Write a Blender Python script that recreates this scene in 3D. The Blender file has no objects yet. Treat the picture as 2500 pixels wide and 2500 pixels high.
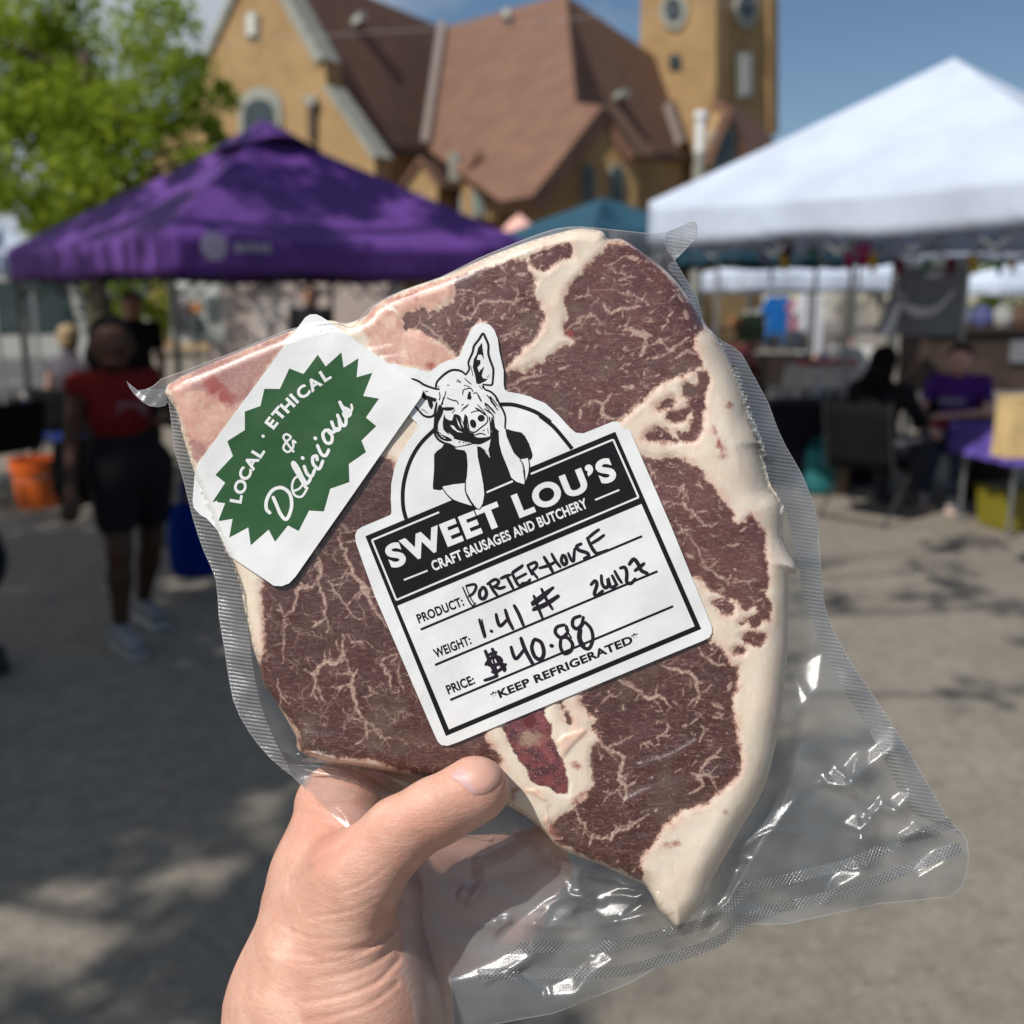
import bpy, bmesh, math, random
import numpy as np
from mathutils import Vector, Matrix
from mathutils.geometry import tessellate_polygon

R = math.radians
SC = bpy.context.scene
COL = SC.collection
rng = np.random.default_rng(7)
random.seed(7)

# ---------------------------------------------------------------- camera
CAMH = 1.65
TP = 0.208                       # tan of the downward pitch
PITCH = math.atan(TP)
PX = 2500.0                      # focal length in photograph pixels
D0 = 0.30                        # distance of the held pack, metres
S0 = D0 / PX                     # metres per photograph pixel at the pack
cam_d = bpy.data.cameras.new('camera')
cam = bpy.data.objects.new('camera', cam_d)
COL.objects.link(cam)
cam_d.sensor_width = 36.0
cam_d.lens = 36.0
cam_d.clip_start = 0.02
cam_d.clip_end = 900
cam.location = (0, 0, CAMH)
cam.rotation_euler = (math.pi / 2 - PITCH, 0, 0)
cam_d.dof.use_dof = True
cam_d.dof.focus_distance = 0.297
cam_d.dof.aperture_fstop = 11.0
SC.camera = cam

# ---------------------------------------------------------------- sky and sun
SUN = Vector((-0.46, -0.50, 0.77)).normalized()     # from the scene to the sun
SUN_EL = math.asin(SUN.z)
SUN_AZ = math.atan2(SUN.x, SUN.y)
world = bpy.data.worlds.new("World")
SC.world = world
world.use_nodes = True
wt = world.node_tree
wt.nodes.clear()
wout = wt.nodes.new('ShaderNodeOutputWorld')
wbg = wt.nodes.new('ShaderNodeBackground')
wbg.inputs['Strength'].default_value = 0.070
sky = wt.nodes.new('ShaderNodeTexSky')
sky.sky_type = 'NISHITA'
sky.sun_disc = False
sky.sun_elevation = SUN_EL
sky.sun_rotation = SUN_AZ
sky.air_density = 1.15
sky.dust_density = 0.2
sky.ozone_density = 5.5
wtc = wt.nodes.new('ShaderNodeTexCoord')
wmap = wt.nodes.new('ShaderNodeMapping')
wmap.inputs['Scale'].default_value = (1.0, 1.0, 2.6)
wmap.inputs['Location'].default_value = (0.35, 0.9, 0.1)
wn = wt.nodes.new('ShaderNodeTexNoise')
wn.inputs['Scale'].default_value = 1.35
wn.inputs['Detail'].default_value = 7
wn.inputs['Roughness'].default_value = 0.55
wr = wt.nodes.new('ShaderNodeValToRGB')
wr.color_ramp.elements[0].position = 0.53
wr.color_ramp.elements[1].position = 0.66
wmx = wt.nodes.new('ShaderNodeMixRGB')
wmx.inputs['Color2'].default_value = (6.6, 7.3, 8.2, 1)
wt.links.new(wtc.outputs['Generated'], wmap.inputs['Vector'])
wt.links.new(wmap.outputs[0], wn.inputs['Vector'])
wsx = wt.nodes.new('ShaderNodeSeparateXYZ')
wma = wt.nodes.new('ShaderNodeMath'); wma.operation = 'MULTIPLY_ADD'
wma.inputs[1].default_value = -.45
wma2 = wt.nodes.new('ShaderNodeMath'); wma2.operation = 'ADD'
wma2.inputs[1].default_value = .075
wt.links.new(wtc.outputs['Generated'], wsx.inputs[0])
wt.links.new(wsx.outputs[0], wma.inputs[0])
wt.links.new(wn.outputs['Fac'], wma.inputs[2])
wt.links.new(wma.outputs[0], wma2.inputs[0])
wt.links.new(wma2.outputs[0], wr.inputs['Fac'])
wt.links.new(wr.outputs['Color'], wmx.inputs['Fac'])
wt.links.new(sky.outputs[0], wmx.inputs['Color1'])
wt.links.new(wmx.outputs[0], wbg.inputs['Color'])
wt.links.new(wbg.outputs[0], wout.inputs['Surface'])

sun_d = bpy.data.lights.new('sun', 'SUN')
sun_d.energy = 4.4
sun_d.angle = R(0.53)
sun_d.color = (1.0, 0.955, 0.89)
sun = bpy.data.objects.new('sun', sun_d)
COL.objects.link(sun)
sun.rotation_euler = SUN.to_track_quat('Z', 'Y').to_euler()
sun.location = (-20, -20, 30)

SC.view_settings.view_transform = 'Standard'
SC.view_settings.look = 'None'
SC.view_settings.exposure = 0.0
SC.view_settings.gamma = 1.0
SC.view_settings.use_curve_mapping = False
SC.render.engine = 'CYCLES'
SC.cycles.use_denoising = True
SC.cycles.transparent_max_bounces = 24
SC.cycles.max_bounces = 8
SC.cycles.diffuse_bounces = 3
SC.cycles.glossy_bounces = 3
SC.cycles.transmission_bounces = 4
SC.cycles.caustics_reflective = False
SC.cycles.caustics_refractive = False
SC.cycles.sample_clamp_indirect = 4.0

# ---------------------------------------------------------------- coordinates
CF = np.array([0, math.cos(PITCH), -math.sin(PITCH)])
CU = np.array([0, math.sin(PITCH), math.cos(PITCH)])
CX = np.array([1.0, 0, 0])
CO = np.array([0, 0, CAMH])

def ray(x, y):
    x = np.asarray(x, float); y = np.asarray(y, float)
    return (CF + ((x - 1250) / PX)[..., None] * CX + ((1250 - y) / PX)[..., None] * CU)

def FG(P):
    """(u, v, w): photograph pixels across and down, and pixels of height towards the viewer -> metres"""
    P = np.asarray(P, float)
    return CO + ray(P[..., 0], P[..., 1]) * (D0 - P[..., 2] * S0)[..., None]

def at(x, y, Y):
    r = ray(x, y)
    return Vector(CO + r * (Y / r[1]))

def gnd(x, y):
    r = ray(x, y)
    return Vector(CO + r * (CAMH / -r[2]))

def lerp(a, b, t):
    return a + (b - a) * t

# ---------------------------------------------------------------- materials
MATS = {}
class NT:
    def __init__(s, name):
        s.m = bpy.data.materials.new(name); s.m.use_nodes = True
        s.t = s.m.node_tree; s.t.nodes.clear()
        s.out = s.t.nodes.new('ShaderNodeOutputMaterial')
    def n(s, typ, ins=None, **kw):
        nd = s.t.nodes.new('ShaderNode' + typ)
        for k, v in kw.items(): setattr(nd, k, v)
        for k, v in (ins or {}).items(): s.put(nd.inputs[k], v)
        return nd
    def put(s, sock, v):
        if isinstance(v, bpy.types.Node): v = v.outputs[0]
        if isinstance(v, bpy.types.NodeSocket): s.t.links.new(v, sock)
        else:
            if sock.type == 'RGBA' and hasattr(v, '__len__') and len(v) == 3: v = (*v, 1)
            sock.default_value = v
    def math(s, op, a, b=0.0, c=None, clamp=False):
        nd = s.t.nodes.new('ShaderNodeMath'); nd.operation = op; nd.use_clamp = clamp
        s.put(nd.inputs[0], a); s.put(nd.inputs[1], b)
        if c is not None: s.put(nd.inputs[2], c)
        return nd.outputs[0]
    def mix(s, f, a, b, bt='MIX'):
        nd = s.t.nodes.new('ShaderNodeMixRGB'); nd.blend_type = bt
        s.put(nd.inputs[0], f); s.put(nd.inputs[1], a); s.put(nd.inputs[2], b)
        return nd.outputs[0]
    def noise(s, vec, scale, detail=4, rough=.5, dist=0, out=0):
        nd = s.n('TexNoise', {'Scale': scale, 'Detail': detail, 'Roughness': rough, 'Distortion': dist})
        if vec is not None: s.put(nd.inputs['Vector'], vec)
        return nd.outputs[out]
    def ramp(s, f, lo, hi, a=0.0, b=1.0, smooth=True):
        nd = s.n('MapRange'); nd.interpolation_type = 'SMOOTHSTEP' if smooth else 'LINEAR'
        s.put(nd.inputs[0], f); s.put(nd.inputs[1], lo); s.put(nd.inputs[2], hi)
        s.put(nd.inputs[3], a); s.put(nd.inputs[4], b)
        return nd.outputs[0]
    def attr(s, name):
        return s.n('Attribute', attribute_name=name).outputs['Fac']
    def obj(s):
        return s.n('TexCoord').outputs['Object']
    def mapping(s, vec, scale=(1, 1, 1), rot=(0, 0, 0), loc=(0, 0, 0)):
        return s.n('Mapping', {'Vector': vec, 'Scale': scale, 'Rotation': rot, 'Location': loc}).outputs[0]
    def bump(s, h, strength=.3, dist=.01, nrm=None):
        nd = s.n('Bump', {'Height': h, 'Strength': strength, 'Distance': dist})
        if nrm is not None: s.put(nd.inputs['Normal'], nrm)
        return nd.outputs[0]
    def end(s, sh):
        s.put(s.out.inputs['Surface'], sh); return s.m

def mat(name, col, rough=.7, var=.12, scale=8, bump=.15, bscale=None, metal=0, spec=.5, dist=.004,
        emit=None, trans=0, col2=None):
    """plain material: colour broken up by noise, fine relief"""
    if name in MATS: return MATS[name]
    g = NT(name); v = g.obj()
    f = g.noise(v, scale, 5, .6)
    f = g.ramp(f, .3, .7)
    c1 = tuple(c * (1 - var) for c in col); c2 = col2 or tuple(min(1, c * (1 + var)) for c in col)
    c = g.mix(f, c1, c2)
    b = g.bump(g.noise(v, bscale or scale * 8, 4, .6), bump, dist)
    p = g.n('BsdfPrincipled', {'Base Color': c, 'Roughness': rough, 'Metallic': metal, 'Normal': b,
                              'Specular IOR Level': spec})
    if emit: p.inputs['Emission Color'].default_value = (*emit, 1); p.inputs['Emission Strength'].default_value = 1
    sh = p
    if trans:
        tl = g.n('BsdfTranslucent', {'Color': c, 'Normal': b})
        sh = g.n('MixShader', {0: trans, 1: p.outputs[0], 2: tl.outputs[0]})
    MATS[name] = g.end(sh)
    return MATS[name]

# ---------------------------------------------------------------- object helpers
def mesh_obj(name, verts, faces, m=None, parent=None, smooth=False, attrs=None, loc=None):
    me = bpy.data.meshes.new(name)
    verts = np.asarray(verts, float).reshape(-1, 3)
    if loc is not None: verts = verts - np.array(loc, float)
    if isinstance(faces, np.ndarray):
        k = faces.shape[1]; nf = len(faces)
        me.vertices.add(len(verts)); me.vertices.foreach_set('co', verts.ravel())
        me.loops.add(nf * k); me.loops.foreach_set('vertex_index', faces.ravel().astype(np.int32))
        me.polygons.add(nf)
        me.polygons.foreach_set('loop_start', np.arange(0, nf * k, k, dtype=np.int32))
        me.polygons.foreach_set('loop_total', np.full(nf, k, dtype=np.int32))
        me.update(calc_edges=True)
    else:
        me.from_pydata([tuple(v) for v in verts], [], [tuple(int(i) for i in f) for f in faces])
        me.update()
    if attrs:
        for k2, a in attrs.items():
            at_ = me.attributes.new(k2, 'FLOAT', 'POINT')
            at_.data.foreach_set('value', np.asarray(a, np.float32))
    me.polygons.foreach_set('use_smooth', np.full(len(me.polygons), bool(smooth)))
    if m: me.materials.append(m)
    o = bpy.data.objects.new(name, me)
    COL.objects.link(o)
    if loc is not None: o.location = loc
    if parent is not None: o.parent = parent
    return o

def tag(o, label=None, cat=None, group=None, kind=None):
    if label: o['label'] = label
    if cat: o['category'] = cat
    if group: o['group'] = group
    if kind: o['kind'] = kind
    return o

def thing(name, label, cat, loc=(0, 0, 0), group=None, rz=0):
    o = bpy.data.objects.new(name, None)
    COL.objects.link(o); o.location = loc; o.rotation_euler = (0, 0, rz)
    o.empty_display_size = .1
    return tag(o, label, cat, group)

class MB:
    """mesh collector; everything in the local space of the thing"""
    def __init__(s): s.v = []; s.f = []
    def add(s, v, f):
        n = len(s.v); s.v += [tuple(p) for p in v]; s.f += [tuple(i + n for i in q) for q in f]; return s
    def box(s, c, sz, rz=0, rx=0, ry=0, taper=1.0):
        hx, hy, hz = sz[0] / 2, sz[1] / 2, sz[2] / 2
        M = Matrix.Translation(c) @ Matrix.Rotation(rz, 4, 'Z') @ Matrix.Rotation(ry, 4, 'Y') @ Matrix.Rotation(rx, 4, 'X')
        pts = []
        for z in (-1, 1):
            t = taper if z > 0 else 1
            for x, y in ((-1, -1), (1, -1), (1, 1), (-1, 1)):
                pts.append(M @ Vector((x * hx * t, y * hy * t, z * hz)))
        return s.add(pts, [(3, 2, 1, 0), (4, 5, 6, 7), (0, 1, 5, 4), (1, 2, 6, 5), (2, 3, 7, 6), (3, 0, 4, 7)])
    def tube(s, pts, r, n=8, r2=None, caps=True):
        pts = [Vector(p) for p in pts]; k = len(pts); V = []; F = []
        rr = r if hasattr(r, '__len__') else [lerp(r, r2 if r2 is not None else r, i / (k - 1)) for i in range(k)]
        up = None
        for i, p in enumerate(pts):
            d = (pts[min(i + 1, k - 1)] - pts[max(i - 1, 0)]).normalized()
            a = d.orthogonal().normalized() if up is None else (up - d * up.dot(d)).normalized()
            up = a; b = d.cross(a)
            for j in range(n):
                t = 2 * math.pi * j / n
                V.append(p + (a * math.cos(t) + b * math.sin(t)) * rr[i])
        for i in range(k - 1):
            for j in range(n):
                F.append((i * n + j, i * n + (j + 1) % n, (i + 1) * n + (j + 1) % n, (i + 1) * n + j))
        if caps: F += [tuple(range(n - 1, -1, -1)), tuple((k - 1) * n + j for j in range(n))]
        return s.add(V, F)
    def lathe(s, prof, n=20, c=(0, 0, 0)):
        V = []; F = []
        for r, z in prof:
            for j in range(n):
                t = 2 * math.pi * j / n; V.append((c[0] + r * math.cos(t), c[1] + r * math.sin(t), c[2] + z))
        for i in range(len(prof) - 1):
            for j in range(n): F.append((i * n + j, i * n + (j + 1) % n, (i + 1) * n + (j + 1) % n, (i + 1) * n + j))
        return s.add(V, F)
    def prism(s, pts, off):
        """closed outline (3-D points) pushed along a vector"""
        pts = [Vector(p) for p in pts]; n = len(pts); off = Vector(off)
        tris = tessellate_polygon([pts])
        V = pts + [p + off for p in pts]
        F = [tuple(t) for t in tris] + [tuple(n + i for i in reversed(t)) for t in tris]
        F += [(i, i + n, (i + 1) % n + n, (i + 1) % n) for i in range(n)]
        return s.add(V, F)
    def sheet(s, fn, nu, nv):
        V = [fn(i / nu, j / nv) for j in range(nv + 1) for i in range(nu + 1)]
        F = [(j * (nu + 1) + i, j * (nu + 1) + i + 1, (j + 1) * (nu + 1) + i + 1, (j + 1) * (nu + 1) + i)
             for j in range(nv) for i in range(nu)]
        return s.add(V, F)
    def build(s, name, m, parent=None, smooth=False, bevel=0, solid=0, fix=True):
        me = bpy.data.meshes.new(name)
        me.from_pydata([tuple(v) for v in s.v], [], s.f); me.update()
        if fix:
            bm = bmesh.new(); bm.from_mesh(me); bmesh.ops.recalc_face_normals(bm, faces=bm.faces)
            bm.to_mesh(me); bm.free()
        me.materials.append(m)
        if smooth: me.polygons.foreach_set('use_smooth', np.ones(len(me.polygons), dtype=bool))
        o = bpy.data.objects.new(name, me); COL.objects.link(o)
        if parent is not None: o.parent = parent
        if bevel:
            b = o.modifiers.new('bevel', 'BEVEL'); b.width = bevel; b.segments = 2; b.limit_method = 'ANGLE'
        if solid:
            b = o.modifiers.new('solid', 'SOLIDIFY'); b.thickness = solid
        return o

def copy_thing(root, loc=None, rz=None, label=None):
    r = root.copy(); COL.objects.link(r)
    for ch in list(root.children):
        c = ch.copy(); COL.objects.link(c); c.parent = r
        for g in list(ch.children):
            d = g.copy(); COL.objects.link(d); d.parent = c
    if loc is not None: r.location = loc
    if rz is not None: r.rotation_euler = (0, 0, rz)
    if label: r['label'] = label
    return r

# ---------------------------------------------------------------- implicit bodies (smooth joined round cones)
def cone_sd(P, a, b, r1, r2):
    a = np.asarray(a, float); b = np.asarray(b, float); ab = b - a
    t = np.clip(((P - a) @ ab) / max(ab @ ab, 1e-12), 0, 1)
    return np.linalg.norm(P - a - t[..., None] * ab, axis=-1) - (r1 + (r2 - r1) * t)

def smin(a, b, k):
    h = np.clip(.5 + .5 * (b - a) / k, 0, 1)
    return b * (1 - h) + a * h - k * h * (1 - h)

def surf_net(F, o, h):
    """naive surface nets; returns vertices and quads"""
    S = F < 0
    nx, ny, nz = F.shape
    acc = np.zeros((nx - 1, ny - 1, nz - 1, 3)); cnt = np.zeros((nx - 1, ny - 1, nz - 1))
    for ax in range(3):
        for d1 in (0, 1):
            for d2 in (0, 1):
                o0 = [0, 0, 0]; oth = [a for a in range(3) if a != ax]
                o0[oth[0]] = d1; o0[oth[1]] = d2; o1 = list(o0); o1[ax] = 1
                sl = lambda q: tuple(slice(q[a], q[a] + F.shape[a] - 1) for a in range(3))
                A = F[sl(o0)]; B = F[sl(o1)]; m = (A < 0) != (B < 0)
                t = np.where(m, A / np.where(m, A - B, 1), 0)
                for a in range(3):
                    acc[..., a] += np.where(m, o0[a] + (t if a == ax else 0), 0)
                cnt += m
    act = cnt > 0
    idx = -np.ones(act.shape, int); idx[act] = np.arange(act.sum())
    ii = np.argwhere(act)
    V = (acc[act] / cnt[act][:, None] + ii) * h + np.asarray(o, float)
    Q = []
    for ax in range(3):
        A = S[tuple(slice(0, -1) if a == ax else slice(1, -1) for a in range(3))]
        B = S[tuple(slice(1, None) if a == ax else slice(1, -1) for a in range(3))]
        for flip, m in ((False, A & ~B), (True, ~A & B)):
            p = np.argwhere(m)
            for a in range(3):
                if a != ax: p[:, a] += 1
            u, w = [a for a in range(3) if a != ax]
            if ax == 1: u, w = w, u
            q = []
            for du, dw in ((1, 1), (0, 1), (0, 0), (1, 0)):
                c = p.copy(); c[:, u] -= du; c[:, w] -= dw
                q.append(idx[c[:, 0], c[:, 1], c[:, 2]])
            q = np.stack(q, 1)
            if flip: q = q[:, ::-1]
            Q.append(q)
    Q = np.concatenate(Q); Q = Q[(Q >= 0).all(1)]
    return V, Q

def blob(parts, h, k, pad=None, extra=None):
    """parts: list of (a, b, r1, r2) round cones"""
    pts = np.array([p for q in parts for p in q[:2]], float); rm = max(max(q[2:4]) for q in parts)
    lo = pts.min(0) - rm - 2 * h - k * .3; hi = pts.max(0) + rm + 2 * h + k * .3
    n = np.ceil((hi - lo) / h).astype(int) + 1
    g = np.stack(np.meshgrid(*[lo[a] + h * np.arange(n[a]) for a in range(3)], indexing='ij'), -1)
    F = None
    for q in parts:
        d = cone_sd(g, *q[:4])
        F = d if F is None else smin(F, d, k)
    if extra: F = extra(g, F)
    return surf_net(F, lo, h)

def body(name, parts, m, parent, h=.022, k=.05, extra=None, iters=1):
    V, Q = blob(parts, h, k, extra=extra)
    o = mesh_obj(name, V, Q, m, parent, smooth=True)
    return o

# ---------------------------------------------------------------- 2-D helpers
def poly_sd(P, poly):
    """signed distance, positive inside"""
    poly = np.asarray(poly, float); n = len(poly)
    d = np.full(len(P), 1e18); ins = np.zeros(len(P), bool)
    for i in range(n):
        a = poly[i]; b = poly[(i + 1) % n]; ab = b - a
        t = np.clip(((P - a) @ ab) / max(ab @ ab, 1e-9), 0, 1)
        q = P - a - t[:, None] * ab
        d = np.minimum(d, (q * q).sum(1))
        c = (a[1] > P[:, 1]) != (b[1] > P[:, 1])
        if a[1] != b[1]:
            ins ^= c & (P[:, 0] < (b[0] - a[0]) * (P[:, 1] - a[1]) / (b[1] - a[1]) + a[0])
    return np.where(ins, 1, -1) * np.sqrt(d)

def line_d(P, pts):
    pts = np.asarray(pts, float); d = np.full(len(P), 1e18)
    for a, b in zip(pts[:-1], pts[1:]):
        ab = b - a; t = np.clip(((P - a) @ ab) / max(ab @ ab, 1e-9), 0, 1)
        q = P - a - t[:, None] * ab; d = np.minimum(d, (q * q).sum(1))
    return np.sqrt(d)

def spline(pts, n=6, closed=False):
    """Catmull-Rom through the points"""
    p = np.asarray(pts, float); m = len(p); out = []
    for i in range(m if closed else m - 1):
        if closed: a, b, c, d = p[(i - 1) % m], p[i], p[(i + 1) % m], p[(i + 2) % m]
        else: a, b, c, d = p[max(i - 1, 0)], p[i], p[i + 1], p[min(i + 2, m - 1)]
        for j in range(n):
            t = j / n
            out.append(.5 * ((2 * b) + (c - a) * t + (2 * a - 5 * b + 4 * c - d) * t * t + (3 * b - a - 3 * c + d) * t ** 3))
    if not closed: out.append(p[-1])
    return np.array(out)

def zm(x0, y0, s):
    return lambda pts: [(x0 + s * x, y0 + s * y) for x, y in pts]
# ================================================================ SETTING
def m_ground():
    g = NT('asphalt'); v = g.obj()
    f = g.noise(v, .9, 5, .6)
    c = g.mix(g.ramp(f, .3, .7), (.165, .142, .112), (.250, .217, .172))
    c = g.mix(g.ramp(g.noise(v, 9, 5, .7), .40, .62, .0, .55), c, (.11, .098, .082)); c = g.mix(g.ramp(g.noise(v, 2.3, 5, .7, .6), .56, .70, .0, .5), c, (.095, .088, .078))
    c = g.mix(g.ramp(g.noise(v, 16, 4, .75), .50, .66, 0, .55), c, (.085, .075, .06)); c = g.mix(g.ramp(g.noise(v, 26, 3, .7), .58, .70, 0, .6), c, (.40, .36, .30))
    st = g.noise(v, 90, 3, .7)
    c = g.mix(g.ramp(st, .35, .75, 0, .55), c, (.36, .33, .29))
    c = g.mix(g.ramp(g.noise(v, 45, 3, .6), .58, .72, 0, .6), c, (.07, .065, .06))
    b = g.bump(st, .5, .004)
    return g.end(g.n('BsdfPrincipled', {'Base Color': c, 'Roughness': .92, 'Normal': b, 'Specular IOR Level': .25}))
GM = m_ground()
mb = MB(); mb.add([(-300, -120, 0), (300, -120, 0), (300, 500, 0), (-300, 500, 0)], [(0, 1, 2, 3)])
tag(mb.build('ground', GM), kind='structure')

def m_brick():
    g = NT('church_brick'); v = g.obj()
    f = g.noise(v, .7, 4, .6)
    c = g.mix(g.ramp(f, .3, .7), (.345, .215, .095), (.435, .285, .135))
    br = g.n('TexBrick', {'Vector': g.mapping(v, rot=(R(90), 0, 0)), 'Scale': 4.0, 'Mortar Size': .012, 'Color1': (1, 1, 1, 1), 'Color2': (.78, .78, .78, 1), 'Mortar': (.7, .68, .62, 1)})
    c = g.mix(1, c, br.outputs[0], 'MULTIPLY')
    return g.end(g.n('BsdfPrincipled', {'Base Color': c, 'Roughness': .9}))
def m_tiles():
    g = NT('roof_tiles'); v = g.obj()
    f = g.noise(v, 1.3, 5, .65)
    c = g.mix(g.ramp(f, .3, .7), (.145, .074, .047), (.200, .104, .066))
    w = g.n('TexWave', {'Vector': v, 'Scale': 1.6, 'Distortion': .4}, bands_direction='Z')
    c = g.mix(g.ramp(w.outputs[1], 0, .4, .25, 0), c, (.12, .05, .035))
    return g.end(g.n('BsdfPrincipled', {'Base Color': c, 'Roughness': .85}))
BRICK = m_brick(); TILE = m_tiles()
STONE = mat('pale_stone', (.27, .275, .24), .85, .15, 3)
DARKW = mat('window_glass', (.035, .05, .055), .25, .2, 2, spec=.6)
FLASH = mat('lead_flashing', (.20, .16, .14), .6)
LOUVRE = mat('window_louvre', (.55, .54, .50), .7)
EAVE = mat('eave_shadow_board', (.10, .07, .05), .8)  # dark tone with the shade under the eaves put in; downpipe shares it

class Pl:
    """plane through three pixel+distance points"""
    def __init__(s, a, b, c):
        a, b, c = [at(*q) for q in (a, b, c)]
        s.p = a; s.n = (b - a).cross(c - a).normalized()
        if s.n.dot(Vector(CO) - a) < 0: s.n.negate()
    def pt(s, x, y, off=0):
        r = Vector(ray(x, y)); o = Vector(CO)
        return o + r * ((s.p - o).dot(s.n) / r.dot(s.n)) + s.n * off
def vpl(a, b):
    """vertical plane through two pixel+distance points"""
    P = Pl.__new__(Pl); A = at(*a); B = at(*b); P.p = A
    n = (B - A).cross(Vector((0, 0, 1))); n.z = 0; P.n = n.normalized()
    if P.n.dot(Vector(CO) - A) < 0: P.n.negate()
    return P

church = thing('church', 'large tan brick church with red tiled roofs and square tower behind the market tents', 'church', at(1250, 730, 38))
church.location.z = 0
CHL = Vector(church.location)
def cpart(name, pts, thick, m, P, off=0, parent=None, base=None):
    """outline in pixels on plane P, pushed back by thick; base = True drops the first and last points to the ground"""
    q = [P.pt(x, y, off) for x, y in pts]
    if base:
        q = q + [Vector((q[-1].x, q[-1].y, 0)), Vector((q[0].x, q[0].y, 0))]
    q = [p - CHL for p in q]
    o = MB().prism(q, -P.n * thick).build(name, m, parent if parent else church)
    return o
def arch(cx, top, bot, hw, n=10):
    a = [(cx + hw * math.cos(math.pi - math.pi * i / n), top + hw - hw * math.sin(math.pi * i / n)) for i in range(n + 1)]
    return [(cx - hw, bot)] + a + [(cx + hw, bot)]
def oval(cx, cy, rx, ry, n=18):
    return [(cx + rx * math.cos(2 * math.pi * i / n), cy + ry * math.sin(2 * math.pi * i / n)) for i in range(n)]
def cwin(P, outer, inner, glass=DARKW, so=.10):
    w = cpart('window', outer, .3, STONE, P, so)
    cpart('pane', inner, .12, glass, P, so + .05, parent=w)
    return w

# tower
TL_ = vpl((1755, 300, 42), (1560, 300, 44.6)); TR_ = vpl((1755, 300, 42), (1888, 300, 44.5))
tw = [TL_.pt(1560, 200), TL_.pt(1755, 200), TR_.pt(1888, 200)]
t4 = tw[0] + (tw[2] - tw[1])
base = [Vector((p.x, p.y, 0)) - CHL for p in (tw[0], tw[1], tw[2], t4)]
tower = MB().prism(base, (0, 0, 24)).build('tower', BRICK, church)
cen = sum(base, Vector()) / 4
cap = [cen + (b - cen) * 1.08 + Vector((0, 0, 24)) for b in base]
tr_ = MB().prism(cap, (0, 0, .6)); tr_.build('parapet', STONE, tower)
MB().add([c + Vector((0, 0, .6)) for c in cap] + [cen + Vector((0, 0, 29))], [(0, 1, 4), (1, 2, 4), (2, 3, 4), (3, 0, 4)]).build('spire', TILE, tower)
cwin(TL_, oval(1648, 28, 33, 46), oval(1648, 24, 20, 29))
cwin(TR_, oval(1820, 26, 27, 46), oval(1817, 16, 17, 28))
cwin(TR_, [(1797, 128), (1835, 128), (1836, 240), (1799, 240)], [(1806, 134), (1827, 134), (1827, 232), (1807, 232)], LOUVRE)
cpart('window', arch(1650, 132, 172, 15), .3, DARKW, TL_, .05)
cpart('buttress', [(1742, -40), (1768, -40), (1768, 330), (1742, 330)], .25, BRICK, TR_, .12)
cpart('buttress', [(1872, -40), (1893, -40), (1893, 330), (1872, 330)], .25, BRICK, TR_, .14)

# transept gable on the left
GW = vpl((640, 200, 33), (915, 380, 30.7))
cpart('gable_wall', [(340, 420), (430, 300), (505, 165), (632, -120), (760, 95), (793, 150), (796, 205), (915, 385)], .7, BRICK, GW, base=True)
def coping(a, b, w, P, m=STONE, off=.12, name='coping'):
    d = Vector((b[0] - a[0], b[1] - a[1])).normalized(); n = Vector((d.y, -d.x)) * w / 2
    return cpart(name, [(a[0] + n.x, a[1] + n.y), (b[0] + n.x, b[1] + n.y), (b[0] - n.x, b[1] - n.y), (a[0] - n.x, a[1] - n.y)], .8, m, P, off)
coping((632, -125), (785, 150), 24, GW)
coping((628, -125), (490, 170), 14, GW)
coping((800, 212), (920, 385), 12, GW)
cwin(GW, arch(640, 212, 400, 52), arch(640, 243, 400, 37))
cwin(GW, arch(620, 28, 92, 15), arch(620, 34, 88, 10), LOUVRE)
cpart('downpipe', [(762, 250), (775, 250), (775, 345), (762, 345)], .3, EAVE, GW, .2)
cpart('finial', oval(768, 248, 14, 14), .3, STONE, GW, .24)

# roofs
MR = Pl((1085, 68, 42), (1382, -12, 37.6), (1040, 365, 33))
main_roof = cpart('roof', [(1085, 66), (1382, -14), (1407, 250), (1470, 260), (1300, 478), (1222, 492), (1040, 362)], .5, TILE, MR)
HR = Pl((1382, -12, 37.6), (1745, 240, 50), (1690, 385, 43))
cpart('roof', [(1382, -14), (1750, 240), (1770, 262), (1690, 383), (1550, 374), (1407, 252)], .5, TILE, HR, -.02)
XR = Pl((632, -120, 33), (1085, 66, 46), (915, 352, 33.4))
cpart('roof', [(660, -110), (1085, 66), (1042, 366), (912, 352), (796, 195), (700, -40)], .4, TILE, XR, -.05)
coping((1087, 66), (1046, 362), 17, MR, FLASH, .25, 'valley_flashing')
coping((1628, 255), (1660, 352), 16, HR, FLASH, .25, 'valley_flashing')
for x, y in ((870, 48), (1245, 48)):
    cpart('roof_vent', arch(x, y - 10, y + 14, 8), .4, STONE, XR if x < 1000 else MR, .3)
cpart('roof_vent', oval(1510, 238, 12, 12), .4, STONE, HR, .3)
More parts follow.
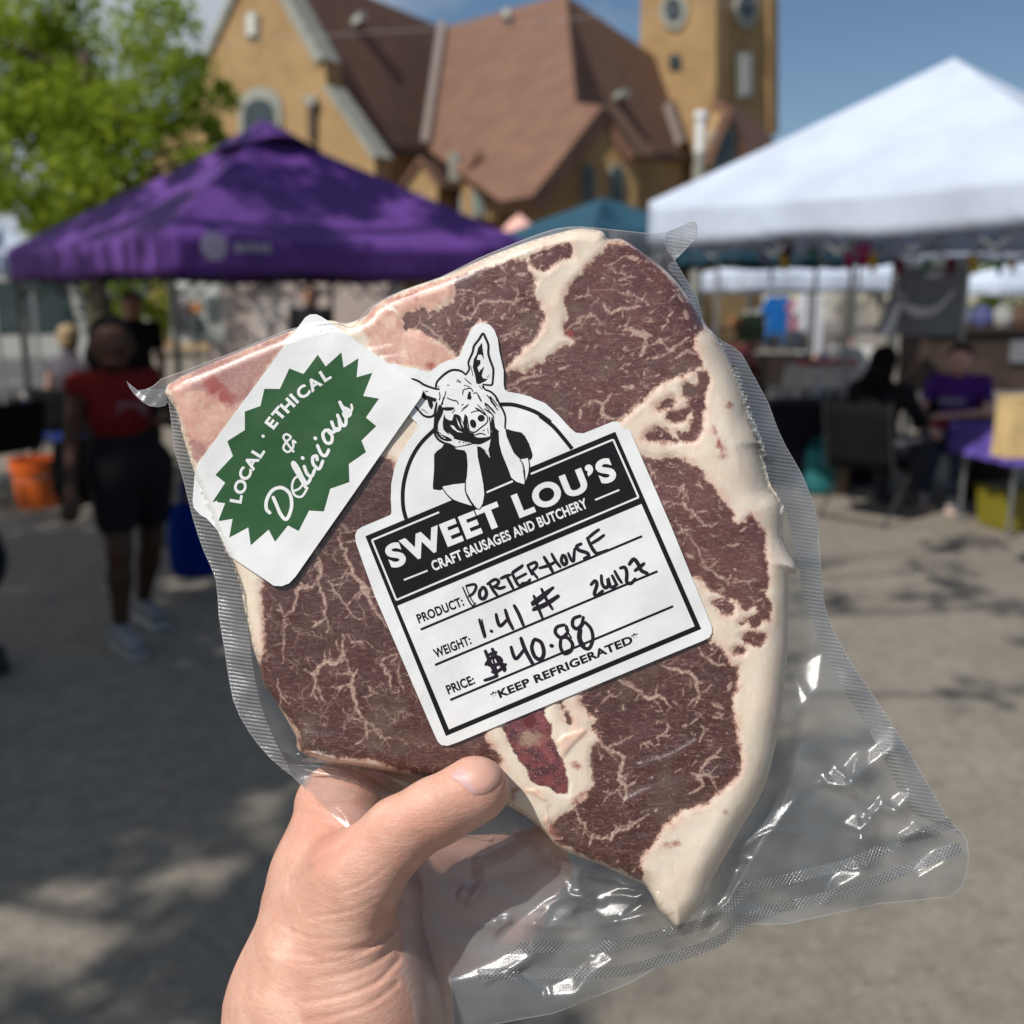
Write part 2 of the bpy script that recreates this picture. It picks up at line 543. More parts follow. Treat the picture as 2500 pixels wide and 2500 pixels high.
# walls below the eaves
EW = vpl((915, 380, 31.4), (1060, 380, 33.4))
cpart('wall', [(905, 356), (1075, 368)], .6, BRICK, EW, -.3, base=True)
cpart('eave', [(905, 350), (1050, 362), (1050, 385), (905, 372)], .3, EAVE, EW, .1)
p1 = MR.pt(1300, 478); p2 = MR.pt(1470, 262)
GV = Pl.__new__(Pl); GV.p = p1 - Vector((0, .15, 0)); nn = (p2 - p1).cross(Vector((0, 0, 1))); nn.z = 0
nn = (nn.normalized() + Vector((.55, -.9, 0))).normalized(); GV.n = nn
GV.p = at(1470, 262, 31.0); GV.n = Vector((.40, -.92, 0)).normalized()
cpart('gable_wall', [(1303, 478), (1470, 266), (1549, 372), (1556, 430)], .6, BRICK, GV, 0, base=True)
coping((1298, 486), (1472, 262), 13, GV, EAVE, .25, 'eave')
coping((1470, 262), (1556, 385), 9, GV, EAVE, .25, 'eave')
GR = Pl((1470, 262, 31.0), (1560, 376, 31.4), (1600, 300, 37))
cpart('roof', [(1470, 262), (1552, 378), (1600, 378), (1500, 250)], .3, TILE, GR, 0)
GL = Pl((1470, 262, 31.0), (1300, 480, 30.4), (1405, 252, 36.0))
cpart('roof', [(1471, 261), (1299, 480), (1225, 492), (1180, 440), (1398, 240)], .3, TILE, GL, 0)
for x in (1433, 1502):
    cwin(GV, arch(x, 402, 500, 17), arch(x, 408, 496, 11))
MW = vpl((1200, 500, 31.8), (1320, 500, 31.4))
cpart('wall', [(1180, 490), (1330, 486)], .5, BRICK, MW, 0, base=True)
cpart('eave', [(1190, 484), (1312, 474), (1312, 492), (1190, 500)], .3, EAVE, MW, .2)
RW = vpl((1540, 400, 33.5), (1720, 400, 36.5))
cpart('wall', [(1535, 376), (1735, 388)], .5, BRICK, RW, 0, base=True)
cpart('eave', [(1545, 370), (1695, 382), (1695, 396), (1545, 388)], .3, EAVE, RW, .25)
# small gabled dormers
def dormer(cx, top, hw, bot, Y, win=True, rad=0):
    P = vpl((cx - hw, bot, Y), (cx + hw, bot, Y - .25))
    s = (bot - top)
    o = cpart('dormer', [(cx - hw, bot), (cx - hw, top + hw * 1.35), (cx, top), (cx + hw, top + hw * 1.35), (cx + hw, bot)], 2.2, BRICK, P)
    rf = cpart('dormer_roof', [(cx - hw - 9, top + hw * 1.5), (cx, top - 12), (cx + hw + 9, top + hw * 1.5), (cx + hw + 9, top + hw * 1.5 + 12), (cx, top + 4), (cx - hw - 9, top + hw * 1.5 + 12)], 3.5, TILE, P, .12, parent=o)
    if win: cwin(P, arch(cx, top + 38, bot - 4, 15), arch(cx, top + 46, bot - 10, 9), mat('leaded_glass', (.16, .20, .17), .4))
dormer(1170, 378, 44, 535, 30.2)
dormer(1028, 392, 40, 520, 31.0, win=False)
for x in (1108, 1259):
    cpart('chimney', [(x - 13, 372), (x + 13, 372), (x + 13, 440), (x - 13, 440)], .8, STONE, vpl((x, 400, 30.8), (x + 40, 400, 30.8)))
# right hand gable by the tower
RG = vpl((1725, 420, 35.0), (1820, 420, 36.0))
cpart('gable_wall', [(1718, 400), (1768, 268), (1838, 400)], .5, BRICK, RG, 0, base=True)
cwin(RG, arch(1765, 312, 470, 27), arch(1765, 319, 470, 20))
RR = Pl((1768, 262, 35.4), (1850, 400, 36.2), (1905, 345, 41))
cpart('roof', [(1768, 260), (1845, 410), (1935, 410), (1860, 300), (1790, 250)], .3, TILE, RR, 0)
RQ = Pl((1768, 262, 35.2), (1712, 400, 34.9), (1740, 262, 40))
cpart('roof', [(1769, 260), (1712, 400), (1695, 385), (1745, 240)], .3, TILE, RQ, 0)
# flue
fl = at(1706, 430, 33.0)
chim = MB(); b0 = Vector((fl.x, fl.y, 0)) - CHL
ztop = at(1706, 272, 33.0).z; zm_ = at(1706, 372, 33).z
chim.tube([b0, b0 + Vector((0, 0, zm_))], .17, 10).build('flue', STONE, church)
MB().tube([b0 + Vector((0, 0, zm_)), b0 + Vector((0, 0, ztop - .25)), b0 + Vector((0, 0, ztop - .2)), b0 + Vector((0, 0, ztop))], [.16, .16, .22, .2], 10).build('flue', mat('galvanised_flue', (.72, .74, .74), .4, .08), church)

# utility wire crossing in front of the church
wa = [at(-300, 190, 20), at(400, 122, 20), at(700, 93, 20), at(1150, 64, 20), at(1600, 28, 20.5), at(2050, -22, 21), at(2600, -90, 22)]
cab = MB().tube([Vector(p) for p in spline([tuple(p) for p in wa], 6)], .006, 5).build('overhead_cable', mat('grey_cable', (.42, .40, .38), .6), fix=True)
tag(cab, 'thin grey overhead cable strung across in front of the church roof', 'cable')

# ---------------------------------------------------------------- trees
def m_leaf(name, a, b):
    g = NT(name)
    inf = g.n('ObjectInfo'); v = g.obj()
    f = g.noise(v, 1.4, 3, .6); f2 = g.noise(v, 19, 2, .5)
    c = g.mix(g.ramp(f, .35, .65), a, b)
    c = g.mix(g.ramp(f2, .3, .7, 0, .35), c, (b[0] * 1.35, b[1] * 1.25, b[2]))
    d = g.n('BsdfPrincipled', {'Base Color': c, 'Roughness': .55, 'Specular IOR Level': .3})
    t = g.n('BsdfTranslucent', {'Color': g.mix(.5, c, (.42, .55, .06))})
    return g.end(g.n('MixShader', {0: .42, 1: d.outputs[0], 2: t.outputs[0]}))
LEAF = m_leaf('spring_leaves', (.12, .20, .014), (.26, .34, .020))
LEAF2 = m_leaf('shade_tree_leaves', (.05, .09, .015), (.09, .14, .02))
BARK = mat('tree_bark', (.10, .075, .05), .95, .3, 6, .6)

def leaves(name, centers, radii, counts, size, m, parent, loc, seed=1):
    r = np.random.default_rng(seed); V = []; 
    for c, rad, n in zip(centers, radii, counts):
        d = r.normal(size=(n, 3)); d /= np.linalg.norm(d, axis=1)[:, None]
        q = np.array(c) + d * (r.random((n, 1)) ** .45) * np.array(rad) * (1 + .22 * np.sin(d[:, :1] * 9 + d[:, 1:2] * 7))
        V.append(q)
    P = np.concatenate(V); n = len(P)
    a = r.normal(size=(n, 3)); a /= np.linalg.norm(a, axis=1)[:, None]
    b = np.cross(a, r.normal(size=(n, 3))); b /= np.linalg.norm(b, axis=1)[:, None]
    s = size * (.6 + .8 * r.random((n, 1)))
    q = np.stack([P - a * s, P - b * s * .55, P + a * s, P + b * s * .55], 1).reshape(-1, 3)
    f = np.arange(4 * n).reshape(-1, 4)
    return mesh_obj(name, q - np.array(loc), f, m, parent)

def clumps(c, rad, n, seed, sub=.34, squash=.8):
    r = np.random.default_rng(seed); out = []
    for i in range(n):
        d = r.normal(size=3); d /= np.linalg.norm(d); q = np.array(c) + d * (r.random() ** .4) * np.array(rad)
        k = sub * (.6 + .8 * r.random()) * min(rad); out.append((tuple(q), (k, k, k * squash)))
    return out

def limbs(mb, base, tip, rad, targets, seed):
    r = random.Random(seed); base = Vector(base); tip = Vector(tip)
    mid = base.lerp(tip, .5) + Vector((r.uniform(-.15, .15), r.uniform(-.15, .15), 0))
    mb.tube([base - Vector((0, 0, .1)), base + Vector((0, 0, .4)), mid, tip], [rad * 1.35, rad, rad * .8, rad * .45], 10)
    for t in targets:
        t = Vector(t); s = base.lerp(tip, r.uniform(.55, .98)); m = s.lerp(t, .5) + Vector((0, 0, .15))
        mb.tube([s, m, t], [rad * .36, rad * .2, rad * .05], 6)

# tree at the left behind the purple canopy
tb = at(255, 700, 14.5); tb.z = 0
tc = at(215, 240, 14.5)
tree1 = thing('tree', 'tall leafy tree with bright spring green crown left of the church', 'tree', tb)
cl = clumps(tc, (2.15, 1.7, 1.9), 34, 5, .36) + clumps(at(40, 420, 14), (1.1, 1, .8), 12, 6, .5) + clumps(at(120, 60, 14.5), (1.3, 1.2, .9), 14, 9, .45) + clumps(at(-150, 200, 15), (1.2, 1.2, 1.8), 12, 19, .45) + clumps(at(430, 200, 14.2), (.55, .6, 1.0), 9, 12, .5) + clumps(at(520, 300, 14), (.45, .4, .7), 7, 21, .45)
leaves('crown', [c for c, _ in cl], [r for _, r in cl], [int(330 * (r[0] / .6) ** 2) + 40 for _, r in cl], .055, LEAF, tree1, tuple(tb), 3)
mb = MB(); limbs(mb, (0, 0, 0), Vector(tc) - tb + Vector((0, 0, .6)), .17, [Vector(c) - tb for c, _ in cl[::3]], 4)
mb.build('trunk', BARK, tree1, smooth=True)

# broad tree beside and above the photographer: its shade dapples the paving and the purple canopy
sb = Vector((-8.2, 1.2, 0))
tree2 = thing('shade_tree', 'broad tree behind the photographer whose leaves dapple the paving with shade', 'tree', sb)
cl = (clumps((-6.0, -.4, 6.6), (3.4, 3.5, 1.2), 190, 31, .29) + clumps((-4.9, 5.7, 7.3), (2.7, 2.6, .9), 74, 32, .30)
      + clumps((-7.6, 4.0, 6.5), (2.4, 2.2, 1.2), 30, 33, .30) + clumps((-2.2, 1.2, 7.0), (1.9, 1.5, .7), 10, 34, .34)
      + clumps((-1.2, .6, 7.2), (2.3, 1.9, .6), 9, 35, .36))
keep = []
for c, r_ in cl:
    # the leaves stay clear of the sun's path to the hand
    p = Vector(c) - Vector((0, .3, 1.6)); d = (p - SUN * p.dot(SUN)).length
    if d > r_[0] * 1.5 + .35: keep.append((c, r_))
cl = keep
leaves('crown', [c for c, _ in cl], [r for _, r in cl], [int((int(520 * (r[0] / .6) ** 2) + 30) * (1 if c[0] < -3.3 else .30)) for c, r in cl], .066, LEAF2, tree2, tuple(sb), 8)
mb = MB(); limbs(mb, (0, 0, 0), (1.2, .3, 6.0), .24, [Vector(c) - sb for c, _ in cl[::4]], 14)
mb.build('trunk', BARK, tree2, smooth=True)

# greenery far off at the sides
for i, (px, py, Y, w, h, lab) in enumerate(((2560, 690, 30, 3.2, 2.6, 'dark leafy tree far behind the hanging shirts at the right edge'),
                                            (-60, 690, 34, 4.5, 3.0, 'dark bushy tree far behind the grey van at the left edge'),
                                            (300, 690, 30, 3.0, 2.0, 'low green tree seen under the purple canopy beyond the grey van'))):
    b = at(px, py, Y); b.z = 0
    t = thing('tree', lab, 'tree', b)
    cl = clumps((b.x, b.y, h * 1.1), (w, 1.5, h * .75), 22, 50 + i, .5)
    leaves('crown', [c for c, _ in cl], [r for _, r in cl], [260] * len(cl), .11, LEAF, t, tuple(b), 60 + i)
    mb = MB(); limbs(mb, (0, 0, 0), (0, 0, h * 1.2), .15, [Vector(c) - b for c, _ in cl[::4]], 6); mb.build('trunk', BARK, t, smooth=True)

# ---------------------------------------------------------------- canopies
def fabric(name, col, trans=.25, rough=.75):
    if name in MATS: return MATS[name]
    g = NT(name); v = g.obj()
    c = g.mix(g.ramp(g.noise(v, 2.0, 4, .6), .3, .7), tuple(x * .93 for x in col), tuple(min(1, x * 1.06) for x in col))
    b = g.bump(g.noise(v, 1.7, 3, .5, 1.5), .35, .08)
    p = g.n('BsdfPrincipled', {'Base Color': c, 'Roughness': rough, 'Normal': b, 'Specular IOR Level': .3})
    t = g.n('BsdfTranslucent', {'Color': c})
    MATS[name] = g.end(g.n('MixShader', {0: trans, 1: p.outputs[0], 2: t.outputs[0]}))
    return MATS[name]
STEEL = mat('grey_steel', (.30, .31, .32), .4, .05, metal=.7)
BLACKST = mat('black_steel', (.03, .03, .03), .45, .1)

def canopy(name, label, cs, ze, zb, za, fm, legm=STEEL, truss=True, group=None, sag=.05, leg=True, seed=1, ruffle=.02):
    cs = [Vector((c[0], c[1], 0)) for c in cs]
    cen = sum(cs, Vector()) / 4
    T = thing(name, label, 'canopy tent', cen, group)
    L = [c - cen for c in cs]
    A = Vector((0, 0, za)); r = random.Random(seed)
    mb = MB()
    for i in range(4):
        a, b = L[i], L[(i + 1) % 4]
        ph = r.uniform(0, 6)
        def fn(s, t, a=a, b=b, ph=ph):
            e = a.lerp(b, s) + Vector((0, 0, ze))
            e.z -= sag * .8 * math.sin(math.pi * s)
            p = e.lerp(A, t)
            p.z -= sag * math.sin(math.pi * s) * math.sin(math.pi * t) * 1.6
            p.z += .008 * math.sin(7 * s + ph) * math.sin(math.pi * t)
            return p
        mb.sheet(fn, 14, 10)
    roof = mb.build('roof', fm, T, smooth=False, solid=.004)
    for i in range(4):
        a, b = L[i], L[(i + 1) % 4]; out = ((a + b) / 2).normalized(); ph = r.uniform(0, 6)
        def fv(s, t, a=a, b=b, out=out, ph=ph):
            p = a.lerp(b, s) + out * (.012 + ruffle * t * math.sin(s * 19 + ph) * math.sin(math.pi * s) ** .5)
            p.z = lerp(ze - sag * .8 * math.sin(math.pi * s) * (1 - .6 * t), zb + .012 * math.sin(s * 13 + ph), t)
            return p
        MB().sheet(fv, 30, 4).build('valance', fm, T, smooth=True, solid=.003)
    for a in L:
        q = a * .975
        if leg:
            lb = MB().box((q.x, q.y, (ze - .03) / 2), (.035, .035, ze - .03)).build('leg', legm, T)
            MB().box((q.x, q.y, .01), (.09, .09, .02)).build('foot', legm, lb)
    if truss:
        for i in range(4):
            a, b = L[i] * .97, L[(i + 1) % 4] * .97; n = 6; mb = MB()
            for k in range(n):
                p, q = a.lerp(b, k / n), a.lerp(b, (k + 1) / n)
                h0, h1 = (ze - .08, ze - .42) if k % 2 else (ze - .42, ze - .08)
                mb.tube([p + Vector((0, 0, h0)), q + Vector((0, 0, h1))], .011, 5)
                mb.tube([p + Vector((0, 0, h1)), q + Vector((0, 0, h0))], .011, 5)
            mb.build('truss', legm, T)
    mb = MB(); mb.tube([(0, 0, ze - .35), (0, 0, za - .02)], .018, 6).build('mast', legm, T)
    return T, L, cen
def square(N, th, S):
    c, s = math.cos(th), math.sin(th)
    return [(N[0], N[1]), (N[0] + S * c, N[1] + S * s), (N[0] + S * (c - s), N[1] + S * (s + c)), (N[0] - S * s, N[1] + S * c)]
PURPLE = fabric('purple_canopy_fabric', (.125, .045, .255), .12)
WHITE = fabric('white_canopy_fabric', (.66, .73, .86), .30)
TEAL = fabric('teal_canopy_fabric', (.022, .080, .125), .12)

sq = square((-2.2, 6.74), .73, 3.264)
P_T, PL_, pc = canopy('purple_canopy_tent', 'large purple pop-up canopy with vented peak and dark valance', sq, 2.076, 1.807, 3.05, PURPLE, BLACKST, seed=3, ruffle=.006)
mb = MB()                                  # vent cap over the peak
for i in range(4):
    a, b = PL_[i] * .21, PL_[(i + 1) % 4] * .21
    def fc(s, t, a=a, b=b, i=i):
        lift = .09 if i == 0 else .01
        e = a.lerp(b, s); e.z = 2.865 + lift * math.sin(math.pi * s) * 1.0
        return e.lerp(Vector((0, 0, 3.125)), t)
    mb.sheet(fc, 10, 4)
mb.build('vent_cap', PURPLE, P_T, solid=.004)
# emblem and blurred lettering on the front valance
LOGO = mat('pale_print', (.40, .38, .46), .8)
a, b = PL_[0], PL_[1]; d = (b - a).normalized(); nrm = Vector((d.y, -d.x, 0)).normalized()
def onval(s, z, off=.045): return a + d * s + nrm * off + Vector((0, 0, z))
mb = MB()
for z in (2.065, 2.035, 2.005, 1.975, 1.945, 1.915):
    hw = math.sqrt(max(.092 ** 2 - (z - 1.99) ** 2, 0)); s0 = .30
    mb.prism([onval(s0 - hw, z - .011), onval(s0 + hw, z - .011), onval(s0 + hw, z + .011), onval(s0 - hw, z + .011)], nrm * .004)
mb.build('emblem', LOGO, P_T)
mb = MB()
for k, s in enumerate((.47, .525, .58, .635, .69)):
    mb.prism([onval(s - .018, 1.955), onval(s + .018, 1.955), onval(s + .018, 2.02), onval(s - .018, 2.02)], nrm * .004)
mb.build('lettering', LOGO, P_T)

wq = square((3.144, 5.727), .766, 3.05)
W_T, WL_, wc = canopy('white_canopy_tent', 'tall white pop-up canopy with a pointed peak nearest at the right', wq, 2.36, 2.04, 3.35, WHITE, STEEL, seed=5)

def simple_tent(name, lab, px, Y, apex_y, eave_y, bot_y, hwpx, fm, th=0.1, seed=1, truss=False):
    c = at(px, 730, Y); hw = hwpx / PX * Y
    za = at(px, apex_y, Y).z; ze = at(px, eave_y, Y - hw * .8).z; zb = at(px, bot_y, Y - hw * .8).z
    S = hw * 2 / (abs(math.cos(th)) + abs(math.sin(th)))
    ct, st = math.cos(th), math.sin(th); h = S / 2
    cs = [(c.x + x * h * ct - y * h * st, c.y + x * h * st + y * h * ct) for x, y in ((-1, -1), (1, -1), (1, 1), (-1, 1))]
    return canopy(name, lab, cs, ze, zb, za, fm, STEEL, truss, seed=seed)
simple_tent('teal_canopy_tent', 'dark teal pop-up canopy between the church and the white canopy', 1470, 11.5, 483, 555, 610, 230, TEAL, R(35), 7)
simple_tent('teal_canopy_tent', 'dark teal canopy whose valance shows below the tall white canopy', 1880, 11.0, 520, 598, 645, 235, TEAL, R(8), 8)
simple_tent('white_canopy_tent', 'low white canopy with long front valance over the shirt stall', 1965, 17.5, 600, 660, 712, 225, WHITE, R(5), 9)
simple_tent('white_canopy_tent', 'white canopy seen beyond the hanging flags at the right', 2330, 12.5, 520, 592, 632, 200, WHITE, R(15), 10)
simple_tent('white_canopy_tent', 'white canopy farthest right behind the grey banner', 2480, 19, 640, 690, 722, 150, WHITE, R(10), 12)
simple_tent('white_canopy_tent', 'white canopy at the left edge below the leafy tree', 22, 12.5, 545, 610, 668, 62, WHITE, R(40), 11)
simple_tent('white_canopy_tent', 'white canopy farthest back under the purple canopy', 620, 16, 665, 680, 704, 125, WHITE, R(4), 13)
# small pink parasol top
pk = at(1268, 560, 20); zt = at(1268, 524, 20).z; ze = at(1268, 560, 20).z
T = thing('parasol', 'small pale pink parasol between the purple and the teal canopies', 'parasol', (pk.x, pk.y, 0))
MB().lathe([(.32, ze - .05), (.31, ze), (.2, ze + (zt - ze) * .5), (.02, zt), (0, zt + .03)], 12).build('canopy', mat('pink_cloth', (.75, .42, .36), .8), T, solid=.003)
MB().tube([(0, 0, 0), (0, 0, zt - .02)], .02, 6).build('pole', STEEL, T)
# ================================================================ PEOPLE
SKD = mat('dark_brown_skin', (.060, .027, .017), .6, .1, spec=.25)
SKL = mat('light_skin', (.58, .33, .25), .5, .08)
SKM = mat('tanned_skin', (.36, .18, .12), .5, .08)
HBL = mat('black_hair', (.006, .005, .005), .85, .2, 30, spec=.1)
HBR = mat('brown_hair', (.06, .035, .02), .5, .2, 30)
HBG = mat('fair_hair', (.30, .21, .11), .6, .2, 30)
def cloth(n, c): return mat(n, c, .9, .15, 6, .3, spec=.12)

def hand_cones(w, d, up, s=1.0):
    w = Vector(w); d = Vector(d).normalized(); up = Vector(up).normalized(); sd = d.cross(up).normalized()
    P = [(w, w + d * .075 * s, .024 * s, .030 * s)]
    for i, l in enumerate((.065, .078, .074, .058)):
        a = w + d * .075 * s + sd * (i - 1.5) * .019 * s; m = a + d * l * .5 * s
        P.append((a, m, .010 * s, .009 * s)); P.append((m, m + (d * .8 - up * .5) * l * .5 * s, .009 * s, .007 * s))
    a = w + d * .025 * s - sd * .025 * s
    P.append((a, a + (d * .6 - sd * .7) * .055 * s, .013 * s, .009 * s))
    return P

def person(label, loc, rz, J, skin, hair, wear, group=None, shoes=None, hairlen=0, face=True, s=1.0, name='person'):
    """J: joint positions, local; forward is +y"""
    T = thing(name, label, 'person', loc, group, rz)
    j = {k: np.array(v, float) * s for k, v in J.items()}
    hd, nk, ch, pv = j['head'], j['neck'], j['chest'], j['pelvis']
    face_d = j.get('look', np.array([0, 1.0, 0])); face_d = face_d / np.linalg.norm(face_d)
    right = np.cross(face_d, [0, 0, 1.0]); right /= np.linalg.norm(right)
    B = [(hd + [0, 0, .03], hd + face_d * .012 + [0, 0, -.055], .092 * s, .068 * s),
         (hd + face_d * .085 + [0, 0, .0], hd + face_d * .1 + [0, 0, -.02], .013 * s, .016 * s),
         (hd + right * .085, hd + right * .088 + [0, 0, -.03], .014 * s, .012 * s),
         (hd - right * .085, hd - right * .088 + [0, 0, -.03], .014 * s, .012 * s),
         (nk, hd + [0, 0, -.05], .052 * s, .05 * s)]
    tor = [(nk + [0, 0, -.02], ch, .07 * s, .13 * s), (ch, pv + [0, 0, .1], .125 * s, .115 * s), (pv + [0, 0, .1], pv, .12 * s, .135 * s)]
    arms = []; legs = []; sl = []
    for q in 'LR':
        sh, el, wr, hp, kn, an = (j[k + q] for k in ('sh', 'el', 'wr', 'hip', 'kn', 'an'))
        tor.append((ch + [0, 0, .06], sh, .085 * s, .052 * s))
        tor.append((pv, hp, .12 * s, .10 * s))
        arms += [(sh, el, .050 * s, .038 * s), (el, wr, .038 * s, .025 * s)]
        sl += [(sh, sh + (el - sh) * .55, .064 * s, .058 * s)]
        dd = wr - el; dd /= np.linalg.norm(dd)
        arms += [(np.array(a), np.array(b), r1, r2) for a, b, r1, r2 in hand_cones(wr, dd, (0.1, .2, 1) if abs(dd[2]) < .8 else (0, 1, 0), s)]
        legs += [(hp, kn, .095 * s, .058 * s), (kn, kn + (an - kn) * .35, .055 * s, .058 * s), (kn + (an - kn) * .35, an, .056 * s, .035 * s)]
        t = j.get('toe' + q, an + np.array([0, .17, -.05])); legs.append((an + [0, 0, -.02], t, .036 * s, .028 * s))
    body('body', B + tor + arms + legs, skin, T, h=.015, k=.028)
    inf = lambda P, d: [(a, b, r1 + d, r2 + d) for a, b, r1, r2 in P]
    for w in wear:
        kind, m = w[0], w[1]
        if kind == 'shirt': P = inf(tor, .018) + sl
        elif kind == 'tank': P = inf(tor, .016)
        elif kind == 'long': P = inf(tor, .022) + inf([a for a in arms if a[2] >= .025 * s and np.linalg.norm(a[0] - a[1]) > .15], .018)
        elif kind == 'trousers': P = inf(tor[2:3], .02) + inf([l for l in legs if l[3] > .03 * s], .022) + inf([t for t in tor if t[2] >= .12 * s and t[3] <= .101 * s], .02)
        elif kind == 'shorts':
            P = inf(tor[2:3], .038) + [(pv + [0, 0, .06], pv, .155 * s, .165 * s)] + [(a, a + (b - a) * .62, r1 + .028, r2 + .038) for a, b, r1, r2 in legs if r1 >= .09 * s]
        elif kind == 'skirt':
            P = inf(tor[2:3], .03) + [(pv, (j['knL'] + j['knR']) / 2 + [0, 0, .05], .16 * s, .22 * s)] + inf([l for l in legs if l[2] >= .09 * s], .03)
        body(w[2] if len(w) > 2 else kind, P, m, T, h=.017, k=.04)
    hp_ = [(hd + [0, 0, .045] - face_d * .022, hd - face_d * .035 + [0, 0, -.02], .100 * s, .085 * s)]
    if hairlen: hp_ += [(hd - face_d * .04, hd - face_d * .11 + [0, 0, -hairlen * .6], .095 * s, .10 * s), (hd - face_d * .11 + [0, 0, -hairlen * .6], hd - face_d * .13 + [0, 0, -hairlen], .125 * s, .08 * s)]
    body('hair', hp_, hair, T, h=.015, k=.03)
    if face:
        for sg in (-1, 1):
            e = hd + face_d * .087 + right * .033 * sg + [0, 0, .018]
            MB().lathe([(0, -.008), (.012, -.004), (.013, 0), (.012, .004), (0, .008)], 8, tuple(e)).build('eye', mat('eye', (.10, .09, .08), .4), T, smooth=True)
        e = hd + face_d * .082 + [0, 0, -.058]
        MB().box(tuple(e), (.045, .012, .012)).build('mouth', mat('lips', (.30, .10, .09), .5), T)
    if shoes:
        for q in 'LR':
            an = j['an' + q]; t = j.get('toe' + q, an + np.array([0, .17, -.05]))
            o = body('shoe', [(an + [0, 0, -.03], t + [0, 0, -.005], .05, .042), (an + [0, 0, .0], an + [0, 0, -.03], .048, .05)], shoes[0], T, h=.013, k=.02)
            mid = (an + t) / 2; dd = Vector(t - an); zz = min(an[2], t[2]) - .05
            MB().box((mid[0], mid[1], zz), (.09, .27, .03), rz=math.atan2(-dd.x, dd.y)).build('sole', shoes[1], T, bevel=.01)
    return T

STAND = dict(head=(0, .01, 1.50), neck=(0, 0, 1.36), chest=(0, 0, 1.20), pelvis=(0, 0, .90),
             shL=(-.17, 0, 1.31), elL=(-.22, .02, 1.04), wrL=(-.22, .12, .82), shR=(.17, 0, 1.31), elR=(.22, .02, 1.04), wrR=(.22, .12, .82),
             hipL=(-.09, 0, .86), knL=(-.10, .02, .47), anL=(-.10, -.02, .09), hipR=(.09, 0, .86), knR=(.10, .02, .47), anR=(.10, -.02, .09))
SIT = dict(head=(0, .05, 1.17), neck=(0, .02, 1.02), chest=(0, .0, .86), pelvis=(0, 0, .55),
           shL=(-.18, 0, .97), elL=(-.25, .08, .72), wrL=(-.16, .30, .66), shR=(.18, 0, .97), elR=(.25, .08, .72), wrR=(.16, .30, .66),
           hipL=(-.09, .04, .52), knL=(-.12, .43, .53), anL=(-.12, .45, .10), hipR=(.09, .04, .52), knR=(.12, .43, .53), anR=(.12, .45, .10))
def J(base, **kw): d = dict(base); d.update(kw); return d

# woman in red at the left
p = gnd(350, 1555)
ps = J(STAND, head=(.09, .12, 1.44), neck=(.07, .06, 1.31), chest=(.05, .03, 1.16), shL=(-.10, .03, 1.26), shR=(.22, .03, 1.26), pelvis=(.02, 0, .88), elL=(-.25, .10, 1.06), wrL=(-.08, .30, 1.10), elR=(.27, .03, 1.02), wrR=(.34, .16, .80),
       knR=(.12, .10, .48), anR=(.13, .06, .09), knL=(-.10, -.05, .48), anL=(-.13, -.30, .10), look=(.35, .9, 0))
w1 = person('dark-haired woman standing in red top, black shorts and grey and white sneakers', (p.x, p.y, 0), R(222), ps, SKD, HBL,
       [('tank', cloth('red_jersey', (.16, .012, .012)), 'top'), ('shorts', cloth('black_cotton', (.012, .012, .014)), 'shorts')],
       shoes=(mat('grey_white_sneaker', (.22, .22, .23), .7), mat('white_rubber', (.5, .5, .48), .5)), hairlen=.10)
MB().prism([(-.04, .155, 1.12), (.11, .155, 1.13), (.10, .17, 1.19), (-.02, .17, 1.18)], (0, .012, 0)).build('chest_print', mat('faded_print', (.20, .10, .11), .8), w1)
# bags beside her
def bag(name, label, c, sz, m, rz=0, strap=.25, slump=.8):
    T = thing(name, label, 'bag', (c[0], c[1], c[2]), rz=rz); w, d, h = sz
    mb = MB()
    def ring(z, k, jit): return [(x * w / 2 * k + jit * math.sin(i * 2.1), y * d / 2 * k + jit * math.cos(i * 1.7), z) for i, (x, y) in enumerate(((-1, -.6), (-.6, -1), (.0, -1.1), (.6, -1), (1, -.6), (1, .6), (.6, 1), (0, 1.1), (-.6, 1), (-1, .6)))]
    rs = [ring(0, slump, .005), ring(h * .15, 1.0, .01), ring(h * .5, 1.05, .015), ring(h * .85, .95, .01), ring(h, .9, .012)]
    V = [q for r_ in rs for q in r_]; n = 10; F = [(i * n + j_, i * n + (j_ + 1) % n, (i + 1) * n + (j_ + 1) % n, (i + 1) * n + j_) for i in range(4) for j_ in range(n)] + [tuple(range(n))]
    mb.add(V, F); mb.build('pouch', m, T, smooth=True, solid=.004)
    if strap:
        for sg in (-1, 1):
            MB().tube([Vector(q) for q in spline([(-w * .25, sg * d * .45, h * .9), (-w * .15, sg * d * .3, h + strap * .8), (0, sg * d * .1, h + strap), (w * .15, sg * d * .3, h + strap * .8), (w * .25, sg * d * .45, h * .9)], 4)], .010, 6).build('handle', m, T, smooth=True)
    return T
b = gnd(470, 1465)
bag('tote_bag', 'large bright blue shopping bag hanging beside the woman in red', (b.x, b.y + .1, .12), (.27, .16, .40), cloth('blue_tarpaulin', (.004, .022, .20)), R(15), .18)
b = gnd(400, 1330)
bag('tote_bag', 'pale grey plastic bag just behind the bright blue shopping bag', (b.x, b.y, .0), (.12, .12, .42), cloth('grey_plastic', (.34, .34, .36)), R(40), .1)
b = gnd(170, 1290)
bag('shoulder_bag', 'black bag hanging low at the left hip of the woman in red', (at(215, 1200, 4.9).x, 4.95, at(215, 1225, 4.95).z), (.34, .18, .30), cloth('black_nylon', (.012, .012, .014)), 0, .22)

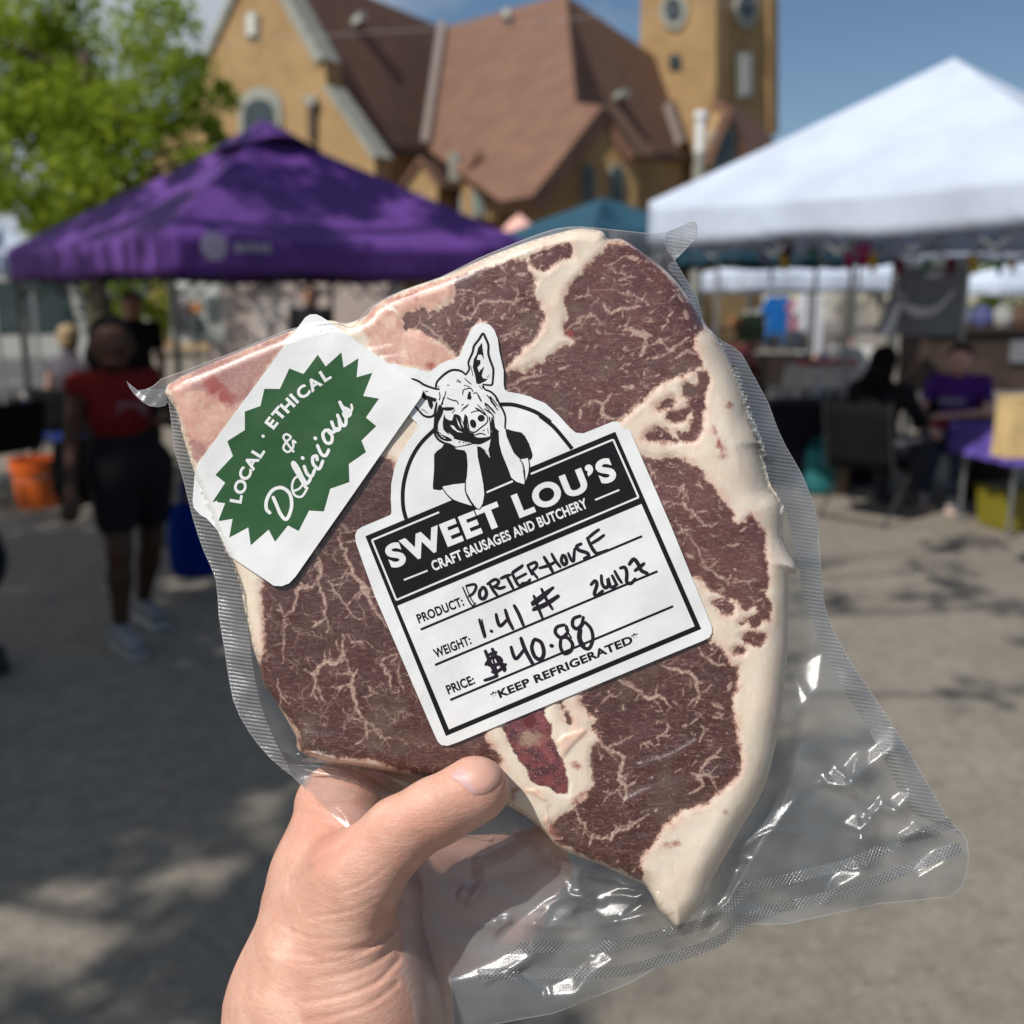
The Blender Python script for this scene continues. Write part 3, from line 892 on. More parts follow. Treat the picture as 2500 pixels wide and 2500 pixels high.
# pink and grey person with back turned
p = gnd(80, 1190)
def camp_chair(label, loc, rz, m=None, name='folding_chair', tall=.82):
    T = thing(name, label, 'chair', loc, rz=rz); m = m or cloth('black_chair_fabric', (.008, .008, .009))
    mb = MB()
    def fs(s, t): return Vector((lerp(-.26, .26, s), lerp(-.22, .24, t), .42 - .05 * math.sin(math.pi * s) * math.sin(math.pi * t)))
    mb.sheet(fs, 8, 6).build('seat', m, T, smooth=True, solid=.01)
    def fb(s, t): return Vector((lerp(-.27, .27, s), -.22 - .10 * t - .04 * math.sin(math.pi * s), lerp(.40, tall, t)))
    MB().sheet(fb, 8, 5).build('backrest', m, T, smooth=True, solid=.01)
    for sx in (-1, 1):
        MB().tube([(sx * .27, -.32, 0), (sx * .27, .24, .60)], .011, 6).build('leg', BLACKST, T)
        MB().tube([(sx * .27, .26, 0), (sx * .27, -.24, .42), (sx * .27, -.34, tall + .02)], .011, 6).build('leg', BLACKST, T)
        MB().box((sx * .29, .0, .62), (.05, .46, .025)).build('armrest', mat('grey_armrest', (.10, .10, .105), .6), T, bevel=.008)
    MB().tube([(-.27, -.32, .03), (.27, -.32, .03)], .010, 6).build('crossbar', BLACKST, T)
    MB().tube([(-.27, .26, .03), (.27, .26, .03)], .010, 6).build('crossbar', BLACKST, T)
    return T
pp = (p.x, p.y + 1.0, 0)
camp_chair('black folding chair under the person in the grey tank top', pp, R(-10))
person('fair-haired person in a grey tank top sitting with back turned', pp, R(-10), J(SIT, head=(0, .03, 1.22), neck=(0, .0, 1.07), chest=(0, -.02, .9), elL=(-.30, .10, .74), elR=(.30, .10, .74)), SKL, HBG,
       [('tank', cloth('charcoal_jersey', (.085, .075, .09)), 'tank_top'), ('trousers', cloth('black_cotton', (.012, .012, .014)))], s=1.04, face=False,
       shoes=(mat('black_canvas', (.02, .02, .02), .8), mat('white_rubber', (.5, .5, .48), .5)))
p = gnd(15, 1215)
camp_chair('empty black folding chair at the left edge beside the orange bucket', (p.x - .05, p.y, 0), R(70))

# person in black beside the tent post
p = gnd(352, 1150)
person('person in black clothes with bare arms standing by the purple canopy post', (p.x, p.y, 0), R(200), J(STAND, elR=(.26, .05, 1.05), wrR=(.1, .26, 1.1)), SKM, HBL,
       [('shirt', cloth('black_cotton', (.012, .012, .014))), ('trousers', cloth('black_cotton', (.012, .012, .014)))], s=1.05)
p = at(757, 730, 13.0); p.z = 0
person('person all in black standing far behind under the purple canopy', p, R(180), STAND, SKM, HBL,
       [('long', cloth('black_cotton', (.012, .012, .014)), 'jacket'), ('trousers', cloth('black_cotton', (.012, .012, .014)))], s=1.12)
# someone mostly outside the frame at the left edge
p = gnd(-95, 1640)
person('bare-legged person in a dark dress and dark shoes cut off by the left edge', (p.x, p.y, 0), R(-60), STAND, SKL, HBR,
       [('skirt', cloth('dark_dress', (.02, .02, .03)), 'dress')], shoes=(mat('black_canvas', (.02, .02, .02), .8), mat('black_canvas', (.02, .02, .02), .8)), s=.98, face=False)

# the two people sitting at the right
p = gnd(2128, 1262)
camp_chair('black folding chair under the person with long black hair', (p.x, p.y, 0), R(-48), tall=.9)
person('person with long black hair and black clothes sitting in a folding chair', (p.x, p.y, 0), R(-42), J(SIT, look=(.2, 1, 0), elR=(.27, .12, .76), wrR=(.16, .36, .70)), SKM, HBL,
       [('long', cloth('black_cotton', (.012, .012, .014)), 'jacket'), ('trousers', cloth('black_jeans', (.035, .035, .045)))], hairlen=.26, face=False,
       shoes=(mat('black_canvas', (.02, .02, .02), .8), mat('white_rubber', (.5, .5, .48), .5)))
p = gnd(2318, 1212)
camp_chair('black folding chair under the person in the purple shirt', (p.x, p.y, 0), R(155))
p4 = person('person in a purple t-shirt sitting with forearms crossed', (p.x, p.y, 0), R(150), J(SIT, look=(-.1, 1, -.15), head=(.0, .10, 1.15), elL=(-.26, .12, .74), wrL=(.02, .33, .72), elR=(.27, .12, .74), wrR=(.12, .42, .62), anL=(-.10, .56, .10), anR=(.14, .50, .10)), SKL, HBL,
       [('shirt', cloth('purple_jersey', (.075, .022, .18))), ('trousers', cloth('dark_jeans', (.045, .055, .085)))],
       shoes=(mat('pale_canvas', (.42, .36, .36), .8), mat('pale_pink_sole', (.62, .42, .36), .6)))
MB().box((.02, .225, .83), (.20, .012, .05), rz=.05).build('chest_print', mat('pale_print2', (.22, .20, .30), .8), p4)
o = MB().box((0, 0, 0), (.15, .10, .05), rz=.5).build('red_pouch', cloth('red_cloth', (.22, .015, .03)), bevel=.015)
q = Vector((p.x, p.y, 0)) + Matrix.Rotation(R(150), 3, 'Z') @ Vector((.08, .40, .66)); o.location = q
tag(o, 'small dark red pouch held in the lap of the person in purple', 'pouch')
q = gnd(2325, 1175)
bag('tote_bag', 'crimson bag tucked beside the chair of the person in purple', (q.x - .05, q.y - .35, .28), (.36, .2, .18), cloth('crimson_cloth', (.30, .05, .09)), 0, .08)
# maroon person behind the steak's right edge
p = gnd(1765, 1050)
camp_chair('folding chair under the person in maroon', (p.x, p.y, 0), R(-80))
person('person in a maroon top bending forward on a chair beyond the steak', (p.x, p.y, 0), R(-80), J(SIT, head=(0, .36, 1.12), neck=(0, .26, 1.02), chest=(0, .12, .92), shL=(-.18, .2, 1.0), shR=(.18, .2, 1.0), elL=(-.24, .3, .74), elR=(.24, .3, .74)), SKM, HBR,
       [('long', cloth('maroon_jersey', (.075, .018, .022)), 'sweater'), ('trousers', cloth('black_jeans', (.035, .035, .045)))], face=False)
# distant shopper at the shirt stall
p = at(2040, 730, 14.2); p.z = 0
person('far-off shopper with bare arms browsing at the shirt stall', p, R(160), STAND, SKL, HBR, [('shirt', cloth('grey_jersey', (.16, .15, .15))), ('trousers', cloth('dark_jeans', (.045, .055, .085)))], s=1.0)

# ================================================================ THINGS ON THE PAVING
def bucket(label, loc, m, h=.36, r=.15):
    T = thing('bucket', label, 'bucket', loc)
    MB().lathe([(0, .0), (r * .82, 0), (r * .84, .01), (r * .97, h * .78), (r * 1.06, h * .78), (r * 1.06, h * .84), (r * .99, h * .84), (r * 1.02, h * .97), (r * 1.08, h * .97), (r * 1.08, h), (r * .98, h), (r * .8, .02), (0, .02)], 28).build('shell', m, T, smooth=False)
    MB().tube(spline([(-r * 1.05, 0, h * .88), (-r * .9, -.10, h * .70), (0, -r * 1.25, h * .60), (r * .9, -.10, h * .70), (r * 1.05, 0, h * .88)], 5), .004, 6).build('handle', STEEL, T)
p = gnd(95, 1236)
bucket('bright orange plastic bucket on the paving at the left', (p.x, p.y, 0), mat('orange_plastic', (.62, .115, .012), .45, .05), .40, .185)
# blue cooler with pale lid
p = gnd(150, 1075)
T = thing('cooler', 'blue cooler box with a pale lid behind the woman in red', 'cooler', (p.x, p.y, 0), rz=R(8))
MB().box((0, 0, .26), (.62, .40, .52), taper=1.05).build('shell', mat('blue_plastic', (.006, .03, .20), .5), T, bevel=.02)
l_ = MB().box((0, 0, .56), (.68, .45, .08)).build('lid', mat('pale_plastic', (.42, .38, .34), .5), T, bevel=.02)
MB().tube([(-.3, -.24, .42), (-.1, -.27, .44), (.1, -.27, .44), (.3, -.24, .42)], .012, 6).build('handle', mat('pale_plastic', (.42, .38, .34)), T)
# grey van at the far left
def van(label, loc, rz, col, L_=4.6, W=1.9, H=1.95, name='van'):
    T = thing(name, label, 'van', loc, rz=rz)
    pr = [(-L_ / 2, .35), (L_ / 2, .35), (L_ / 2, .95), (L_ / 2 - .75, 1.12), (L_ / 2 - 1.35, H), (-L_ / 2 + .15, H), (-L_ / 2, 1.2)]
    MB().prism([(x, -W / 2, z) for x, z in pr], (0, W, 0)).build('body', mat('van_paint_' + label[:6], col, .35, .04), T, bevel=.07)
    for sg in (-1, 1):
        MB().prism([(L_ / 2 - 1.5, sg * (W / 2 + .006), H - .12), (L_ / 2 - 1.05, sg * (W / 2 + .006), 1.2), (L_ / 2 - 2.2, sg * (W / 2 + .006), 1.2), (L_ / 2 - 2.2, sg * (W / 2 + .006), H - .12)], (0, -sg * .02, 0)).build('window', DARKW, T)
        MB().prism([(L_ / 2 - 2.3, sg * (W / 2 + .006), H - .12), (L_ / 2 - 2.3, sg * (W / 2 + .006), 1.2), (-L_ / 2 + .3, sg * (W / 2 + .006), 1.2), (-L_ / 2 + .3, sg * (W / 2 + .006), H - .12)], (0, -sg * .02, 0)).build('window', DARKW, T)
        for x in (-L_ / 2 + .8, L_ / 2 - .85):
            c = Vector((x, sg * (W / 2 - .1), .33))
            wh = MB().tube([c - Vector((0, .11, 0)), c + Vector((0, .11, 0))], .33, 22).build('wheel', mat('rubber', (.02, .02, .02), .8), T)
            MB().tube([c + Vector((0, sg * .10, 0)), c + Vector((0, sg * .13, 0))], .19, 16).build('hubcap', STEEL, wh)
    MB().prism([(L_ / 2 - .80, -W / 2 + .18, 1.18), (L_ / 2 - 1.30, -W / 2 + .25, H - .08), (L_ / 2 - 1.30, W / 2 - .25, H - .08), (L_ / 2 - .80, W / 2 - .18, 1.18)], (.03, 0, .02)).build('windscreen', DARKW, T)
    MB().box((-L_ / 2 + .055, 0, 1.5), (.06, W - .5, .55)).build('rear_window', DARKW, T)
    for sg in (-1, 1):
        MB().box((L_ / 2 + .0, sg * (W / 2 - .3), .82), (.06, .32, .16)).build('headlight', mat('lamp_glass', (.6, .6, .6), .2), T, bevel=.02)
        MB().box((-L_ / 2, sg * (W / 2 - .15), 1.1), (.06, .14, .4)).build('tail_light', mat('red_lamp', (.3, .01, .01), .3), T, bevel=.02)
    MB().box((L_ / 2 + .03, 0, .48), (.12, W - .1, .2)).build('bumper', mat('grey_bumper', (.2, .2, .2), .6), T, bevel=.03)
    return T
p = at(70, 730, 15.5)
van('silver grey van parked behind the purple canopy at the left edge', (p.x - .3, p.y, 0), R(-62), (.30, .30, .29))
# box trailer, pale with brown lower half, far behind
p = at(740, 730, 15.5)
T = thing('trailer', 'pale box trailer with a rust-brown lower panel behind the purple canopy', 'trailer', (p.x + .1, p.y, 0))
MB().box((0, 0, 1.25), (2.6, 1.8, 1.35)).build('body', mat('pale_trailer_paint', (.45, .37, .33), .5, .1, 1), T, bevel=.05)
MB().box((0, 0, .43), (2.56, 1.76, .30)).build('lower_panel', mat('rust_brown_panel', (.13, .045, .03), .6), T, bevel=.02)
MB().box((-.2, -.92, 1.35), (.9, .03, .55)).build('hatch', mat('pale_hatch', (.52, .46, .42), .5), T, bevel=.02)
for sx in (-1, 1):
    for sy in (-1, 1):
        MB().tube([(sx * .45, sy * .92 - .07, .26), (sx * .45, sy * .92 + .07, .26)], .26, 18).build('wheel', mat('rubber', (.02, .02, .02)), T)
# photo display board
p = at(478, 730, 10.6)
T = thing('display_board', 'white display board with colour pictures standing under the purple canopy', 'display board', (p.x, p.y, 0), rz=R(6))
h0 = at(478, 838, 10.6).z; h1 = at(478, 682, 10.6).z; hw = 62 / PX * 10.6
MB().box((0, 0, (h0 + h1) / 2), (hw * 2, .03, h1 - h0)).build('panel', mat('white_board', (.62, .66, .62), .6), T, bevel=.005)
for x, z, w, h, c in ((-.14, .36, .12, .18, (.50, .42, .46)), (-.01, .36, .12, .10, (.62, .28, .12)), (.03, .18, .05, .18, (.05, .12, .14)), (.17, .34, .13, .26, (.16, .19, .20)), (-.16, .15, .1, .14, (.35, .34, .36))):
    MB().box((x, -.022, h0 + z), (w, .008, h)).build('picture', mat('picture_%d' % int(1000 * (x + z)), c, .5, .4, 12), T)
for sx in (-1, 1): MB().tube([(sx * hw * .9, .05, 0), (sx * hw * .9, .02, h1)], .015, 6).build('leg', STEEL, T)
p = at(440, 730, 9.6)
T = thing('table', 'low table with brown goods in front of the display board', 'table', (p.x + .1, p.y, 0))
MB().box((0, 0, .72), (1.3, .6, .04)).build('tabletop', mat('dark_wood', (.07, .05, .035), .6), T, bevel=.005)
for sx in (-1, 1):
    for sy in (-1, 1): MB().tube([(sx * .58, sy * .24, 0), (sx * .58, sy * .24, .7)], .015, 6).build('leg', STEEL, T)
r_ = random.Random(4); proto = None
for i in range(6):
    o = MB().lathe([(0, 0), (.09, 0), (.11, .05), (.10, .06), (0, .05)], 12).build('basket', mat('wicker_brown', (.16, .10, .03), .8, .3, 20, .5)) if proto is None else proto.copy()
    if proto is None: proto = o
    else: COL.objects.link(o)
    o.location = (p.x + .1 - .5 + .2 * i, p.y - .05 + .1 * (i % 2), .74)
    tag(o, ('leftmost', 'second', 'third', 'fourth', 'fifth', 'rightmost')[i] + ' of the small brown baskets on the low table by the display board', 'basket', 'brown baskets on the low table')

# ---- right hand stalls
def draped_table(label, c, w, d, h, m, rz=0, name='table', legs=True):
    T = thing(name, label, 'table', (c[0], c[1], 0), rz=rz)
    MB().box((0, 0, h - .02), (w, d, .035)).build('tabletop', mat('dark_wood', (.07, .05, .035)), T)
    for sx in (-1, 1):
        for sy in (-1, 1): MB().tube([(sx * w * .44, sy * d * .38, 0), (sx * w * .44, sy * d * .38, h - .03)], .015, 6).build('leg', STEEL, T)
    return T
def tablecloth(label, c, w, d, h, drop, m, rz=0):
    mb = MB(); n = 56; hw, hd = w / 2 + .012, d / 2 + .012
    per = []
    for i in range(n):
        t = i / n * 4; s = t % 1; k = int(t)
        q = [(lerp(-hw, hw, s), -hd), (hw, lerp(-hd, hd, s)), (lerp(hw, -hw, s), hd), (-hw, lerp(hd, -hd, s))][k]
        per.append(q)
    top = [(x, y, h + .008) for x, y in per]
    rows = [top]
    for j_ in range(1, 6):
        f = j_ / 5
        rows.append([(x * (1 + .05 * f * (1 + .6 * math.sin(i * 1.9))), y * (1 + .08 * f * (1 + .6 * math.sin(i * 1.9))), h - drop * f) for i, (x, y) in enumerate(per)])
    V = [q for r_ in rows for q in r_]; F = [(i * n + k, i * n + (k + 1) % n, (i + 1) * n + (k + 1) % n, (i + 1) * n + k) for i in range(5) for k in range(n)] + [tuple(range(n))]
    mb.add(V, F); o = mb.build('tablecloth', m, smooth=False, solid=.003); o.location = (c[0], c[1], 0); o.rotation_euler = (0, 0, rz)
    return tag(o, label, 'tablecloth')
p = gnd(1945, 1185); c = (p.x + .05, p.y + .2)
draped_table('table hidden under the black cloth', c, 1.1, .6, .74, None, R(-6))
tablecloth('black tablecloth reaching the paving right of the steak', c, 1.1, .6, .74, .70, cloth('black_table_cloth', (.012, .009, .018)), R(-6))
p = gnd(2035, 1085)
wt_ = draped_table('white-topped table with pink goods behind the person with long black hair', (p.x, p.y + .4), .9, .65, .86, None, R(-12))
for ch in wt_.children:
    if ch.name.startswith('tabletop'): ch.data.materials[0] = mat('white_top', (.62, .60, .57), .5)
tablecloth('short white cloth on the table with the pink goods', (p.x, p.y + .4), .9, .65, .875, .22, cloth('white_cloth', (.60, .58, .55)), R(-12))
r_ = random.Random(9); proto = None
for i in range(5):
    if proto is None:
        proto = body('pink_bundle', [((0, 0, .045), (.07, .03, .05), .045, .035), ((0, 0, .045), (-.06, .04, .05), .045, .03)], cloth('pink_cloth2', (.55, .16, .17)), None, h=.012, k=.02); o = proto
    else: o = proto.copy(); COL.objects.link(o)
    o.location = (p.x - .36 + .14 * i, p.y + .14 + .05 * (i % 2), .885); o.rotation_euler = (0, 0, i * 1.1)
    tag(o, ('leftmost', 'second', 'middle', 'fourth', 'rightmost')[i] + ' of the small pink bundles on the white-clothed table', 'bundle', 'pink bundles on the white-clothed table')
# white cooler chest beside it
p = gnd(2100, 1075)
T = thing('display_case', 'small white case on legs between the pink goods and the person in black', 'case', (p.x, p.y + .5, 0))
MB().box((0, 0, .93), (.42, .4, .30)).build('shell', mat('white_plastic', (.58, .57, .55), .5), T, bevel=.02)
for sx in (-1, 1):
    for sy in (-1, 1): MB().tube([(sx * .18, sy * .17, 0), (sx * .18, sy * .17, .8)], .014, 6).build('leg', STEEL, T)
# teal bag and tan sack in front of the black cloth
p = gnd(2002, 1205)
bag('tote_bag', 'teal bag slumped on the paving before the black tablecloth', (p.x, p.y, 0), (.27, .22, .40), cloth('teal_cloth', (.03, .16, .17)), R(10), .08)
p = gnd(2046, 1205)
bag('sack', 'tan paper sack on the paving beside the teal bag', (p.x, p.y - .02, 0), (.15, .14, .24), cloth('tan_paper', (.20, .135, .085)), R(30), 0)
p = gnd(2400, 1215)
bag('backpack', 'dark brown backpack under the purple table at the right', (p.x, p.y, 0), (.40, .26, .50), cloth('dark_brown_nylon', (.035, .026, .020)), R(10), .06)
# purple table at the right edge
p = gnd(2560, 1300)
c = (p.x + .05, p.y + .15)
draped_table('folding table under the violet cloth at the right edge', c, 1.15, .75, .74, None, R(10))
tablecloth('violet tablecloth on the table at the right edge', c, 1.15, .75, .74, .20, cloth('violet_cloth', (.115, .075, .34)), R(10))
p = gnd(2490, 1300)
T = thing('bin', 'yellow-green plastic bin on the paving under the violet-topped table', 'bin', (p.x + .06, p.y + .2, 0), rz=R(12))
MB().box((0, 0, .14), (.42, .32, .28), taper=1.1).build('shell', mat('olive_yellow_plastic', (.20, .17, .012), .5), T, bevel=.015)
MB().box((0, 0, .29), (.48, .38, .03)).build('rim', mat('olive_yellow_plastic', (.20, .17, .012)), T, bevel=.01)
q = at(2482, 1050, 5.9)
T = thing('card_stand', 'tan card box standing on the violet tablecloth', 'box', (q.x, q.y, .752), rz=R(8))
MB().box((0, 0, .17), (.20, .16, .34), taper=.9).build('carton', mat('tan_card', (.62, .44, .20), .7), T, bevel=.005)
MB().box((0, 0, .345), (.185, .15, .008)).build('lid', mat('tan_card', (.62, .44, .20)), T)
# grey banner with a pale smile
Yb = 8.6
T = thing('banner', 'dark grey banner with a pale smiling curve hanging above the two seated people', 'banner', at(2245, 730, Yb))
o_ = Vector(T.location)
co = [(2200, 655), (2362, 650), (2342, 818), (2140, 818)]
qd = [at(x, y, Yb) - o_ for x, y in co]
def fbn(s, t):
    a = qd[0].lerp(qd[1], s); b = qd[3].lerp(qd[2], s); p_ = a.lerp(b, t); p_.y += .05 * math.sin(s * 5 + 1) * (t + .3); return p_
MB().sheet(fbn, 16, 8).build('cloth', fabric('grey_banner_cloth', (.24, .25, .265), .15), T, solid=.003)
ys = lambda pts, w: [at(x, y, Yb - .11) - o_ for x, y in pts]
sp = spline([(2185, 705), (2205, 745), (2245, 765), (2290, 755), (2330, 710)], 5)
wd = np.interp(np.arange(len(sp)), [0, len(sp) / 2, len(sp) - 1], [6, 16, 5])
up = [(x, y - w) for (x, y), w in zip(sp, wd)]; dn = [(x, y + w * .6) for (x, y), w in zip(sp, wd)]
MB().prism(ys(up + dn[::-1], 0), (0, .006, 0)).build('smile_print', mat('pale_banner_print', (.62, .62, .64), .8), T)
MB().prism(ys([(2262, 664), (2298, 662), (2298, 676), (2262, 678)], 0), (0, .006, 0)).build('print', mat('pale_banner_print', (.33, .33, .34)), T)
MB().prism(ys([(2196, 720), (2212, 722), (2176, 818), (2146, 818)], 0), (0, .006, 0)).build('edge_band', mat('pale_banner_band', (.66, .66, .68), .8), T)
MB().tube([at(2190, 652, Yb) - o_, at(2370, 646, Yb) - o_], .012, 6).build('rail', STEEL, T)
for x in (2196, 2364): MB().tube([at(x, 646, Yb) - o_, Vector((at(x, 700, Yb).x - o_.x, 0, -o_.z))], .014, 6).build('post', STEEL, T)

# hanging pennants
cols = dict(m=(.30, .015, .10), d=(.05, .01, .06), y=(.42, .27, .02), g=(.03, .14, .10), r=(.12, .01, .03), v=(.05, .04, .12))
T = thing('bunting', 'string of coloured cloth pennants hanging across the market stall at the right', 'bunting', at(2100, 610, 7.6))
o_ = Vector(T.location)
fl_ = [(1868, 618, 'v', 24), (1925, 606, 'd', 32), (1915, 640, 'y', 26), (1988, 622, 'g', 22), (2072, 640, 'm', 24), (2108, 625, 'm', 36), (2130, 645, 'y', 26), (2195, 655, 'r', 26), (2262, 650, 'g', 20), (2322, 652, 'r', 26), (2376, 645, 'y', 26), (2440, 655, 'g', 22), (2470, 650, 'y', 20)]
MB().tube([at(x, y - 20, 7.6) - o_ for x, y in ((1800, 612), (1900, 614), (2000, 622), (2100, 632), (2200, 645), (2300, 648), (2400, 645), (2520, 635))], .004, 5).build('string', mat('grey_cable', (.55, .53, .5)), T)
for x, y, c, s in fl_:
    a = [at(x - s * .6, y - s * .8, 7.6), at(x + s * .6, y - s * .9, 7.6), at(x + s * .15, y + s * .9, 7.6), at(x - s * .2, y + s * .8, 7.6)]
    MB().prism([q - o_ for q in a], (0.006, .012, 0)).build('pennant', cloth('pennant_' + c, cols[c]), T)

# shirts on the far stall rail
def shirt_mesh():
    return [(-.20, .0), (-.10, .04), (-.04, .015), (.04, .015), (.10, .04), (.20, .0), (.30, -.18), (.22, -.23), (.185, -.15), (.18, -.62), (-.18, -.62), (-.185, -.15), (-.22, -.23), (-.30, -.18)]
rail = at(1960, 715, 13.4)
T = thing('clothes_rail', 'long steel clothes rail of the shirt stall under the low white canopy', 'rail', (rail.x, rail.y, 0))
MB().tube([(-1.35, 0, rail.z), (1.35, 0, rail.z)], .015, 6).build('rail', STEEL, T)
for sx in (-1.3, 0, 1.3): MB().tube([(sx, 0, 0), (sx, 0, rail.z)], .015, 6).build('post', STEEL, T)
sh_ = [(1845, 760, (.42, .40, .36), .8, 'beige'), (1902, 728, (.015, .13, .42), 1.0, 'bright blue'), (1945, 735, (.36, .16, .20), .6, 'dusty pink'), (1986, 725, (.62, .64, .68), 1.15, 'white long'), (2034, 715, (.46, .43, .38), .6, 'cream short'), (2075, 725, (.20, .19, .17), .8, 'grey'), (2140, 715, (.40, .36, .30), .7, 'oatmeal')]
for x, y, c, s, nm in sh_:
    q = at(x, y, 13.25)
    mb = MB().prism([(a * s * .75, 0, b * s) for a, b in shirt_mesh()], (0, .05, 0))
    o = mb.build('hanging_shirt', cloth('shirt_' + nm.replace(' ', '_'), c), bevel=.012); o.location = q; o.rotation_euler = (0, 0, R(8))
    tag(o, nm + ' shirt hanging on the rail of the far shirt stall', 'shirt')
for x, y, w, h, c, nm in ((1832, 800, 60, 70, (.14, .20, .13), 'sage green'), (1890, 835, 26, 40, (.55, .53, .50), 'white'), (1958, 838, 22, 36, (.45, .33, .14), 'mustard'), (1940, 830, 40, 50, (.50, .50, .50), 'light grey'), (1800, 785, 26, 22, (.50, .22, .10), 'orange')):
    q = at(x, y, 12.4); s = 12.4 / PX
    mb = MB().box((0, 0, 0), (w * s, .25, h * s * .5)).box((.01, .01, h * s * .35), (w * s * .92, .22, h * s * .22)).box((-.01, 0, -h * s * .37), (w * s * .96, .24, h * s * .22))
    o = mb.build('folded_pile', cloth('pile_' + nm.replace(' ', '_'), c), bevel=.01); o.location = q
    tag(o, nm + ' pile of folded cloth on the shelf of the far shirt stall', 'cloth pile')
p = at(1880, 730, 12.4)
T = thing('shelf_rack', 'dark shelf rack carrying folded cloth below the hanging shirts', 'shelf', (p.x, p.y, 0))
for px, py in ((1832, 826), (1895, 864), (1800, 800)):
    q = at(px, py, 12.4); MB().box((q.x - p.x, 0, q.z - .02), (.6, .34, .03)).build('shelf', mat('dark_wood', (.07, .05, .035)), T)
for sx in (-.85, -.2, .5):
    MB().tube([(sx, .12, 0), (sx, .12, 1.75)], .016, 6).build('post', BLACKST, T)
p = gnd(1900, 985)
draped_table('dark long table in front of the far shirt stall', (p.x - .1, p.y + .2), 2.2, .7, .76, None)
tablecloth('dark brown cloth on the long table before the far shirt stall', (p.x - .1, p.y + .2), 2.2, .7, .76, .45, cloth('dark_brown_cloth', (.03, .022, .02)))
# right-hand far stall
p = at(2460, 730, 11.0)
T = thing('market_counter', 'dark brown counter with shelves under the white canopy at the right edge', 'counter', (p.x, p.y, 0), rz=R(5))
MB().box((0, 0, 1.02), (2.0, .6, .62)).build('cabinet', mat('brown_counter', (.06, .038, .028), .6, .3, 4), T, bevel=.01)
MB().box((0, -.02, 1.35), (2.1, .7, .04)).build('top', mat('brown_counter', (.06, .038, .028)), T)
MB().box((.1, -.33, 1.12), (.42, .02, .22)).build('sign', mat('grey_sign', (.20, .20, .22), .5), T)
for sx in (-.9, .9):
    for sy in (-.22, .22): MB().tube([(sx, sy, 0), (sx, sy, .72)], .03, 6).build('leg', STEEL, T)
for i, (x, c, nm) in enumerate(((2350, (.16, .17, .24), 'slate blue'), (2400, (.07, .08, .20), 'navy'), (2450, (.30, .30, .28), 'pale grey'), (2495, (.10, .05, .03), 'brown'))):
    q = at(x, 745, 10.9); q.z = 1.37
    o = MB().lathe([(0, 0), (.10, 0), (.12, .06), (.10, .16), (.05, .20), (.05, .22), (0, .22)], 14).build('jar', mat('jar_' + nm.replace(' ', '_'), c, .35), smooth=False); o.location = q
    tag(o, nm + ' jar standing on the dark brown counter', 'jar')
# ================================================================ THE STEAK
zA = zm(850, 540, .3106); zB = zm(1300, 540, .3106); zC = zm(1500, 1000, .3623); zD = zm(1250, 1550, .3882)
zE = zm(560, 1300, .3365); zF = zm(1100, 1700, .2588); zG = zm(400, 760, .3106); z5 = zm(460, 760, .3623)
dp = zm(0, 0, 1.294)
STEAK = np.array(dp([(318, 727), (430, 674), (560, 622), (620, 606), (655, 612), (692, 597), (708, 577), (760, 550), (840, 522), (920, 487), (1000, 457), (1060, 440), (1095, 433), (1135, 438)])
    + zB([(590, 150), (700, 150), (830, 230), (960, 330), (1080, 430), (1190, 560), (1290, 700), (1350, 815), (1440, 920), (1530, 1080), (1600, 1220), (1660, 1380), (1700, 1520), (1770, 1680), (1830, 1860)])
    + zC([(975, 250), (1010, 380), (1050, 520), (1110, 610), (1128, 700), (1130, 860), (1165, 960), (1215, 1050), (1215, 1105), (1170, 1100), (1168, 1250), (1165, 1450), (1160, 1650), (1140, 1850)])
    + zD([(1690, 480), (1650, 700), (1600, 900), (1530, 1060), (1440, 1200), (1370, 1330), (1300, 1450), (1240, 1560), (1190, 1680), (1100, 1790), (1050, 1850), (990, 1800), (920, 1720), (880, 1640), (830, 1570), (760, 1530), (560, 1440), (400, 1380), (290, 1330), (180, 1210), (80, 1130), (0, 1080)])
    + [(1215, 1950), (1130, 1925), (1065, 1900), (900, 1872), (780, 1850)] + zE([(510, 1580), (490, 1480), (430, 1370), (340, 1220), (260, 1110), (225, 980), (175, 820), (150, 700), (110, 540), (85, 400), (40, 270), (0, 180)])
    + dp([(425, 1040), (400, 970), (372, 905), (345, 820), (330, 770)]))
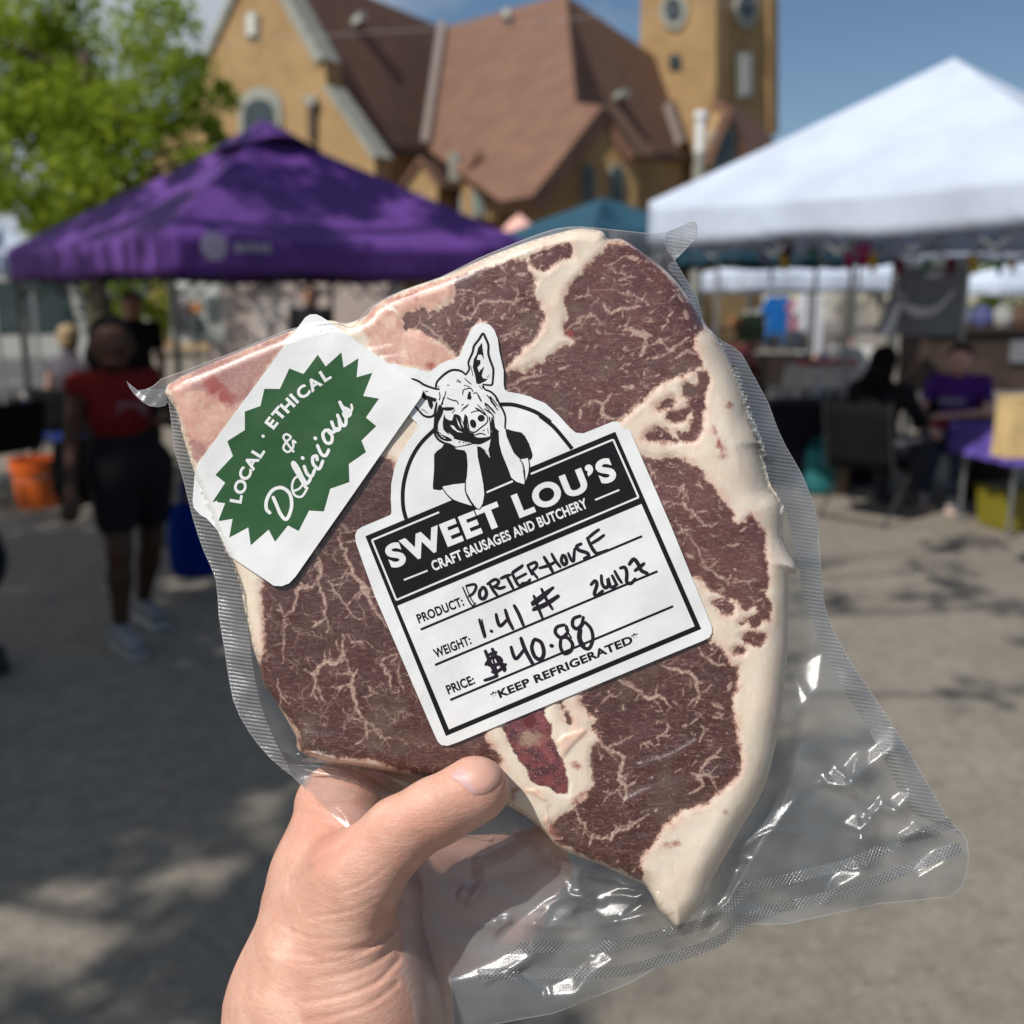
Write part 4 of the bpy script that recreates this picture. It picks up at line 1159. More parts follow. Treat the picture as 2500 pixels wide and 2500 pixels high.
# lean muscles
MUS = [zB([(575, 215), (640, 170), (760, 190), (900, 280), (1010, 390), (1130, 510), (1255, 660), (1330, 790), (1320, 860), (1285, 900), (1265, 960), (1290, 1050), (1330, 1140), (1250, 1170), (1180, 1210), (1050, 1250), (950, 1335), (830, 1445), (700, 1560), (640, 1605), (500, 1680), (300, 1750), (0, 1600), (-350, 1500), (-560, 1300), (-220, 1180), (-60, 1180), (20, 1120), (100, 1110), (220, 990), (330, 960), (290, 900), (255, 850), (275, 740), (250, 660), (265, 570), (330, 470), (470, 340)]),
       zB([(890, 1700), (940, 1640), (1030, 1620), (1140, 1730), (1010, 1735)]),
       zB([(1160, 1715), (1135, 1650), (1200, 1675), (1240, 1600), (1255, 1500), (1190, 1570), (1100, 1595), (1060, 1545), (1090, 1490), (1190, 1480), (1230, 1400), (1190, 1370), (1180, 1300), (1230, 1275), (1285, 1300), (1290, 1230), (1330, 1170), (1385, 1250), (1350, 1400), (1335, 1620), (1270, 1725)]),
       zB([(960, 1455), (1020, 1430), (1110, 1380), (1105, 1450), (1000, 1485)]),
       zA([(830, 510), (850, 430), (1100, 360), (1320, 300), (1400, 300), (1410, 370), (1475, 465), (1440, 520), (1440, 580), (1490, 640), (1530, 740), (1510, 850), (1450, 930), (1370, 1010), (1280, 1100), (1220, 1190), (1190, 1180), (1170, 950), (1080, 790), (1000, 800), (940, 900), (880, 1030), (850, 1060), (760, 980), (640, 900), (560, 850), (450, 860), (430, 790), (440, 740), (540, 700), (620, 700), (650, 720), (780, 660), (835, 600)]),
       zA([(1425, 330), (1440, 260), (1580, 205), (1720, 180), (1765, 240), (1750, 290), (1660, 310), (1560, 385), (1500, 380)]),
       zC([(110, 300), (155, 305), (290, 335), (400, 315), (480, 350), (570, 410), (650, 500), (700, 570), (755, 640), (795, 705), (830, 775), (880, 760), (920, 715), (985, 790), (1022, 820), (1022, 900), (1008, 960), (1030, 1040), (1040, 1150), (1020, 1255), (1047, 1310), (1040, 1420), (985, 1400), (960, 1320), (900, 1350), (860, 1340), (830, 1290), (720, 1262), (620, 1185), (560, 1130), (400, 1100), (0, 900)]),
       zC([(668, 1290), (740, 1265), (800, 1300), (795, 1370), (720, 1372), (690, 1330)]), zC([(880, 1400), (960, 1390), (990, 1430), (950, 1475), (910, 1450)]),
       zC([(850, 1540), (900, 1500), (1000, 1500), (1020, 1540), (970, 1592), (900, 1572)]), zC([(795, 1625), (830, 1600), (875, 1610), (870, 1640), (810, 1645)]),
       zC([(850, 1440), (875, 1438), (872, 1455), (852, 1455)]),
       zD([(440, 380), (600, 280), (700, 200), (900, 100), (1100, 40), (1170, 30), (1250, 40), (1335, 110), (1365, 180), (1420, 200), (1420, 280), (1390, 400), (1405, 600), (1440, 760), (1420, 880), (1330, 965), (1230, 1055), (1100, 1095), (1000, 1155), (935, 1225), (890, 1310), (830, 1370), (805, 1440), (815, 1545), (700, 1490), (560, 1430), (420, 1375), (295, 1305), (290, 1280), (240, 1210), (330, 1130), (400, 1080), (490, 980), (515, 920), (500, 840), (510, 700), (570, 690), (560, 640), (500, 570), (530, 530), (460, 480)]),
       zF([(1030, 60), (1075, 110), (1140, 200), (1132, 270), (1070, 190)]),
       [(640, 1421), (646, 1500), (646, 1590), (630, 1630), (652, 1690), (700, 1745), (727, 1790), (738, 1834), (900, 1855), (1000, 1885), (1075, 1910), (1200, 1890), (1225, 1862), (1203, 1826), (1182, 1790), (1150, 1650), (1000, 1250), (960, 1130), (900, 1120), (830, 1180), (760, 1270), (700, 1360), (670, 1400)]]
VEIN = [(zE([(620, 100), (650, 200), (665, 290), (650, 340), (655, 400), (690, 500), (700, 600), (715, 720)]), 5), (zE([(650, 230), (665, 290)]), 10),
        (zE([(795, 0), (810, 80), (850, 180), (890, 280), (960, 370), (1000, 460), (1070, 590), (1150, 690)]), 7), (zE([(960, 360), (1000, 460)]), 15), (zE([(880, 290), (850, 320)]), 4),
        (zE([(645, 350), (590, 400), (540, 395), (490, 405), (480, 520), (430, 590), (390, 605)]), 6), (zE([(390, 605), (400, 700), (390, 830), (380, 950)]), 4), (zE([(390, 605), (350, 490)]), 3),
        (zE([(680, 310), (760, 410), (840, 520), (930, 620), (985, 610)]), 4), (zE([(690, 630), (600, 690)]), 6), (zE([(820, 740), (825, 880), (800, 925), (760, 950), (700, 930), (650, 990), (610, 1030), (630, 1110), (580, 1190)]), 7),
        (zE([(640, 1000), (615, 1030)]), 13), (zE([(610, 1030), (530, 990)]), 4), (zE([(630, 1120), (700, 1240)]), 3), (zE([(825, 880), (860, 990), (890, 1050), (880, 1110), (900, 1200), (940, 1290), (990, 1370), (1000, 1500)]), 6),
        (zE([(885, 1100), (905, 1200)]), 9), (zE([(880, 1100), (750, 1120)]), 5), (zE([(890, 1050), (930, 990)]), 4), (zE([(990, 1350), (1080, 1450), (1150, 1545)]), 4),
        (zE([(1230, 885), (1120, 915), (1120, 980), (1160, 1060), (1180, 1170)]), 5), (zE([(1220, 920), (1240, 1060), (1270, 1160)]), 3), (zE([(820, 1270), (880, 1400)]), 3), (zE([(850, 740), (900, 800), (1000, 800), (1040, 830)]), 3),
        (zE([(350, 1060), (370, 1180), (440, 1240)]), 4), (zE([(1080, 1160), (1040, 1160), (1000, 1100)]), 3), (zE([(690, 870), (690, 930)]), 4), (zE([(780, 340), (850, 300)]), 3),
        (zD([(500, 620), (540, 660), (600, 725), (690, 770), (690, 850), (680, 900), (720, 970), (700, 1060)]), 7), (zD([(590, 725), (670, 680), (760, 632)]), 4), (zD([(670, 275), (740, 320), (790, 350), (860, 400), (940, 390), (1000, 460)]), 7),
        (zD([(940, 190), (1000, 215), (1080, 235), (1160, 262), (1160, 340), (1200, 410)]), 7), (zD([(1160, 390), (1110, 440)]), 4), (zD([(470, 1262), (600, 1282), (640, 1240), (720, 1220), (760, 1180), (860, 1130)]), 6), (zD([(500, 1280), (480, 1330)]), 4),
        (zD([(720, 960), (780, 915)]), 5), (zD([(1110, 1000), (1200, 960), (1175, 885), (1300, 892)]), 6), (zD([(1180, 865), (1230, 790), (1320, 768)]), 6), (zD([(1120, 870), (1180, 880)]), 4), (zD([(930, 690), (920, 640), (980, 600), (970, 520)]), 4),
        (zD([(930, 690), (800, 690)]), 3), (zD([(1170, 70), (1240, 160), (1345, 195)]), 5), (zD([(1260, 430), (1330, 460)]), 8), (zD([(1260, 510), (1330, 530)]), 6), (zD([(400, 1090), (430, 1170), (460, 1190), (450, 1260)]), 5),
        (zD([(1190, 560), (1210, 620), (1180, 680)]), 4), (zD([(1120, 560), (1190, 500)]), 3), (zD([(560, 430), (640, 370)]), 3), (zD([(1380, 300), (1360, 350)]), 9), (zD([(560, 1070), (640, 990), (700, 980)]), 3),
        (zC([(310, 610), (380, 620), (470, 650), (560, 720), (640, 790), (700, 760)]), 5), (zC([(200, 385), (260, 420), (300, 500)]), 4), (zC([(400, 750), (490, 830), (540, 900), (600, 1030), (680, 1110), (750, 1150), (900, 1165), (960, 1150)]), 4),
        (zC([(760, 915), (850, 905)]), 5), (zC([(620, 1010), (690, 1000)]), 3), (zC([(480, 970), (540, 1010)]), 7), (zC([(430, 590), (460, 520), (500, 620)]), 4), (zC([(930, 1310), (1000, 1270)]), 4), (zC([(560, 480), (600, 540)]), 3), (zC([(550, 690), (630, 685)]), 3),
        (zB([(580, 360), (740, 270)]), 3), (zB([(750, 280), (830, 290)]), 9), (zB([(710, 370), (740, 440), (820, 435)]), 4), (zB([(680, 460), (740, 460)]), 5), (zB([(690, 560), (760, 570), (860, 610), (930, 670)]), 4), (zB([(300, 610), (400, 590), (460, 590)]), 4),
        (zB([(560, 640), (600, 710), (740, 680), (850, 665)]), 6), (zB([(300, 830), (400, 760), (500, 740)]), 4), (zB([(700, 860), (800, 860), (870, 890), (940, 900)]), 10), (zB([(880, 900), (880, 1000), (840, 1070)]), 9), (zB([(900, 980), (1000, 930), (1080, 910)]), 4),
        (zB([(1080, 1030), (1180, 940), (1240, 910)]), 5), (zB([(1120, 1080), (1220, 1020), (1290, 1050)]), 6), (zB([(920, 1080), (1020, 1050)]), 5), (zB([(460, 1400), (550, 1440), (580, 1540), (680, 1540)]), 7), (zB([(560, 1440), (620, 1350)]), 5), (zB([(700, 1300), (800, 1320)]), 7),
        (zB([(380, 1470), (370, 1560)]), 7), (zB([(940, 1330), (860, 1270), (800, 1180)]), 3), (zB([(200, 1160), (270, 1150)]), 5), (zB([(500, 1330), (560, 1350)]), 4), (zB([(1200, 700), (1215, 770)]), 10), (zB([(1110, 560), (1200, 640)]), 5), (zB([(1010, 550), (1012, 555)]), 6), (zB([(900, 790), (940, 780)]), 5),
        (zA([(850, 740), (950, 765), (1000, 710), (1080, 625), (1250, 640), (1400, 600), (1480, 570)]), 5), (zA([(840, 540), (960, 560), (1100, 545)]), 3), (zA([(560, 790), (640, 850), (760, 950), (850, 1050)]), 5), (zA([(1180, 340), (1240, 400)]), 6), (zA([(1200, 760), (1260, 720)]), 3), (zA([(1580, 250), (1590, 255)]), 8), (zA([(780, 760), (800, 830)]), 4),
        (zA([(1240, 1300), (1400, 1230), (1520, 1210)]), 6), (zA([(1360, 1380), (1300, 1280)]), 4)]
PINK = [zG([(20, 520), (1000, 150), (900, 330), (640, 700), (400, 1040), (260, 1210), (100, 740)]), zA([(100, 830), (180, 680), (270, 640), (430, 770), (560, 860), (640, 910), (850, 1060), (800, 1120), (640, 1180), (520, 1150), (350, 1110), (180, 1000)]),
        zA([(180, 660), (820, 430), (840, 590), (640, 700), (440, 740), (280, 650)])]
PURP = [zG([(170, 560), (250, 440), (500, 370), (700, 310), (870, 220), (960, 190), (890, 330), (760, 500), (640, 700), (560, 770), (450, 690), (420, 640), (300, 640), (200, 640)]), zG([(190, 980), (300, 1010), (370, 1060), (260, 1200), (210, 1080)])]
REDS = [(zG([(370, 570), (420, 620), (500, 690)]), 20), (zA([(430, 610), (520, 590)]), 9), (zA([(640, 1120), (655, 1130)]), 11), (zB([(1545, 1440), (1555, 1450)]), 8), (zC([(700, 220), (720, 260), (730, 320)]), 8),
        (zD([(390, 1060), (440, 1010)]), 7), (zD([(970, 1320), (1040, 1315)]), 6), (zD([(400, 820), (415, 830)]), 6), (zD([(1340, 1120), (1345, 1125)]), 4), (zF([(600, 900), (590, 960)]), 8), (zB([(290, 880), (295, 900)]), 6), (zB([(1420, 1610), (1440, 1650)]), 5)]
MARR = [zF([(480, 290), (560, 220), (680, 170), (800, 100), (880, 110), (900, 200), (950, 280), (950, 380), (1000, 470), (1030, 560), (1080, 680), (1120, 820), (1100, 925), (1000, 910), (900, 850), (800, 835), (760, 790), (700, 680), (620, 560), (560, 480), (530, 380)])]
TISS = [zF([(980, 430), (1050, 360), (1230, 300), (1300, 290), (1280, 350), (1150, 480), (1060, 590), (1030, 520)]), zF([(660, 870), (800, 860), (900, 950), (930, 1040), (860, 1180), (940, 1300), (1010, 1340), (1000, 1280), (940, 1200), (900, 1000)])]

def grid_in(poly, st, pad=0):
    lo = poly.min(0) - 2 * st; hi = poly.max(0) + 2 * st
    nx = int((hi[0] - lo[0]) / st) + 1; ny = int((hi[1] - lo[1]) / st) + 1
    X, Y = np.meshgrid(lo[0] + st * np.arange(nx), lo[1] + st * np.arange(ny), indexing='ij')
    P = np.stack([X.ravel(), Y.ravel()], 1)
    return P, nx, ny
def snap_mesh(poly, st):
    """grid inside an outline with its rim snapped on to the outline; returns points, quads, edge distance"""
    poly = np.asarray(poly, float)
    P, nx, ny = grid_in(poly, st)
    d = poly_sd(P, poly)
    ins = d > -.25 * st
    I = np.arange(nx * ny).reshape(nx, ny)
    q = np.stack([I[:-1, :-1], I[1:, :-1], I[1:, 1:], I[:-1, 1:]], -1).reshape(-1, 4)
    ok = ins[q].sum(1) >= 3
    ok |= (ins[q].sum(1) == 4)
    q = q[ok]
    used = np.zeros(nx * ny, bool); used[q.ravel()] = True
    # vertices on the rim
    e = np.concatenate([q[:, [0, 1]], q[:, [1, 2]], q[:, [2, 3]], q[:, [3, 0]]]); es = np.sort(e, 1)
    key = es[:, 0] * (nx * ny) + es[:, 1]; u, inv, c = np.unique(key, return_inverse=True, return_counts=True)
    be = e[c[inv] == 1]; rim = np.unique(be)
    A = poly; B = np.roll(poly, -1, 0); AB = B - A
    for v in rim:
        p = P[v]; t = np.clip(((p - A) * AB).sum(1) / np.maximum((AB * AB).sum(1), 1e-9), 0, 1)
        c_ = A + t[:, None] * AB; P[v] = c_[np.argmin(((p - c_) ** 2).sum(1))]
    d[rim] = 0
    m = -np.ones(nx * ny, int); m[used] = np.arange(used.sum())
    return P[used], m[q], np.maximum(d[used], 0), m[be]

STEAK_S = spline(STEAK, 3, True)
def lown(P, s, seed=0):
    """smooth pseudo-noise in pixels"""
    x, y = P[:, 0] / s, P[:, 1] / s
    return (np.sin(x * 1.7 + y * .9 + seed) + np.sin(-x * .8 + y * 1.9 + seed * 2.3) + .6 * np.sin(x * 3.1 + y * 2.3 + seed * .7) + .5 * np.sin(x * 2.2 - y * 3.7 + seed * 1.1)) / 3.1
def plateau(P, d):
    """height of the steak's face, pixels; d = distance in from the outline"""
    Rr = 28.0 + 42 * np.clip((P[:, 0] - 1500) / 300, 0, 1); t = np.clip(d / Rr, 0, 1)
    h = -Rr * .85 * (1 - np.sqrt(1 - (1 - t) ** 2))
    right = np.clip((P[:, 0] - 1650) / 200, 0, 1) * np.clip((1400 - P[:, 1]) / 200, 0, 1)
    h -= right * 40 * np.clip(1 - d / 160, 0, 1) ** 2
    h += 7 * lown(P, 210, 1) + 2.0 * lown(P, 60, 4) * np.clip(d / 60, 0, 1)
    return h
P, Q, dd, BE = snap_mesh(STEAK_S, 4.0)
H = plateau(P, dd)
mus = np.full(len(P), -1e9)
for m_ in MUS: mus = np.maximum(mus, poly_sd(P, spline(m_, 2, True)))
vein = np.full(len(P), -1e9)
def line_dt(P, pts):
    pts = np.asarray(pts, float); s = np.r_[0, np.cumsum(np.linalg.norm(np.diff(pts, axis=0), axis=1))]
    best = np.full(len(P), 1e18); tt = np.zeros(len(P))
    for i in range(len(pts) - 1):
        a, b = pts[i], pts[i + 1]; ab = b - a; t = np.clip(((P - a) @ ab) / max(ab @ ab, 1e-9), 0, 1)
        q = ((P - a - t[:, None] * ab) ** 2).sum(1); m = q < best; best[m] = q[m]; tt[m] = (s[i] + t[m] * (s[i + 1] - s[i])) / max(s[-1], 1e-9)
    return np.sqrt(best), tt
def add_vein(c, w, end=.35):
    global vein
    lo_, hi_ = c.min(0) - 45, c.max(0) + 45
    m = ((P > lo_) & (P < hi_)).all(1)
    if not m.any(): return
    d, t = line_dt(P[m], c); vein[m] = np.maximum(vein[m], w * .62 * (1 - (1 - end) * np.abs(2 * t - 1) ** 2.5) - d)
vr = np.random.default_rng(11)
for v_, w_ in VEIN:
    c = spline(v_, 4) if len(v_) > 2 else np.array([np.array(v_[0]) * (1 - t) + np.array(v_[1]) * t for t in np.linspace(0, 1, 5)])
    L_v = np.linalg.norm(np.diff(c, axis=0), axis=1).sum(); c[1:-1] += vr.normal(size=c[1:-1].shape) * min(2.6, L_v * .05)
    add_vein(c, w_)
    for _ in range(int(L_v / 34)):                       # side twigs
        i = vr.integers(0, len(c) - 1); d_ = c[i + 1] - c[i]; d_ /= max(np.linalg.norm(d_), 1e-6); sg = vr.choice([-1, 1]); a_ = sg * vr.uniform(.6, 1.5)
        e_ = np.array([d_[0] * math.cos(a_) - d_[1] * math.sin(a_), d_[0] * math.sin(a_) + d_[1] * math.cos(a_)]); Lb = vr.uniform(9, 34) * (1 + w_ / 12)
        q1 = c[i] + e_ * Lb * .5 + vr.normal(size=2) * 2.5; q2 = c[i] + e_ * Lb + vr.normal(size=2) * 5
        add_vein(np.array([c[i], q1, q2]), vr.uniform(1.6, 3.4), .1)
# loose flecks through every lean part
MB_ = [np.array(q) for q in MUS[:1] + MUS[4:5] + MUS[6:7] + MUS[12:13]]
for q, nfl, ang in zip(MB_, (210, 60, 80, 90), (-.35, -.5, .55, -.6)):
    lo_, hi_ = q.min(0), q.max(0)
    for _ in range(nfl):
        c0 = vr.uniform(lo_, hi_); a_ = ang + vr.normal() * .6; Lb = vr.uniform(5, 26); e_ = np.array([math.cos(a_), math.sin(a_)])
        add_vein(np.array([c0 - e_ * Lb * .5, c0 + vr.normal(size=2) * 2.5, c0 + e_ * Lb * .5]), vr.uniform(1.4, 4.6) * (1.5 if Lb < 10 else 1), .15)
fmx = lambda L: np.max([poly_sd(P, q) for q in L], axis=0)
red = np.full(len(P), -1e9)
for v_, w_ in REDS: red = np.maximum(red, w_ - line_d(P, v_))
pink = fmx(PINK); purp = fmx(PURP); marr = fmx(MARR); tiss = fmx(TISS)
nsel = poly_sd(P, MUS[-1]); m3 = np.maximum(poly_sd(P, MUS[0]), poly_sd(P, MUS[4]))
oval_ = lambda c, rx, ry: 1 - np.sqrt(((P[:, 0] - c[0]) / rx) ** 2 + ((P[:, 1] - c[1]) / ry) ** 2)
ring = oval_(zF([(765, 395)])[0], 30, 20); blood = oval_(zF([(745, 225)])[0], 16, 21)
H = H + np.clip(-mus, 0, 14) * .25 * np.clip(dd / 30, 0, 1) + np.clip(np.minimum(tiss, 8), 0, 8) * .6
H += 1.2 * lown(P + 9 * np.column_stack([lown(P, 47, 2), lown(P, 39, 5)]), 44, 7) * np.clip(-mus / 12, 0, 1) * np.clip(dd / 14, 0, 1)
H -= 3.0 * np.clip(1 - np.abs(marr) / 10, 0, 1)
# attribute values are in pixels, kept small
attrs = dict(mus=np.clip(mus, -60, 60), vein=np.clip(vein, -40, 20), pink=np.clip(pink, -40, 40), purp=np.clip(purp, -40, 40), marr=np.clip(marr, -40, 40), tiss=np.clip(tiss, -40, 40),
             red=np.clip(red, -40, 20), net=np.clip(nsel, -40, 40), dark=np.clip(np.maximum(nsel, poly_sd(P, MUS[12])), -40, 40), fib=np.clip(m3, -40, 40), ring=ring, blood=blood, edge=dd, pu=P[:, 0] * 1.0, pv=P[:, 1] * 1.0, pw=H * 1.0)
# side wall and back
n0 = len(P); rim = np.unique(BE); loc = {v: i for i, v in enumerate(rim)}
cen = STEAK_S.mean(0)
V3 = [np.column_stack([P, H])]
TH = [-100, -140, -185, -205]
idx = [rim]
inn = (cen - P[rim]); inn /= np.linalg.norm(inn, axis=1)[:, None]
for k, (z, off) in enumerate(zip(TH, (-3, 0, 10, 40))):
    V3.append(np.column_stack([P[rim] + inn * off, np.full(len(rim), float(z))])); idx.append(n0 + k * len(rim) + np.arange(len(rim)))
V3 = np.concatenate(V3)
L_ = np.array([[loc[a], loc[b]] for a, b in BE])
QS = [Q]
for k in range(4):
    a, b = idx[k], idx[k + 1]
    QS.append(np.stack([a[L_[:, 1]], a[L_[:, 0]], b[L_[:, 0]], b[L_[:, 1]]], 1))
for k2 in attrs: attrs[k2] = np.concatenate([attrs[k2]] + [attrs[k2][rim]] * 4)
attrs['edge'] = np.concatenate([dd] + [np.full(len(rim), -20. * (k + 1)) for k in range(4)])
# back face (reuses the face grid, pushed back)
back = np.column_stack([P + (cen - P) * .03, np.full(n0, -208.) + 3 * lown(P, 90, 3)])
nb = len(V3); V3 = np.concatenate([V3, back]); QS.append(Q[:, ::-1] + nb)
for k2 in attrs: attrs[k2] = np.concatenate([attrs[k2], attrs[k2][:n0] if k2 != 'edge' else np.full(n0, -80.)])
attrs['pw'] = V3[:, 2] * 1.0
QS = np.concatenate(QS)
Vw = FG(V3)
SLOC = FG(np.array([1250., 1400., -100.]))

def m_steak():
    g = NT('raw_steak'); v = g.obj()
    A = {k: g.attr(k) for k in attrs}
    px = g.n('CombineXYZ', {0: A['pu'], 1: A['pv'], 2: A['pw']}).outputs[0]
    # warp of the region borders
    w1 = g.math('SUBTRACT', g.noise(px, .05, 5, .65), .5); w2 = g.math('SUBTRACT', g.noise(px, .018, 4, .6), .5)
    w3 = g.math('SUBTRACT', g.noise(px, .16, 4, .7), .5)
    wob = g.math('ADD', g.math('MULTIPLY', w3, 15), g.math('ADD', g.math('MULTIPLY', w1, 34), g.math('MULTIPLY', w2, 22)))
    musw = g.math('ADD', A['mus'], wob)
    isf = g.ramp(musw, -2.5, 3.5, 1, 0)                      # 1 = fat
    # lean colour
    n1 = g.noise(px, .012, 4, .6); n2 = g.noise(px, .16, 4, .7); n3 = g.noise(px, .9, 3, .7)
    lean = g.mix(g.ramp(n1, .3, .7), (.066, .015, .011), (.140, .045, .037))
    lean = g.mix(g.ramp(n2, .38, .72, 0, .55), lean, (.205, .080, .068))
    lean = g.mix(g.ramp(n3, .55, .8, 0, .30), lean, (.28, .14, .12))
    # the tenderloin is darker and redder
    dk = g.ramp(A['dark'], -6, 14)
    lean = g.mix(g.math('MULTIPLY', dk, .72), lean, g.mix(g.ramp(n2, .3, .7), (.036, .006, .005), (.088, .023, .018)))
    gr = g.noise(px, .007, 3, .5)
    lean = g.mix(g.ramp(gr, .54, .70, 0, .45), lean, (.165, .115, .085))
    # fibres
    wv = g.mapping(px, scale=(.35, 1.5, 1), rot=(0, 0, R(35)))
    fb = g.noise(wv, .11, 5, .75, 1.2)
    lean = g.mix(g.ramp(fb, .46, .68, 0, .42), lean, (.34, .20, .165)); lean = g.mix(g.ramp(fb, .30, .44, .45, 0), lean, (.06, .018, .015))
    # fine net of fat in the tenderloin
    pw = g.n('VectorMath', {0: px, 1: g.n('TexNoise', {'Vector': px, 'Scale': .02, 'Detail': 3}).outputs[1]}, operation='MULTIPLY_ADD')
    wd_ = g.n('TexNoise', {'Vector': px, 'Scale': .025, 'Detail': 4}).outputs[1]
    sc = g.n('VectorMath', {0: wd_}, operation='SCALE'); sc.inputs['Scale'].default_value = 60
    pv = g.n('VectorMath', {0: px, 1: sc.outputs[0]}, operation='ADD').outputs[0]
    vo = g.n('TexVoronoi', {'Vector': pv, 'Scale': .021}, feature='DISTANCE_TO_EDGE').outputs[0]
    br = g.noise(px, .03, 3, .6)
    netf = g.math('MULTIPLY', g.math('MULTIPLY', g.ramp(vo, .0, .06, 1, 0), g.ramp(br, .40, .62)), g.ramp(A['net'], -2, 10, .2, .52))
    # marbling flecks elsewhere
    fv = g.mapping(px, scale=(.45, 1.0, 1), rot=(0, 0, R(-28)))
    fl = g.noise(fv, .055, 6, .72, 1.6)
    fl2 = g.noise(px, .11, 5, .75, .8)
    notn = g.ramp(A['net'], -4, 6, 1, .25)
    flm = g.math('MULTIPLY', g.math('MAXIMUM', g.ramp(fl, .575, .67, 0, .8), g.ramp(fl2, .60, .70, 0, .7)), notn)
    # drawn veins, ragged
    vw = g.math('ADD', A['vein'], g.math('ADD', g.math('MULTIPLY', g.math('SUBTRACT', g.noise(px, .12, 5, .75), .5), 9), g.math('MULTIPLY', w1, 6)))
    vn = g.ramp(vw, -2.6, 2.6)
    fatm = g.math('MAXIMUM', g.math('MAXIMUM', isf, g.math('MULTIPLY', vn, g.ramp(n2, .25, .7, .5, .92))), g.math('MULTIPLY', g.math('MAXIMUM', netf, flm), .72))
    # fat colour
    fn = g.noise(px, .01, 4, .6); fn2 = g.noise(g.mapping(px, scale=(1, .3, 1), rot=(0, 0, R(-35))), .05, 5, .7, 1)
    fat = g.mix(g.ramp(fn, .3, .7), (.91, .79, .64), (.88, .71, .56))
    fat = g.mix(g.ramp(fn2, .5, .75, 0, .42), fat, (.74, .54, .40)); fat = g.mix(g.ramp(g.noise(px, .03, 5, .7), .52, .70, 0, .5), fat, (.95, .88, .78))
    deep = g.ramp(musw, -34, -6)
    fat = g.mix(g.math('MULTIPLY', deep, .30), fat, (.80, .58, .45))
    fat = g.mix(g.math('MULTIPLY', g.ramp(musw, -26, -2), g.ramp(g.noise(px, .022, 4, .6), .42, .62, 0, .6)), fat, (.74, .44, .35))
    stk = g.noise(g.mapping(px, scale=(1, .22, 1), rot=(0, 0, R(-22))), .10, 5, .75, 1.4)
    fat = g.mix(g.ramp(stk, .58, .68, 0, .30), fat, (.66, .44, .32)); fat = g.mix(g.ramp(g.noise(px, .012, 5, .7, 1), .60, .70, 0, .30), fat, (.76, .44, .34))
    thin = g.mix(g.ramp(n2, .3, .7), (.44, .24, .19), (.74, .55, .44))
    fat = g.mix(isf, thin, fat)
    c = g.mix(fatm, lean, fat)
    # red-brown seam where lean meets fat
    seam = g.math('MULTIPLY', g.ramp(musw, -7, 0), g.ramp(musw, 0, 4, 1, 0))
    c = g.mix(g.math('MULTIPLY', seam, .55), c, (.36, .14, .09))
    # pink bone edge, purple skin, marrow
    pk = g.math('ADD', A['pink'], wob)
    pc = g.mix(g.ramp(g.noise(px, .02, 5, .65), .35, .65), (.76, .42, .31), (.66, .28, .22))
    pc = g.mix(g.ramp(fn2, .45, .7, 0, .5), pc, (.78, .58, .42))
    pc = g.mix(g.ramp(g.noise(px, .014, 5, .7, .8), .50, .64, 0, .65), pc, (.50, .15, .12))
    pc = g.mix(g.ramp(g.noise(px, .05, 5, .7, 1.2), .54, .66, 0, .5), pc, (.84, .62, .50))
    c = g.mix(g.math('MULTIPLY', g.math('MULTIPLY', g.ramp(pk, -8, 8), isf), .85), c, pc)
    pu = g.ramp(g.math('ADD', A['purp'], g.math('MULTIPLY', wob, 1.2)), -7, 9)
    c = g.mix(g.math('MULTIPLY', pu, .72), c, g.mix(g.ramp(n2, .35, .65), (.27, .10, .10), (.44, .22, .20)))
    ma = g.ramp(g.math('ADD', A['marr'], g.math('MULTIPLY', wob, .6)), -3, 3)
    mc = g.mix(g.ramp(g.noise(px, .035, 4, .6), .35, .65), (.065, .014, .022), (.26, .055, .06))
    mc = g.mix(g.ramp(g.noise(px, .11, 5, .8, 2.5), .53, .62, 0, .75), mc, (.55, .27, .24))
    mc = g.mix(g.ramp(g.math('ADD', A['ring'], g.math('MULTIPLY', w1, 2.4)), -.3, .6, 0, .65), mc, (.50, .33, .22))
    mc = g.mix(g.ramp(A['blood'], -.05, .2), mc, (.13, .012, .018))
    c = g.mix(ma, c, mc)
    c = g.mix(g.math('MULTIPLY', g.ramp(g.math('ADD', A['tiss'], g.math('MULTIPLY', wob, .8)), -8, 10), .42), c, (.55, .20, .15))
    rd = g.ramp(g.math('ADD', A['red'], g.math('MULTIPLY', wob, 1.2)), -8, 14)
    c = g.mix(g.math('MULTIPLY', rd, .85), c, (.36, .045, .035))
    # small specks
    sp = g.ramp(g.noise(px, 1.3, 2, .5), .68, .74)
    c = g.mix(g.math('MULTIPLY', sp, .35), c, (.62, .50, .44))
    hgt = g.math('ADD', g.math('MULTIPLY', isf, .4), g.math('MULTIPLY', fb, .3))
    b0 = g.bump(g.noise(px, .02, 3, .5), .12, .0015)
    b = g.bump(hgt, .30, .0005, g.bump(g.noise(px, .35, 3, .6), .25, .0005, b0))
    p = g.n('BsdfPrincipled', {'Base Color': c, 'Roughness': .33, 'Normal': b, 'Specular IOR Level': .45})
    p.inputs['Subsurface Weight'].default_value = .10
    p.inputs['Subsurface Radius'].default_value = (.0015, .0006, .0004)
    p.inputs['Subsurface Scale'].default_value = 1.0
    return g.end(p)
steak = mesh_obj('steak', Vw, QS[:, ::-1].copy(), m_steak(), None, smooth=True, attrs=attrs, loc=SLOC)
tag(steak, 'raw marbled bone-in steak with a thick cream fat edge sealed in clear plastic', 'steak')
